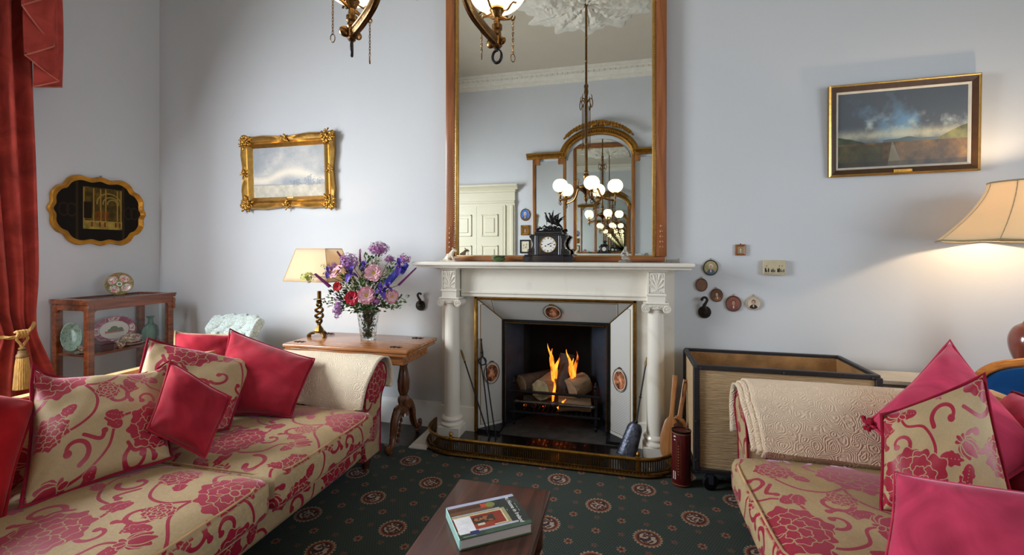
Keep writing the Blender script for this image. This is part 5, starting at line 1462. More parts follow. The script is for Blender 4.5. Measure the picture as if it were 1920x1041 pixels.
for a, l in ((R(72), .034), (R(60), .022)):
    mb.box(Tm @ Vector((l / 2 * math.sin(a), l / 2 * math.cos(a), .0045)), (.0022, .0006, l), M=RY(a))
for x, y in ((-.018, -.010), (.018, -.010), (0, 0)): mb.lathe([(.0042, .003), (.0042, .0052)], (0, 0, 0), 10, Tm @ TR(x, y, 0))
mb.build('numerals_and_hands', M['iron'], dl_)
top = MZ + .205; rg = random.Random(8)
mb = MB(); mb.b2((kx - .085, ky - .036, top), (kx + .085, ky + .036, top + .010), .003)
for k in range(90):
    x = rg.uniform(-.092, .092); h = .034 * (1 - (x / .12) ** 2)
    mb.ell((kx + x, ky + rg.uniform(-.030, .030), top + .008 + rg.uniform(0, h)), (rg.uniform(.004, .010), rg.uniform(.003, .007), rg.uniform(.003, .009)), RY(rg.random() * 3) @ RX(rg.random()), 6, 4)
mb.build('bronze_foliage', bronze, ck)
def bird(name, x, z, s, hd):
    p = lambda a, b, y=0: (kx + x + a * s * hd, ky + y * s, top + z + b * s)
    o = skin(name, [p(0, .03), p(.010, .052), p(.012, .070), p(.016, .084), p(.028, .082), p(-.016, .012), p(-.040, -.002), p(.004, .008, -.006), p(.004, -.018, -.006)], [(0, 1), (1, 2), (2, 3), (3, 4), (0, 5), (5, 6), (0, 7), (7, 8)], [.016 * s, .012 * s, .006 * s, .008 * s, .002 * s, .011 * s, .004 * s, .003 * s, .002 * s], bronze, ck)
    return o
bird('bronze_bird', -.012, .060, .85, -1); bird('bronze_bird', .018, .048, .95, -1)
mb = MB()
for dx, dz, w in ((.010, .105, .030), (.062, .085, .05), (.05, .065, .05)):
    mb.tube(spline([(kx + .02, ky, top + .05), (kx + .02 + dx * .3, ky, top + .05 + dz * .6), (kx + .02 + dx, ky, top + .045 + dz)], 5), [.006, .007, .001], 6, flat=.5)
mb.build('tail_feathers', bronze, ck)

crystal = glassmat('clear_crystal', (.88, .90, .90), .02)
cr_m = NT('frosted_crystal'); cr_m.set(Base_Color=(.85, .88, .88), Roughness=.12, Transmission_Weight=.8, IOR=1.4)
o = thing('glass_figure', 'small clear glass seated figure on the mantel near the right', 'figurine', (.004, 3.03, MZ))
mb = MB(); mb.lathe([(.040, 0), (.042, .006), (.036, .012), (.030, .014)], (.004, 3.03, MZ), 20); mb.build('glass_base', cr_m.m, o)
P = lambda x, z, y=0: (.004 + x, 3.03 + y, MZ + z)
skin('glass_body', [P(0, .022), P(-.004, .050), P(.0, .078), P(.004, .090), P(.008, .108), P(.020, .030), P(.030, .016), P(-.020, .020), P(.020, .060), P(.018, .040), P(-.016, .062), P(-.022, .040)],
     [(0, 1), (1, 2), (2, 3), (3, 4), (0, 5), (5, 6), (0, 7), (2, 8), (8, 9), (2, 10), (10, 11)], [.018, .013, .013, .006, .013, .010, .007, .012, .006, .005, .006, .005], cr_m.m, o, 1)
o = thing('matchbox_holder', 'small silver matchbox holder on the right end of the mantel', 'holder', (.30, 3.04, MZ))
silver = pm('tarnished_silver', srgb(170, 166, 156), .3, 1.0, .2, 40)
mb = MB(); mb.b2((.25, 3.0, MZ), (.345, 3.06, MZ + .004), .001); mb.b2((.262, 3.01, MZ + .003), (.335, 3.015, MZ + .020)); mb.b2((.262, 3.045, MZ + .003), (.335, 3.05, MZ + .020)); mb.b2((.338, 3.01, MZ), (.342, 3.05, MZ + .028), .001); mb.b2((.256, 3.01, MZ), (.260, 3.05, MZ + .030), .001); mb.build('holder_body', silver, o)
mb = MB(); mb.b2((.263, 3.017, MZ + .004), (.334, 3.043, MZ + .017)); mb.build('matchbox', pm('brown_card', srgb(120, 90, 66), .7), o)
# ---------------------------------------------------------------- curtain, pelmet tail
M['curt'] = velvet('coral_red_curtain_velvet', srgb(176, 72, 64), (1, .7, .65), .45)
M['gold'] = pm('gold_silk_cord', srgb(190, 142, 62), .55, 0, .25, 60, .5, 200, (1, 1, .3), Sheen_Weight=.3)
cu = thing('curtain', 'long coral red velvet curtain held back by a gold cord at the left edge', 'curtain', (-3.95, 1.95, .01))
def curt(u, v):
    z = 3.70 * (1 - v) + .012
    # right edge and pinch towards the tieback
    e = np.interp(z, [0, .3, .5, .78, .91, 1.24, 2.0, 2.7, 3.7], [2.36, 2.33, 2.285, 2.20, 2.188, 2.194, 2.18, 2.16, 2.15])
    i_ = np.interp(z, [0, .3, .5, .78, .95, 1.24, 2.0, 2.7, 3.7], [1.72, 1.76, 1.82, 1.98, 1.92, 1.86, 1.76, 1.70, 1.66])
    y = i_ + (e - i_) * u
    pin = np.interp(z, [0, .78, 1.4, 3.7], [.055, .028, .045, .05])
    ph = u * 2 * pi * 4.2 + .5 * math.sin(z * 1.1) + .5
    x = -3.95 + pin * math.sin(ph) + .012 * math.sin(ph * 2.3 + z * 2) + .02 * (u - .5)
    if abs(z - .80) < .3: x -= .02 * (1 - abs(z - .80) / .3)
    return Vector((x, y, z))
mb = MB(); mb.grid(curt, 110, 80); mb.build('curtain_cloth', M['curt'], cu, solid=.006, angle=0)
cd = thing('curtain_tieback', 'twisted gold cord tieback with a large gold tassel on the red curtain', 'tieback', (-3.88, 2.05, .45))
def rope(mb, pts, r, turns, n=3, res=8):
    S = spline(pts, res); F = frames(S)
    for k in range(n):
        q = [p + (a * math.cos(2 * pi * (turns * i / len(S) + k / n)) + b * math.sin(2 * pi * (turns * i / len(S) + k / n))) * r * .55 for i, (p, (a, b)) in enumerate(zip(S, F))]
        mb.tube(q, r * .62, 6)
mb = MB()
rope(mb, [(-4.10, 2.26, 1.02), (-4.03, 2.235, .93), (-3.93, 2.19, .86), (-3.87, 2.12, .805), (-3.86, 2.06, .785), (-3.87, 2.0, .79), (-3.90, 1.94, .82)], .011, 26, 3, 14)
for k in range(4): rope(mb, [(-3.865, 2.058 + k * .016, .775), (-3.845, 2.058 + k * .016, .795), (-3.85, 2.058 + k * .016, .82), (-3.875, 2.058 + k * .016, .81)], .008, 4, 3, 6)
for s_ in (-1, 1): rope(mb, [(-3.855, 2.083 + s_ * .026, .785), (-3.85, 2.083 + s_ * .028, .765), (-3.85, 2.083 + s_ * .010, .735), (-3.85, 2.083, .71)], .0075, 8, 3, 8)
mb.build('cord', M['gold'], cd)
mb = MB(); mb.lathe([(.010, .715), (.020, .708), (.020, .700), (.012, .694), (.022, .688), (.024, .672), (.030, .664), (.032, .650), (.028, .644)], (-3.85, 2.083, 0), 20); tas = mb.build('tassel_head', pm('bronze_gold_thread', srgb(120, 88, 44), .6, .1, .3, 60), cd)
mb = MB(); mb.lathe([(.028, .650), (.034, .60), (.040, .52), (.044, .44), (.030, .436)], (-3.85, 2.083, 0), 60, fn=lambda t_, z: 1 + .035 * math.sin(t_ * 24) + .02 * math.sin(t_ * 37 + z * 40)); mb.build('tassel_skirt', M['gold'], cd)
pe = thing('pelmet_tail', 'coral red velvet pelmet tail in cascading folds high on the left wall', 'pelmet', (-3.88, 2.2, 2.45))
K = [(2.335, 2.515, 0), (2.165, 2.455, .01), (2.280, 2.53, .05), (2.09, 2.63, .07), (2.230, 2.75, .11), (2.05, 2.93, .13), (2.175, 3.05, .17), (2.01, 3.24, .19), (2.12, 3.36, .22)]
def casc(u, v):
    x = u * (len(K) - 1); i = min(int(x), len(K) - 2); f = x - i; a, b = K[i], K[i + 1]
    y = a[0] + (b[0] - a[0]) * f; zb = a[1] + (b[1] - a[1]) * f; xo = a[2] + (b[2] - a[2]) * f
    z = zb + (3.80 - zb) * v
    soft = .012 * math.sin(f * pi) * (1 if i % 2 else -1)
    return Vector((-3.88 + xo + soft + .012 * math.sin(v * 6 + i), y - .018, z))
mb = MB(); mb.grid(casc, 64, 24); mb.build('cascade_cloth', M['curt'], pe, solid=.005, angle=50)
mb = MB(); mb.tube([casc(u / 64, 0) + Vector((.002, 0, 0)) for u in range(65)], .005, 6); mb.build('bound_edge', velvet('pale_binding', srgb(190, 110, 96), (1, .8, .8), .3), pe)
mb = MB(); mb.b2((-4.12, .05, 3.72), (-3.66, 2.34, 3.82), .004)
tag(mb.build('pelmet_board', M['trimw'], pe), None)

# ---------------------------------------------------------------- tray picture on the left wall
Q = [(1.0, 0), (.945, .17), (.94, .40), (.84, .60), (.72, .68), (.62, .86), (.44, .96), (.20, .92), (0, .98)]
Q = Q + [(-a, b) for a, b in Q[-2::-1]]; Q = Q + [(a, -b) for a, b in Q[-2:0:-1]]
ol = [(p.x, p.y) for p in spline([(a, b, 0) for a, b in Q], 5, closed=True)]
TL = onleft(XL + .004, 2.716, 1.667)
o = thing('tray_picture', 'dark church interior painted on a scalloped gilt-edged tray', 'picture', (XL, 2.716, 1.386))
mb = MB(); n = len(ol)
rings = [(1.0, 0), (1.0, .012), (.985, .024), (.955, .022), (.90, .008), (.88, .006)]
V = [[mb._v(TL @ Vector((p[0] * .348 * s_, p[1] * .285 * (s_ if s_ == 1 else 1 - (1 - s_) * 1.2), h))) for p in ol] for s_, h in rings]
for i in range(len(rings) - 1):
    for k in range(n): mb._f([V[i][k], V[i][(k + 1) % n], V[i + 1][(k + 1) % n], V[i + 1][k]])
mb.build('gilt_rim', pm('worn_gilt_rim', srgb(176, 118, 28), .32, .6, .3, 18, .2, 60), o)
cm, _, _ = patt('painted_church_interior', church_dark(), .75, Specular_IOR_Level=.15)
mb = MB(); mb.prism([(p[0] * .348 * .885, p[1] * .285 * .862) for p in ol], .007, TL); mb.build('painted_panel', cm, o, angle=0)
mb = MB(); mb.cyl(TL @ Vector((.0, .285, .0)), TL @ Vector((0, .285, .02)), .003); mb.build('nail', M['iron'], o)

# ---------------------------------------------------------------- glazed cabinet
cx0, cx1, cy0, cy1 = -4.10, -3.743, 2.388, 3.017
cb = thing('display_cabinet', 'small mahogany glazed display cabinet against the left wall', 'cabinet', ((cx0 + cx1) / 2, (cy0 + cy1) / 2, 0))
mh = wood('cabinet_mahogany', srgb(92, 42, 18), srgb(146, 76, 36), .25, 2.0, 1, .5)
mb = MB()
for (x0_, x1_, y0_, y1_) in ((cx0, cx1 + .018, cy0 - .012, cy0 + .045), (cx0, cx1 + .018, cy1 - .045, cy1 + .012), (cx0, cx0 + .04, cy0 + .045, cy1 - .045), (cx1 - .045, cx1 + .018, cy0 + .045, cy1 - .045)):
    mb.b2((x0_, y0_, .975), (x1_, y1_, .992)); mb.b2((x0_ + .002, y0_ + .0, .958), (x1_ - .008, y1_ - .0, .9755))
top_ = mb.build('cabinet_cornice', mh, cb)
for x, y in ((cx0 + .02, cy0 + .02), (cx1 - .02, cy0 + .02), (cx0 + .02, cy1 - .02), (cx1 - .02, cy1 - .02)):
    mb = MB(); s_ = .022; mb.b2((x - s_, y - s_, .0), (x + s_, y + s_, .96), .003)
    if x > -3.9: mb.lathe([(.010, .86), (.012, .88), (.010, .90), (.013, .93), (.010, .95)], (x + s_, y - s_ if y < 2.7 else y + s_, 0), 10); mb.b2((x + s_ - .002, y - .012, .05), (x + s_ + .003, y + .012, .85), .002)
    mb.build('corner_post', mh, cb)
for z in (.06, .935): 
    for y in (cy0, cy1 - .02): mb = MB(); mb.b2((cx0 + .04, y, z - .024), (cx1 - .04, y + .02, z + .024), .002); mb.build('rail', mh, cb)
    for x in (cx0, cx1 - .02): mb = MB(); mb.b2((x, cy0 + .04, z - .024), (x + .02, cy1 - .04, z + .024), .002); mb.build('rail', mh, cb)
def corner(mb, o_, ax, up, n_):
    mb = MB()
    r = .026; pts = [(0, 0)] + [(r - r * math.sin(a), r - r * math.cos(a)) for a in [pi / 2 * k / 6 for k in range(7)]]
    mb.prism(pts, .016, basis(o_, ax, up, n_)); mb.build('corner_bracket', mh, cb)
corner(mb, (cx1 - .018, cy0 + .042, .911), (0, 1, 0), (0, 0, -1), (1, 0, 0)); corner(mb, (cx1 - .018, cy1 - .042, .911), (0, -1, 0), (0, 0, -1), (1, 0, 0))
corner(mb, (cx0 + .042, cy0 + .018, .911), (1, 0, 0), (0, 0, -1), (0, -1, 0)); corner(mb, (cx1 - .042, cy0 + .018, .911), (-1, 0, 0), (0, 0, -1), (0, -1, 0))
mb = MB(); mb.b2((cx0 + .01, cy0 + .01, .575), (cx1 - .022, cy1 - .01, .591)); mb.build('shelf', mh, cb)
mb = MB(); mb.b2((cx0 + .01, cy0 + .01, .08), (cx1 - .01, cy1 - .01, .10)); mb.build('floor_panel', mh, cb)
for p, q in (((cx0 + .03, cy0 + .03, .980), (cx1 - .03, cy1 - .03, .985)), ((cx1 - .012, cy0 + .04, .08), (cx1 - .009, cy1 - .04, .915)), ((cx0 + .04, cy0 + .009, .08), (cx1 - .04, cy0 + .012, .915)), ((cx0 + .04, cy1 - .012, .08), (cx1 - .04, cy1 - .009, .915))):
    mb = MB(); mb.b2(p, q); mb.build('glass_pane', M['cabglass'], cb)

def rx(x, y): return (x, y)
def ring_plate(h, w, fn):
    y, x = np.mgrid[0:h, 0:w]; X = (x / w - .5) * 2; Y = (y / h - .5) * 2
    return fn(X, Y, np.hypot(X, Y), np.arctan2(Y, X))
def pink_plate(X, Y, r, a):
    im = np.zeros(X.shape + (3,)) + np.array((.88, .85, .82)); q = fbm(X.shape[0], X.shape[1], 18, 4)
    m = r > .66; im[m] = (.60, .28, .40); m = (r > .66) & (q > .56); im[m] = (.74, .48, .56)
    m = (r > .70) & (r < .92) & (np.abs(((a + pi / 4) % (pi / 2)) - pi / 4 * 1) < .30); im[m] = (.88, .84, .82)
    m = (r > .73) & (r < .88) & (np.abs(((a + pi / 4) % (pi / 2)) - pi / 4) < .22) & (q > .5); im[m] = (.70, .40, .45)
    m = (np.abs(X) < .42) & (Y > .05) & (Y < .2); im[m] = (.74, .44, .34)
    m = (np.hypot((X - .0) / .18, (Y + .08) / .2) < 1) | (np.hypot((X - .28) / .12, (Y) / .14) < 1) | (np.hypot((X + .2) / .1, (Y - .02) / .12) < 1); im[m] = (.34, .46, .36)
    m = (np.abs(X + .02) < .05) & (np.abs(Y) < .1); im[m] = (.62, .36, .26)
    return im
def rose_plate(X, Y, r, a):
    im = np.zeros(X.shape + (3,)) + np.array((.42, .38, .22)); q = fbm(X.shape[0], X.shape[1], 9, 14)
    im[q > .55] = (.55, .50, .30)
    for k in range(4):
        t_ = k * pi / 2 + pi / 5; cx_, cy_ = .56 * math.cos(t_), .56 * math.sin(t_)
        u = (X - cx_) * math.cos(t_) + (Y - cy_) * math.sin(t_); v_ = -(X - cx_) * math.sin(t_) + (Y - cy_) * math.cos(t_)
        m = np.hypot(u / .30, v_ / .38) < 1; im[m] = (.86, .86, .80)
        m2 = m & (q > .54); im[m2] = (.72, .36, .42); m3 = m & (q < .38); im[m3] = (.30, .48, .38)
    m = r < .20; im[m] = (.86, .84, .76); m = r < .12; im[m] = (.30, .50, .44); m = r > .965; im[m] = (.55, .40, .18)
    return im
def plate(name, label, c, rx_, rz_, tilt, img, ax, depth=.014):
    """standing plate; ax = outward horizontal normal"""
    n_ = Vector(ax).normalized(); side = Vector((0, 0, 1)).cross(n_).normalized()
    n_ = (n_ * math.cos(tilt) + Vector((0, 0, 1)) * math.sin(tilt)).normalized(); up = n_.cross(side)
    T = basis(c, side, up, n_)
    o = thing(name, label, 'plate', Vector(c) - Vector((0, 0, rz_)))
    mm, _, _ = patt(name + '_pattern', img, .2, Coat_Weight=.6)
    mb = MB()
    def f(u, v):
        a = 2 * pi * u; s_ = v; h = depth * (0 if s_ < .62 else ((s_ - .62) / .38)); return T @ Vector((rx_ * s_ * math.cos(a), rz_ * s_ * math.sin(a), h))
    mb.grid(f, 48, 12, cu=True, uvf=lambda u, v: (.5 + .5 * v * math.cos(2 * pi * u), .5 + .5 * v * math.sin(2 * pi * u)))
    mb.build('plate_body', mm, o, solid=.003)
    return o, T
o, T = plate('painted_plate', 'round plate with four floral panels standing on top of the cabinet', (-3.90, 2.703, 1.084), .088, .090, R(14), ring_plate(260, 260, rose_plate), (.80, -.6, 0))
mb = MB()
for s_ in (-1, 1): mb.tube([T @ Vector((s_ * .03, -.093, -.02)), T @ Vector((s_ * .03, -.093, .022)), T @ Vector((s_ * .03, -.080, .024))], .0022, 6); mb.tube([T @ Vector((s_ * .03, -.093, -.02)), T @ Vector((s_ * .01, .01, -.014))], .0022, 6)
mb.build('wire_stand', M['brassd'], o)
plate('oval_platter', 'pink bordered oval platter standing inside the display cabinet', (-4.03, 2.755, .705), .155, .110, R(10), ring_plate(240, 340, pink_plate), (1, -.1, 0))
gl = NT('green_glass'); gl.set(Base_Color=srgb(150, 196, 180), Roughness=.06, Transmission_Weight=.75, IOR=1.4)
o = thing('green_glass_vase', 'sea green glass vase at the right end of the cabinet shelf', 'vase', (-3.90, 2.945, .591))
mb = MB(); mb.lathe([(.035, .591), (.052, .60), (.058, .63), (.058, .67), (.046, .71), (.022, .735), (.018, .75), (.018, .775), (.032, .793), (.030, .794), (.016, .776), (.016, .75), (.02, .735)], (-3.90, 2.945, 0), 28, caps=False); mb.build('vase_body', gl.m, o)
china, _, _ = patt('flowered_china', (lambda q, g: np.where((q > .56)[..., None], np.array((.62, .30, .36)), np.where((g > .58)[..., None], np.array((.34, .42, .26)), np.array((.86, .82, .72)))))(fbm(200, 300, 16, 8), fbm(200, 300, 14, 18)), .2, Coat_Weight=.6)
o = thing('tureen', 'small oval flowered china tureen with lid on the cabinet shelf', 'tureen', (-3.86, 2.76, .591))
S_ = Matrix.Diagonal((.62, 1, 1, 1))
mb = MB(); mb.lathe([(.060, .592), (.10, .600), (.112, .606), (.108, .609)], (-3.86, 2.76, 0), 30, S_); mb.build('stand_dish', china, o)
mb = MB(); mb.lathe([(.050, .607), (.078, .622), (.082, .645), (.078, .648)], (-3.86, 2.76, 0), 30, S_); mb.build('bowl', china, o)
mb = MB(); mb.lathe([(.078, .649), (.066, .668), (.03, .680), (.008, .684), (.010, .692), (.004, .697)], (-3.86, 2.76, 0), 30, S_); mb.build('lid', china, o)
o = thing('red_box', 'small dark maroon box at the front of the cabinet shelf', 'box', (-3.84, 2.55, .591))
mb = MB(); mb.b2((-3.885, 2.50, .5915), (-3.80, 2.60, .640), .003); mb.build('box_body', pm('maroon_card', srgb(72, 26, 34), .5), o)
mb = MB(); mb.b2((-3.887, 2.498, .640), (-3.798, 2.602, .654), .003); mb.build('lid', pm('maroon_lid', srgb(82, 30, 38), .5), o)
def cup(label, x, y, s_=1.0, z=.591, saucer=True):
    o = thing('teacup', label, 'cup', (x, y, z), 'flowered teacups in the cabinet')
    if saucer: mb = MB(); mb.lathe([(.025, z + .001), (.045, z + .008), (.058, z + .012), (.056, z + .013), (.03, z + .006)], (x, y, 0), 26); mb.build('saucer', china, o)
    z += .006 if saucer else .001
    mb = MB(); mb.lathe([(.018 * s_, z), (.020 * s_, z + .006), (.034 * s_, z + .024), (.040 * s_, z + .048), (.038 * s_, z + .048), (.032 * s_, z + .026), (.015 * s_, z + .010)], (x, y, 0), 26, caps=False); mb.build('cup_body', china, o)
    mb = MB(); mb.tube(spline([(x, y + .036 * s_, z + .040), (x, y + .058 * s_, z + .040), (x, y + .054 * s_, z + .020), (x, y + .032 * s_, z + .018)], 5), .003, 6); mb.build('handle', china, o)
cup('flowered teacup between the maroon box and the tureen', -3.80, 2.645, .8, saucer=False)
cup('flowered teacup and saucer at the near end of the cabinet shelf', -3.87, 2.447)
o, _ = plate('leaf_dish', 'pale green crackled dish standing at the near end of the cabinet', (-4.03, 2.46, .70), .060, .108, R(8), np.zeros((80, 80, 3)) + np.array((.62, .74, .68)) - (fbm(80, 80, 5, 3) > .62)[..., None] * .2, (1, -.35, 0))

# ---------------------------------------------------------------- pale buttoned chair behind the sofa
ch = thing('slipper_chair', 'pale blue-green tufted chair back showing behind the left sofa', 'chair', (-2.98, 2.92, 0))
pal = damask_mat('pale_trellis_fabric', 'Object', 9.0, True)
t = NT('pale_trellis_cotton'); vo = t.n('ShaderNodeTexVoronoi', i_Scale=42.0, feature='DISTANCE_TO_EDGE'); t.l(t.co('Object'), vo.inputs['Vector'])
lt = t.n('ShaderNodeMath', operation='LESS_THAN', i_1=.045); t.l(vo.outputs['Distance'], lt.inputs[0]); t.l(t.mix(lt.outputs[0], srgb(184, 196, 194), srgb(146, 156, 142)), t.b.inputs['Base Color']); t.set(Roughness=.8)
pal = t.m
def cback(u, v):
    a = (u - .5) * 2; z = .42 + .385 * v
    roll = math.sin(min(1, v * 1.02) * pi / 2)
    top = .02 * (1 - a * a)
    tuft = .012 * (math.cos(a * 8 * pi / 2 + (0 if int(v * 6) % 2 else pi / 2)) * math.cos(v * 6 * pi))
    return Vector((-2.98 + a * (.235 - .02 * (1 - v)), 2.83 + .10 * v + .05 * abs(a) ** 3 * -1 + (.06 * (v - .85) / .15 if v > .85 else 0) - tuft - .0, z + top * v))
mb = MB(); mb.grid(cback, 44, 30); mb.build('tufted_back', pal, ch, solid=.07, subsurf=1, angle=0)
mb = MB(); puff(mb, (-2.98, 2.66, .36), (.50, .40, .14), .05, (0, 0, .03)); mb.build('seat', pal, ch)
for x in (-3.18, -2.78):
    for y in (2.52, 2.88): mb = MB(); mb.lathe([(.014, .013), (.020, .10), (.024, .20), (.020, .29)], (x, y, 0), 12); mb.build('leg', M['mahog'], ch)
for k in range(6):
    mb = MB(); mb.ell((-3.10 + .12 * (k % 3), 2.825 + .02 * (k // 3), .60 + .11 * (k // 3)), (.010, .005, .010)); mb.build('button', pal, ch)

# ---------------------------------------------------------------- framed paintings
def leafclump(mb, c, s, T, n, seed):
    rg = random.Random(seed)
    for k in range(n):
        a = rg.random() * 2 * pi; r = s * rg.uniform(.1, 1.0); l = s * rg.uniform(.22, .42)
        mb.ell(T @ Vector((c[0] + r * math.cos(a), c[1] + r * math.sin(a), c[2] + rg.uniform(0, s * .35) * (1 - r / s * .6))), (l, l * .45, l * .45), T.to_3x3().to_4x4() @ RZ(a + rg.uniform(-.6, .6)), 7, 5)
def mitred(mb, T, w, h, prof, n=1, wave=0.0):
    """picture frame: prof = [(inset from outer edge, height)]"""
    segs = 24
    def pt(side, t_, ins, hh):
        x0, x1, y0, y1 = -w / 2 + ins, w / 2 - ins, -h / 2 + ins, h / 2 - ins
        q = wave * (1 - abs(2 * t_ - 1) ** 2) * (1 if ins < .03 else 0) * (abs(math.cos(2 * pi * t_)) if wave else 0)
        if side == 0: return T @ Vector((x0 + (x1 - x0) * t_, y0 + q, hh))
        if side == 1: return T @ Vector((x1 - q, y0 + (y1 - y0) * t_, hh))
        if side == 2: return T @ Vector((x1 - (x1 - x0) * t_, y1 - q, hh))
        return T @ Vector((x0 + q, y1 - (y1 - y0) * t_, hh))
    for s_ in range(4):
        V = [[mb._v(pt(s_, k / segs, i, hh)) for k in range(segs + 1)] for i, hh in prof]
        for i in range(len(prof) - 1):
            for k in range(segs): mb._f([V[i][k], V[i][k + 1], V[i + 1][k + 1], V[i + 1][k]])
# ornate gilt frame, left
Tp = onback(-2.728, 3.196, 2.011) @ RX(R(2.2)) 
o = thing('landscape_painting', 'pale cloudy landscape in an ornate gilt frame above the table lamp', 'painting', (-2.728, 3.19, 1.70))
mb = MB(); mitred(mb, Tp, .905, .625, [(0, 0), (.0, .035), (.012, .052), (.030, .040), (.052, .030), (.066, .036), (.074, .044), (.080, .036), (.098, .020), (.104, .012)], wave=.016)
mb.build('gilt_frame', M['giltb'], o)
mb = MB()
for sx in (-1, 1):
    for c_, s_, n_ in (((sx * .400, .265, .034), .060, 46), ((sx * .400, -.265, .034), .060, 46), ((sx * .415, 0, .036), .040, 26), ((0, sx * .275, .036), .044, 28)):
        mb = MB(); leafclump(mb, c_, s_, Tp, n_, int(c_[0] * 90 + c_[1] * 50) + 60); mb.build('carved_ornament', M['gilt'], o)
pm1, _, _ = patt('pale_landscape_paint', landscape_pale(), .6)
mb = MB(); mb.prism([(-.352, -.212), (.352, -.212), (.352, .212), (-.352, .212)], .012, Tp); mb.build('canvas', pm1, o, angle=0)
mb = MB(Tp); mb.b2((-.005, -.235, .02), (.055, -.212, .026), .001); mb.build('title_plate', M['gilt'], o)
# dark landscape, right
Tp = onback(1.617, 3.196, 2.091) @ RX(R(2.5)) @ RZ(R(.8))
o = thing('landscape_painting', 'dark moorland road painting under storm clouds in a brown and gilt frame', 'painting', (1.617, 3.19, 1.80))
mb = MB(); mitred(mb, Tp, .770, .560, [(0, 0), (0, .030), (.006, .036), (.012, .034), (.014, .030)]); mb.build('gilt_edge', M['giltb'], o)
mb = MB(); mitred(mb, Tp, .742, .532, [(0, .031), (.018, .024), (.028, .018)]); mb.build('brown_frame', pm('dark_umber_frame', srgb(70, 44, 24), .4, 0, .2, 20), o)
mb = MB(); mitred(mb, Tp, .688, .478, [(0, .019), (.003, .022), (.008, .018), (.014, .012)]); mb.build('white_slip', pm('cream_slip', srgb(206, 200, 186), .6), o)
pm2, _, _ = patt('storm_landscape_paint', landscape_dark(), .45, Coat_Weight=.1)
mb = MB(); mb.prism([(-.332, -.227), (.332, -.227), (.332, .227), (-.332, .227)], .011, Tp); mb.build('canvas', pm2, o, angle=0)
mb = MB(Tp); mb.b2((-.045, -.268, .026), (.050, -.250, .034), .001); mb.build('title_plate', M['gilt'], o)

# ---------------------------------------------------------------- miniatures right of the fireplace
def wl(x, z): return onback(x, 3.197, z)
brownf = pm('brown_wood_frame', srgb(92, 56, 34), .4, 0, .2, 30)
small_oval('portrait_miniature', 'oval miniature of a sitter in blue, nearest the mantel end and highest of the ovals', .556, 1.237, .046, .052, portrait(21, (.66, .60, .42), (.28, .38, .48), hair=(.86, .84, .8)), pm('dark_green_brass', srgb(74, 72, 48), .4, .6), wl(.556, 1.237))
small_oval('portrait_miniature', 'plain faded brown oval miniature below the blue sitter', .500, 1.122, .037, .044, np.zeros((60, 60, 3)) + np.array((.46, .30, .18)) * (.8 + .4 * fbm(60, 60, 20, 3))[..., None], brownf, wl(.500, 1.122))
small_oval('portrait_miniature', 'tilted brown oval portrait just above the right black bell lever', .594, 1.056, .038, .044, portrait(22, (.36, .22, .12), (.56, .36, .20), hair=(.22, .14, .10)), brownf, wl(.594, 1.056) @ RZ(R(8)))
small_oval('portrait_miniature', 'round red-brown miniature with a pale face, second from right', .694, 1.003, .048, .052, portrait(23, (.52, .30, .24), (.46, .26, .24), hair=(.30, .16, .14), skin=(.74, .56, .46)), brownf, wl(.694, 1.003))
small_oval('portrait_miniature', 'round ivory miniature of a sitter in black, rightmost of the row', .812, 1.010, .042, .045, portrait(24, (.80, .74, .66), (.10, .10, .14), hair=(.14, .12, .12)), pm('ivory_frame', srgb(190, 168, 130), .4), wl(.812, 1.010))
o = thing('square_miniature', 'tiny square wooden framed miniature, highest on the wall right of the mirror', 'picture', (.736, 3.197, 1.32))
T = wl(.736, 1.354)
mb = MB(); mitred(mb, T, .062, .070, [(0, 0), (0, .010), (.006, .012), (.012, .008)]); mb.build('picture_frame', pm('orange_wood_frame', srgb(138, 84, 44), .4, 0, .2, 30), o)
im = portrait(25, (.62, .50, .36), (.52, .50, .46), skin=(.80, .74, .66)); mm, _, _ = patt('square_miniature_face', im, .4)
mb = MB(); mb.prism([(-.022, -.026), (.022, -.026), (.022, .026), (-.022, .026)], .008, T); mb.build('picture_image', mm, o, angle=0)
mb = MB(); mb.cyl(T @ Vector((0, .038, 0)), T @ Vector((0, .038, .012)), .003); mb.build('nail', M['iron'], o)
o = thing('silhouette_block', 'small cream block with a row of black silhouette figures', 'plaque', (.930, 3.197, 1.19))
T = wl(.930, 1.242)
mb = MB(T); mb.b2((-.064, -.046, 0), (.064, .046, .022), .002); mb.build('block', pm('aged_ivory_board', srgb(196, 182, 150), .5, 0, .08, 30), o)
mb = MB(T)
rg = random.Random(2)
for k in range(13):
    x = -.055 + k * .0088; h = rg.uniform(.008, .024)
    if k in (3, 7): continue
    mb.b2((x, -.030, .022), (x + rg.uniform(.004, .008), -.030 + h, .0224)); mb.ell((x + .003, -.030 + h + .002, .022), (.0028, .0032, .0006), seg=7, rings=4)
for x in (-.045, .028, .045): mb.ell((x, .010, .022), (.003, .003, .0006), seg=7, rings=4)
mb.b2((-.062, -.038, .022), (.062, -.0365, .0223)); mb.build('silhouettes', M['iron'], o)['label'] = 'black silhouette figures'
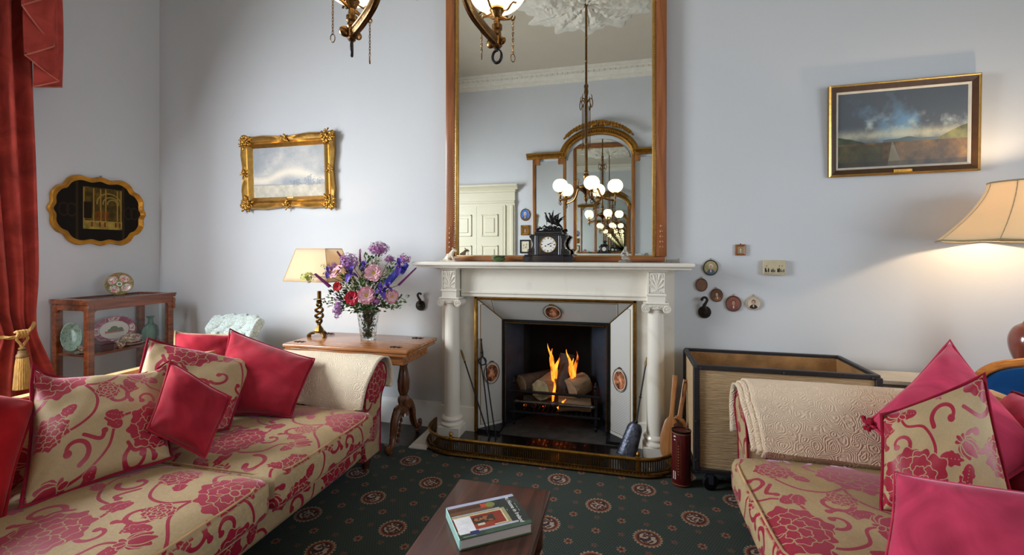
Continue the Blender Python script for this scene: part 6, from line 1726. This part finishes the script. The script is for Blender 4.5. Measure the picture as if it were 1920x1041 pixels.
def lever(label, x, z, sc=1.0, fl=1):
    T = wl(x, z); o = thing('bell_lever', label, 'bell lever', (x, 3.197, z - .04 * sc), 'black bell levers beside the mantel')
    mb = MB(); mb.lathe([(.040 * sc, 0), (.042 * sc, .006), (.038 * sc, .012), (.032 * sc, .012), (.030 * sc, .015), (.018 * sc, .016), (.016 * sc, .020), (.002, .022)], (0, 0, 0), 32, T); mb.build('rose_plate', pm('blackened_bronze', srgb(44, 38, 30), .4, .7, .3, 60, .2, 160), o)
    mb = MB(); mb.tube(spline([T @ Vector(p) for p in ((0, .02 * sc, .02), (fl * .006, .045 * sc, .026), (-fl * .004, .065 * sc, .028), (-fl * .012, .085 * sc, .028), (-fl * .004, .100 * sc, .028), (fl * .010, .100 * sc, .028), (fl * .018, .092 * sc, .028))], 6), [.014 * sc, .012 * sc, .009 * sc, .009 * sc, .008 * sc, .008 * sc, .009 * sc], 10)
    if fl < 0: mb.ell(T @ Vector((fl * .020, .088 * sc, .030)), .010)
    mb.build('crank_handle', pm('dark_bronze_handle', srgb(50, 40, 32), .4, .6), o)
lever('black round bell lever with hooked handle left of the fireplace', -1.529, .925, .95, 1)
lever('black round bell lever with hooked handle below the miniatures', .518, .942, .98, -1)

# ---------------------------------------------------------------- right: lamp, its table, blue chair, low unit
st = thing('lamp_table', 'small round table under the large lamp behind the blue chair', 'table', (2.02, 2.90, 0))
mb = MB(); mb.lathe([(.22, .615), (.23, .625), (.225, .64)], (2.02, 2.90, 0), 40); mb.build('table_top', M['mahog'], st)
mb = MB(); mb.lathe([(.03, .10), (.04, .2), (.02, .3), (.035, .45), (.03, .615)], (2.02, 2.90, 0), 20); mb.build('pedestal', M['mahog'], st)
for k in range(3):
    a = 2 * pi * k / 3; mb = MB(); mb.tube(spline([(2.02, 2.90, .16), (2.02 + .12 * math.cos(a), 2.90 + .12 * math.sin(a), .12), (2.02 + .2 * math.cos(a), 2.90 + .2 * math.sin(a), .03)], 5), [.025, .02, .018], 8); mb.build('leg', M['mahog'], st)
lx, ly = 2.03, 2.885
lp = thing('table_lamp', 'lit lamp with large flared cream silk shade at the right edge', 'lamp', (lx, ly, .64))
mb = MB(); mb.lathe([(.055, .64), (.058, .66)] + [(p.x, p.y) for p in spline([(.03, .68, 0), (.028, .72, 0), (.060, .78, 0), (.078, .84, 0), (.080, .90, 0), (.060, .95, 0), (.025, .98, 0), (.020, 1.02, 0), (.014, 1.06, 0)], 5)] + [(.010, 1.46)], (lx, ly, 0), 40); mb.build('lamp_body', pm('rosy_brown_ceramic', srgb(120, 60, 50), .2, 0, .2, 8, Coat_Weight=.6), lp)
M['shade2'] = shade_mat('cream_silk_shade', (.88, .74, .52), .42, 0)
def bell(u, v):
    z = 1.705 - (1.705 - 1.405) * v; r = .165 + .215 * (v ** 1.55) ; r *= 1 - .018 * abs(math.sin(u * pi * 8)) * (1)
    return Vector((lx + r * math.cos(2 * pi * u), ly + r * math.sin(2 * pi * u) * .8, z - .006 * v * abs(math.sin(u * pi * 8))))
mb = MB(); mb.grid(bell, 96, 18, cu=True); mb.build('lamp_shade', M['shade2'], lp, solid=.003)
mb = MB()
for v in (0.0, 1.0): mb.tube([bell(k / 96, v) for k in range(96)], .0045, 6, closed=True)
for k in range(8): mb.tube([bell(k / 8, j / 10) for j in range(11)], .0022, 5)
mb.build('shade_trim', pm('dull_gold_braid', srgb(150, 134, 98), .7), lp)
mb = MB(); mb.lathe([(.012, 1.46), (.014, 1.47), (.028, 1.50), (.030, 1.52), (.018, 1.545), (.001, 1.55)], (lx, ly, 0), 16); mb.build('bulb', M['bulb'], lp)
point('lamp_light_right', (lx, ly, 1.585), 17, (1, .72, .44), .03)

bc = thing('blue_chair', 'armchair with arched gilt wood rail and royal blue back at the right', 'chair', (1.98, 2.62, 0))
bcx, bcy = 1.985, 2.60
blue = velvet('royal_blue_velvet', srgb(20, 62, 110), (.5, .7, 1), .3)
arch = [(-.35, .45), (-.36, .60), (-.34, .72), (-.27, .795), (-.14, .83), (0, .845), (.14, .83), (.27, .795), (.34, .72), (.36, .60), (.35, .45)]
AS = spline([(a, 0, b) for a, b in arch], 5)
mb = MB(TR(bcx, bcy, 0) @ RZ(R(-8))); mb.tube(AS, .020, 10); mb.tube([p + Vector((0, -.016, -.004)) for p in AS], .006, 6); mb.build('gilt_rail', wood('gilt_show_wood', srgb(150, 78, 24), srgb(200, 126, 50), .25, 2, 0, .5), bc)
mb = MB(TR(bcx, bcy, 0) @ RZ(R(-8))); mb.prism([(p.x * .95, .45 + (p.z - .45) * .95) for p in AS], .05, basis((0, .02, 0), (1, 0, 0), (0, 0, 1), (0, -1, 0)), bev=.008); mb.build('blue_back', blue, bc)
mb = MB(); puff(mb, (bcx, bcy - .26, .38), (.60, .50, .16), .05, (0, 0, .03)); mb.build('seat', blue, bc)
for x in (-.26, .26):
    for y in (-.46, -.04): mb = MB(); mb.lathe([(.014, .013), (.022, .10), (.026, .22), (.024, .31)], (bcx + x, bcy + y, 0), 12); mb.build('leg', M['gilt'], bc)
lu = thing('low_cupboard', 'low grey cupboard with a pale top edge between the crate and the lamp', 'cupboard', (1.53, 3.05, 0))
mb = MB(); mb.b2((1.30, 2.965, .013), (1.755, 3.17, .596)); mb.build('cupboard_body', pm('drab_grey_paint', srgb(150, 146, 138), .5), lu)
mb = MB(); mb.b2((1.29, 2.945, .598), (1.765, 3.17, .625), .004); mb.build('cupboard_top', pm('cream_top', srgb(214, 204, 186), .45), lu)
# ---------------------------------------------------------------- chandelier
chd = thing('chandelier', 'brass gas chandelier with five lit opal globes and hanging chains', 'chandelier', (CX, CY, 1.88))
CB = M['chandbrass']
mb = MB(); mb.lathe([(.055, ZC - .05), (.060, ZC - .035), (.050, ZC - .012), (.030, ZC + .0)], (CX, CY, 0), 28); mb.lathe([(.014, ZC - .085), (.022, ZC - .065), (.03, ZC - .05)], (CX, CY, 0), 20); mb.build('ceiling_canopy', CB, chd)
mb = MB(); mb.cyl((CX, CY, 3.34), (CX, CY, ZC - .06), .013, .013, 14)
for z in (3.9, 3.62): mb.lathe([(.013, z - .01), (.019, z), (.013, z + .01)], (CX, CY, 0), 14)
mb.lathe([(.014, 3.20), (.020, 3.22), (.024, 3.25), (.018, 3.29), (.026, 3.32), (.014, 3.35)], (CX, CY, 0), 16, fn=lambda t_, z: 1 + .1 * math.cos(6 * t_)); mb.cyl((CX, CY, 2.30), (CX, CY, 3.22), .018, .018, 14)
mb.lathe([(.018, 2.62), (.022, 2.63), (.018, 2.64)], (CX, CY, 0), 14); mb.build('ceiling_rod', CB, chd)
mb = MB()
for k in range(4):
    a = k * pi / 2 + .5; d = Vector((math.cos(a), math.sin(a), 0)); p = lambda r, z: Vector((CX, CY, z)) + d * r
    mb.tube(spline([p(.015, 3.12), p(.05, 3.16), p(.085, 3.14), p(.092, 3.08), p(.075, 3.05), p(.065, 3.09)], 4), [.009, .007, .006, .005, .005, .004], 7)
    mb.tube(spline([p(.085, 3.14), p(.075, 3.20), p(.06, 3.21)], 3), [.005, .004, .001], 6)
wh = mb.build('pulley_scrolls', CB, chd); wh['label'] = 'curled pulley brackets high on the rod'
def chain(name, p, q, par, r=.0035, m=None, step=.0085):
    p, q = Vector(p), Vector(q); L = (q - p).length; n = int(L / step); mb = MB()
    for i in range(n):
        c = p.lerp(q, (i + .5) / n); al = (i % 2) * pi / 2
        d = Vector((math.cos(al), math.sin(al), 0))
        mb.tube([c + d * (r * math.cos(t_)) + Vector((0, 0, step * .72 * math.sin(t_))) for t_ in [2 * pi * k / 8 for k in range(8)]], .0010, 4, closed=True)
    return mb.build(name, m or CB, par)
for k in range(4):
    a = k * pi / 2 + .5; x, y = CX + .055 * math.cos(a), CY + .055 * math.sin(a)
    mb = MB(); mb.cyl((x, y, 2.56), (x, y, 3.10), .004, .004, 6); mb.ell((x, y, 2.58), (.008, .008, .02)); mb.build('balance_chain', CB, chd)
mb = MB(); mb.lathe([(.004, 1.90), (.010, 1.915), (.006, 1.93), (.022, 1.955), (.030, 1.985), (.020, 2.01), (.028, 2.03), (.045, 2.05), (.085, 2.075), (.105, 2.095), (.105, 2.108), (.085, 2.125), (.045, 2.14), (.022, 2.16), (.018, 2.19), (.032, 2.215), (.038, 2.245), (.024, 2.275), (.030, 2.29), (.018, 2.31)], (CX, CY, 0), 30, fn=lambda t_, z: 1 + .02 * math.cos(10 * t_)); mb.build('hub', CB, chd)
t = NT('lit_opal_glass')
geo = t.n('ShaderNodeTexCoord'); sx_ = t.n('ShaderNodeSeparateXYZ'); t.l(geo.outputs['Object'], sx_.inputs[0])
t.set(Base_Color=(.95, .88, .70), Roughness=.3, Emission_Color=(1.0, .80, .48), Emission_Strength=2.2, Coat_Weight=.4)
opal = t.m
PH = .05
for i in range(5):
    a = PH + 2 * pi * i / 5; d = Vector((math.cos(a), math.sin(a), 0)); tn = Vector((-math.sin(a), math.cos(a), 0))
    p = lambda r, z, s_=0: Vector((CX, CY, z)) + d * r + tn * s_
    mb = MB(); S = spline([p(.075, 2.09), p(.115, 2.10), p(.145, 2.07), p(.165, 2.02), p(.205, 1.975), p(.265, 1.955), p(.325, 1.945)], 7)
    mb.tube(S, .0115, 10)
    for off in (-.006, 0, .006): mb.tube([q + tn * off + Vector((0, 0, .0095)) for q in S], .0032, 5)
    for off in (-.005, .005): mb.tube([q + tn * off - Vector((0, 0, .0095)) for q in S], .0030, 5)
    mb.tube(spline([p(.11, 2.11), p(.135, 2.15), p(.12, 2.20), p(.095, 2.19), p(.10, 2.165)], 5), [.007, .006, .004, .004, .005], 7)
    mb.tube(spline([p(.125, 2.13), p(.15, 2.17), p(.15, 2.215)], 4), [.006, .005, .001], 6)
    arm = mb.build('arm', CB, chd)
    c = p(.34, 0)
    mb = MB(); mb.box(c + Vector((0, 0, 1.945)), (.026, .024, .030), .004, RZ(a)); mb.ell(c + Vector((0, 0, 1.945)) + tn * .020, (.010, .015, .015), RZ(a)); mb.ell(c + Vector((0, 0, 1.945)) - tn * .017, (.006, .012, .012), RZ(a))
    mb.lathe([(.008, 1.925), (.011, 1.928), (.007, 1.932)], c, 12)
    mb.lathe([(.010, 1.960), (.013, 1.965), (.011, 1.975), (.015, 1.980), (.015, 1.992), (.010, 1.996), (.008, 2.012), (.013, 2.018), (.017, 2.028), (.022, 2.034), (.018, 2.044), (.012, 2.060), (.012, 2.09)], c, 18)
    cock = mb.build('burner', CB, arm)
    mb = MB(); z0 = 2.004
    mb.tube(spline([c + tn * -.048 + Vector((0, 0, z0 - .004)), c + tn * -.03 + Vector((0, 0, z0 - .002)), c + tn * -.008 + Vector((0, 0, z0 + .008)), c + tn * .010 + Vector((0, 0, z0 + .014)), c + tn * .030 + Vector((0, 0, z0 + .022)), c + tn * .048 + Vector((0, 0, z0 + .024))], 4), [.0035, .0035, .008, .008, .0035, .0035], 8, flat=.5)
    for s_, zz in ((-.052, z0 - .004), (.052, z0 + .024)):
        mb.tube([c + tn * (s_ + .006 * math.cos(q)) + Vector((0, 0, zz + .006 * math.sin(q))) for q in [2 * pi * k / 10 for k in range(10)]], .0025, 6, closed=True)
    for s_ in (-1, 1): mb.tube(spline([c + tn * s_ * .016 + Vector((0, 0, 2.032)), c + tn * s_ * .034 + Vector((0, 0, 2.028)), c + tn * s_ * .050 + Vector((0, 0, 2.044)), c + tn * s_ * .062 + Vector((0, 0, 2.040))], 4), .0028, 6)
    for s_ in (-1, 1): mb.tube(spline([c + d * s_ * .016 + Vector((0, 0, 2.032)), c + d * s_ * .034 + Vector((0, 0, 2.028)), c + d * s_ * .050 + Vector((0, 0, 2.044)), c + d * s_ * .062 + Vector((0, 0, 2.040))], 4), .0028, 6)
    mb.build('key_lever', CB, arm)
    for s_, zz in ((-.052, z0 - .010), (.052, z0 + .018)):
        e_ = zz - .095; chain('pull_chain', c + tn * s_ + Vector((0, 0, zz)), c + tn * s_ + Vector((0, 0, e_)), arm, .0024)
        mb = MB(); q_ = RZ(a + .6 * s_ * 20) ; mb.tube([c + tn * s_ + q_ @ Vector((.0065 * math.cos(t_), 0, 0)) + Vector((0, 0, e_ - .011 + .011 * math.sin(t_))) for t_ in [2 * pi * k / 16 for k in range(16)]], .0013, 5, closed=True); mb.build('chain_ring', CB, arm)
    ra = {2: a + pi / 2 - .9, 1: a + .1}.get(i, a + .5)
    mb = MB(); rd = Vector((-math.sin(ra), math.cos(ra), 0)) if i == 1 else Vector((math.cos(a - .45), math.sin(a - .45), 0)) if i == 2 else tn
    mb.tube([c + rd * (.014 * math.cos(t_)) + Vector((0, 0, 1.903 + .018 * math.sin(t_))) for t_ in [2 * pi * k / 24 for k in range(24)]], .0042, 8, closed=True); mb.cyl(c + Vector((0, 0, 1.918)), c + Vector((0, 0, 1.93)), .004, .006, 8)
    mb.build('pendant_ring', M['iron'], arm)
    gp = [(.022 + 0, 2.030), (.045, 2.034)] 
    prof = [(.088 * math.cos(t_), 2.112 + .082 * math.sin(t_)) for t_ in np.linspace(-1.22, 1.05, 22)]
    mb = MB(); mb.lathe(prof, c, 36, caps=False); mb.build('opal_globe', opal, arm, solid=.003, angle=0)

# ---------------------------------------------------------------- bouquet
VX, VY, VZ = -1.785, 2.875, .7125
va = thing('glass_vase', 'tapered cut glass vase full of stems on the walnut table', 'vase', (VX, VY, VZ))
gm = NT('cut_glass'); gm.set(Base_Color=(.96, .98, .96), Roughness=.03, Transmission_Weight=1.0, IOR=1.40)
vo = gm.n('ShaderNodeTexVoronoi', i_Scale=46.0, feature='F1'); gm.l(gm.co('Object', (1, 1, .7)), vo.inputs['Vector']); gm.bump(vo.outputs['Distance'], .7, .006)
mb = MB(); mb.lathe([(.001, 0), (.050, 0), (.054, .004), (.056, .03), (.064, .10), (.074, .17), (.084, .213), (.080, .214), (.070, .17), (.060, .10), (.051, .03), (.048, .014), (.001, .012)], (VX, VY, VZ), 40, caps=False, fn=lambda t_, z: 1 + .012 * abs(math.sin(12 * t_)))
mb.build('vase_glass', gm.m, va)
stem = pm('green_stem', srgb(70, 104, 42), .5, 0, .3, 30)
leafm = pm('leaf_green', srgb(64, 104, 36), .45, 0, .35, 26, Sheen_Weight=.1)
leafd = pm('dark_leaf_green', srgb(38, 66, 30), .45, 0, .3, 26)
palepink = pm('pale_pink_petal', srgb(240, 188, 200), .5, 0, .07, 40)
midpink = pm('rose_pink_petal', srgb(228, 150, 168), .5, 0, .10, 40)
redp = pm('crimson_petal', srgb(190, 14, 52), .45, 0, .2, 40)
redd = pm('scarlet_petal', srgb(186, 12, 22), .45, 0, .2, 40)
lil = pm('lilac_floret', srgb(166, 106, 176), .6, 0, .18, 60)
lild = pm('mauve_floret', srgb(176, 112, 168), .6, 0, .18, 60)
iri = pm('violet_iris_petal', srgb(92, 62, 168), .5, 0, .2, 40)
delp = pm('delphinium_blue', srgb(66, 72, 190), .5, 0, .2, 50)
lia = pm('purple_spike', srgb(150, 62, 140), .6, 0, .25, 80)
yel = pm('yellow_stamen', srgb(226, 200, 70), .6)
lime = pm('lime_bracts', srgb(190, 196, 92), .55, 0, .12, 40)
cream = pm('tiny_cream_blossom', srgb(226, 222, 190), .6)
rgf = random.Random(77)
def neck(k): a = k * 2.4; r = .05 * ((k * .37) % 1) ** .5; return Vector((VX + r * math.cos(a), VY + r * math.sin(a), VZ + .20))
NK = [0]
def flower(label, head, nm='flower', stemr=.0022, dirn=None):
    NK[0] += 1; k = NK[0]; n = neck(k); h = Vector(head)
    base = Vector((VX + (VX - n.x) * .7, VY + (VY - n.y) * .7, VZ + .016))
    o = thing(nm, label, 'flower', base)
    side = (h - n); mid_ = n.lerp(h, .5) + Vector((0, 0, .25 * Vector((side.x, side.y, 0)).length))
    mb = MB(); S = spline([base, n, mid_, h], 6); mb.tube(S, stemr, 6); mb.build('stem', stem, o)
    d = (S[-1] - S[-3]).normalized()
    return o, h, d
def ori(d, twist=0): 
    return Vector(d).normalized().to_track_quat('Z', 'Y').to_matrix().to_4x4() @ RZ(twist)
def petal(mb, c, T, L, W, cup_, az, droop=0.0, n=5, ruff=0.0, base=.15):
    def f(u, v):
        w = W * (base + (1 - base) * math.sin(pi * min(1, .12 + v * .80)) ** .7); x = (2 * u - 1) * w
        r = L * v; z = cup_ * L * math.sin(v * pi / 2) * (1 - .25 * v) - droop * v * v * L + .25 * W * (2 * u - 1) ** 2 + ruff * math.sin(u * 12 + az) * v
        return c + (T @ RZ(az)) @ Vector((r * (1 - .25 * cup_), x, z))
    mb.grid(f, 6, n)
def open_flower(label, head, face, rad, mat_o, mat_i, n=9, group=None, ctr=yel):
    o, h, d = flower(label, head, 'pink_tulip' if mat_o is not redp and mat_o is not redd else 'red_ranunculus', .003)
    if group: o['group'] = group
    T = ori(face)
    rg = random.Random(int(head[0] * 1e4)); 
    for layer, (q, cu_, m, nn) in enumerate(((1.0, .28, mat_o, n), (.82, .50, mat_i, n - 2), (.50, .75, mat_i, n - 3))):
        mb = MB()
        for k in range(nn): petal(mb, h, T, rad * q * rg.uniform(.92, 1.05), rad * q * .40, cu_, 2 * pi * k / nn + layer * .4 + rg.uniform(-.1, .1), ruff=rad * .03)
        mb.build('petals', m, o, angle=0)
    mb = MB(); mb.ell(h + T @ Vector((0, 0, rad * .16)), rad * .12)
    for k in range(14): a = k * 2.4; mb.ell(h + T @ Vector((rad * .15 * math.cos(a), rad * .15 * math.sin(a), rad * .24)), rad * .035, seg=5, rings=4)
    mb.build('stamens', ctr, o)
F = Vector((.5, -.85, .12))
g_ = 'pale pink flowers in the bouquet'
open_flower('large pale pink open flower, highest of the pink ones in the vase', (-1.676, 2.765, 1.194), (.45, -.85, .25), .066, palepink, palepink, group=g_)
open_flower('pink and cream open flower at the centre front above the vase', (-1.712, 2.735, 1.044), (.5, -.86, .1), .064, midpink, palepink, group=g_)
open_flower('pale pink flower at the left of the bouquet turned sideways', (-1.945, 2.745, 1.195), (-.35, -.7, .6), .062, palepink, palepink, 7, group=g_)
open_flower('pink flower with yellow centre at the lower right of the bouquet', (-1.560, 2.80, 1.034), (.75, -.65, .0), .054, midpink, palepink, group=g_)
blackc = pm('dark_flower_eye', srgb(50, 14, 26), .6)
open_flower('small scarlet flower, leftmost of the two red ones', (-1.921, 2.715, 1.101), (.3, -.95, .1), .036, redd, redd, 10, 'red flowers in the bouquet', blackc)
open_flower('crimson open flower beside the central pink one', (-1.80, 2.70, 1.027), (.35, -.92, .1), .052, redp, redp, 10, 'red flowers in the bouquet', blackc)
def cluster(label, head, rad, n, m, size=.0095, group='lilac heads in the bouquet', nm='lilac'):
    o, h, d = flower(label, head, nm); o['group'] = group
    rg = random.Random(int(head[2] * 9999)); mb = MB()
    r = rad if hasattr(rad, '__len__') else (rad, rad, rad)
    for k in range(n):
        u = Vector((rg.gauss(0, 1), rg.gauss(0, 1), rg.gauss(0, 1))).normalized() * rg.uniform(.12, 1) ** .5
        c = h + Vector((u.x * r[0], u.y * r[1], u.z * r[2])); T = ori(u + Vector((0, 0, .2)), rg.random() * 3)
        for q in range(4):
            a = q * pi / 2; ax = T @ RZ(a)
            mb._f([mb._v(c + ax @ Vector(p)) for p in ((0, 0, 0), (size * .6, -size * .38, size * .1), (size, 0, size * .15), (size * .6, size * .38, size * .1))])
    mb.build('florets', m, o, angle=0)
    mb = MB()
    for k in range(12):
        u = Vector((rg.gauss(0, 1), rg.gauss(0, 1), rg.gauss(0, 1))).normalized(); mb.tube([h - d * r[2] * .6, h + Vector((u.x * r[0], u.y * r[1], u.z * r[2])) * .8], .0010, 4)
    mb.build('stalks', stem, o)
cluster('big mauve lilac head at the very top of the bouquet', (-1.70, 2.87, 1.365), (.085, .06, .055), 300, lild)
cluster('dense purple lilac head at the upper left of the bouquet', (-1.900, 2.81, 1.270), (.075, .055, .070), 300, lil)
cluster('small purple lilac head beside the lamp shade', (-2.005, 2.79, 1.228), (.05, .04, .04), 130, lil)
cluster('loose mauve lilac head at the right near the mantel', (-1.52, 2.91, 1.290), (.055, .05, .045), 130, lild)
cluster('small mauve head between the top lilac and the right one', (-1.64, 2.92, 1.290), (.04, .04, .03), 90, lild)
cluster('drooping lilac sprig low at the left of the vase', (-1.925, 2.72, .955), (.040, .03, .085), 170, lil)
cluster('dark mauve cluster low at the right above the vase', (-1.66, 2.76, 1.00), (.035, .03, .03), 70, lild)
cluster('lime green bracts sprig in front of the lamp shade', (-2.125, 2.665, 1.168), (.052, .04, .042), 34, lime, .014, 'lime green sprigs in the bouquet', 'euphorbia')
cluster('small yellow-green sprig against the lamp shade beside the lilac', (-2.06, 2.77, 1.240), (.030, .025, .028), 18, lime, .012, 'lime green sprigs in the bouquet', 'euphorbia')
for c_, lb in (((-1.84, 2.74, 1.10), 'left of the centre'), ((-1.78, 2.80, 1.16), 'in the middle'), ((-1.73, 2.90, 1.28), 'under the top lilac'), ((-1.60, 2.84, 1.17), 'right of the large pink flower')):
    cluster('spray of tiny cream blossom ' + lb, c_, (.055, .045, .045), 60, cream, .006, 'cream blossom sprays in the bouquet', 'blossom_spray')
def iris(label, head, s_=1.0, tw=0.0):
    o, h, d = flower(label, head, 'iris', .003); o['group'] = 'violet irises in the bouquet'
    mb = MB(); T = ori((.3, -.5, 1), tw)
    for k in range(3): petal(mb, h, T, .050 * s_, .017 * s_, .35, 2 * pi * k / 3, droop=.9, ruff=.002)
    for k in range(3): petal(mb, h, T, .042 * s_, .013 * s_, 1.5, 2 * pi * k / 3 + 1.05, ruff=.002)
    mb.build('petals', iri, o, angle=0)
    mb = MB()
    for k in range(3): a = 2 * pi * k / 3; mb.tube([h + (T @ RZ(a)) @ Vector((.006, 0, .008)), h + (T @ RZ(a)) @ Vector((.022, 0, .012))], .002, 5)
    mb.build('yellow_flash', yel, o)
iris('violet iris at the centre left of the bouquet', (-1.835, 2.735, 1.185), 1.15)
iris('violet iris in the middle just behind the large pink flower', (-1.785, 2.82, 1.228), .9, .8)
iris('violet iris high at the right beside the blue spike', (-1.510, 2.81, 1.235), 1.15, .4)
iris('violet iris between the central pink flower and the lower right one', (-1.615, 2.76, 1.068), 1.15, 1.0)
iris('violet iris hanging over the lamp shade at the far left', (-2.01, 2.725, 1.195), .8, .5)
iris('violet iris just above the lower right pink flower', (-1.575, 2.78, 1.095), .8, 1.6)
def spike(label, a, b, r, m, n, size, nm, group, taper=.5):
    o, h, d = flower(label, a, nm, .0025); o['group'] = group
    a, b = Vector(a), Vector(b); dd = (b - a); F_ = frames([a, b])[0]; mb = MB()
    mb.tube([a, b], .002, 5)
    for k in range(n):
        t_ = k / n; al = k * 2.4; c = a + dd * t_ + (F_[0] * math.cos(al) + F_[1] * math.sin(al)) * r * (1 - taper * t_)
        od = F_[0] * math.cos(al) + F_[1] * math.sin(al)
        if size > .008:
            T = ori(od + Vector((0, 0, .2)), k); s_ = size * 1.5 * (1 - taper * t_)
            for q in range(5):
                ax = T @ RZ(q * 2 * pi / 5); mb._f([mb._v(c + ax @ Vector(p)) for p in ((0, 0, 0), (s_ * .6, -s_ * .42, s_ * .25), (s_, 0, s_ * .3), (s_ * .6, s_ * .42, s_ * .25))])
        else: mb.ell(c, size * (1 - taper * t_) * .8, ori(od), 6, 4)
    mb.build('spike_florets', m, o)
spike('bright blue delphinium spike at the right of the bouquet', (-1.60, 2.825, 1.13), (-1.50, 2.84, 1.235), .020, delp, 110, .0095, 'delphinium', 'blue delphiniums in the bouquet', .3)
spike('blue delphinium tip behind the right iris', (-1.52, 2.87, 1.20), (-1.475, 2.87, 1.255), .018, delp, 40, .009, 'delphinium', 'blue delphiniums in the bouquet', .4)
spike('purple spike pointing left across the lamp shade', (-2.00, 2.735, 1.098), (-2.075, 2.675, 1.19), .008, lia, 110, .0065, 'purple_spike', 'purple spikes in the bouquet', .3)
spike('purple spike reaching right in front of the mantel shelf', (-1.555, 2.895, 1.105), (-1.43, 2.92, 1.228), .006, lia, 100, .0055, 'purple_spike', 'purple spikes in the bouquet', .4)
spike('purple spike pointing up beside the upper left lilac', (-1.965, 2.855, 1.27), (-2.02, 2.845, 1.345), .006, lia, 40, .006, 'purple_spike', 'purple spikes in the bouquet', .3)
spike('purple spike standing straight up near the top of the bouquet', (-1.83, 2.842, 1.27), (-1.83, 2.841, 1.362), .006, lia, 46, .0055, 'purple_spike', 'purple spikes in the bouquet', .4)
def leaf_(mb, c, d, L, W, T_=None):
    c = Vector(c); d = Vector(d).normalized(); s_ = d.cross(Vector((rgf.uniform(-1, 1), rgf.uniform(-1, 1), rgf.uniform(.2, 1)))).normalized(); nn = s_.cross(d)
    pts = [(0, 0), (.3, .5), (.6, .45), (1, 0), (.6, -.45), (.3, -.5)]
    vs = [mb._v(c + d * L * a + s_ * W * b + nn * (.12 * L * math.sin(a * pi)) * (1 if b == 0 else .4)) for a, b in pts]
    mb._f([vs[0], vs[1], vs[2], vs[3]]); mb._f([vs[0], vs[3], vs[4], vs[5]])
spr = [((-1.97, 2.74, 1.05), 'left'), ((-2.02, 2.74, .99), 'low left'), ((-1.92, 2.78, 1.14), 'left, under the pale pink flower'), ((-1.87, 2.72, 1.04), 'left, behind the crimson flower'),
       ((-1.86, 2.74, .96), 'low, left of the vase neck'), ((-1.80, 2.73, .96), 'just above the vase rim'), ((-1.65, 2.76, .96), 'low, right of the vase neck'), ((-1.55, 2.82, .97), 'lowest on the right'),
       ((-1.47, 2.84, 1.005), 'furthest right, toward the bell lever'), ((-1.74, 2.86, 1.31), 'top, under the mauve lilac'), ((-1.80, 2.86, 1.30), 'top centre'), ((-1.62, 2.88, 1.22), 'upper right'),
       ((-1.66, 2.80, 1.12), 'centre right'), ((-1.77, 2.76, 1.11), 'centre'), ((-1.60, 2.84, 1.04), 'right, behind the lower pink flower'), ((-1.88, 2.76, 1.20), 'upper left'), ((-1.72, 2.78, .99), 'under the central pink flower'), ((-1.83, 2.90, 1.22), 'back of the bouquet')]
for i, (c, lb) in enumerate(spr):
    o, h, d = flower('leafy green sprig: ' + lb, c, 'foliage_sprig'); o['group'] = 'leafy sprigs in the bouquet'; o['category'] = 'foliage'
    mb = MB(); n0 = Vector((VX, VY, .93))
    out_ = (h - Vector((VX, VY, .95))).normalized()
    for k in range(46):
        t_ = rgf.uniform(.35, 1.08); p = n0.lerp(h, t_) + Vector((rgf.uniform(-.035, .035), rgf.uniform(-.03, .03), rgf.uniform(-.03, .03)))
        leaf_(mb, p, out_ + Vector((rgf.uniform(-.9, .9), rgf.uniform(-.9, .9), rgf.uniform(-.6, .9))), rgf.uniform(.018, .042), rgf.uniform(.010, .018))
    for k in range(16):
        z = rgf.uniform(.02, .20); rr = (.040 + .15 * z) * rgf.uniform(.3, 1.0); al = rgf.random() * 2 * pi
        leaf_(mb, (VX + rr * math.cos(al), VY + rr * math.sin(al), VZ + z), (rgf.uniform(-.5, .5), rgf.uniform(-.5, .5), rgf.uniform(-.3, 1)), rgf.uniform(.015, .026), rgf.uniform(.008, .012))
    mb.build('leaves', leafm if i % 3 else leafd, o, angle=0)
# stems and foliage seen through the glass
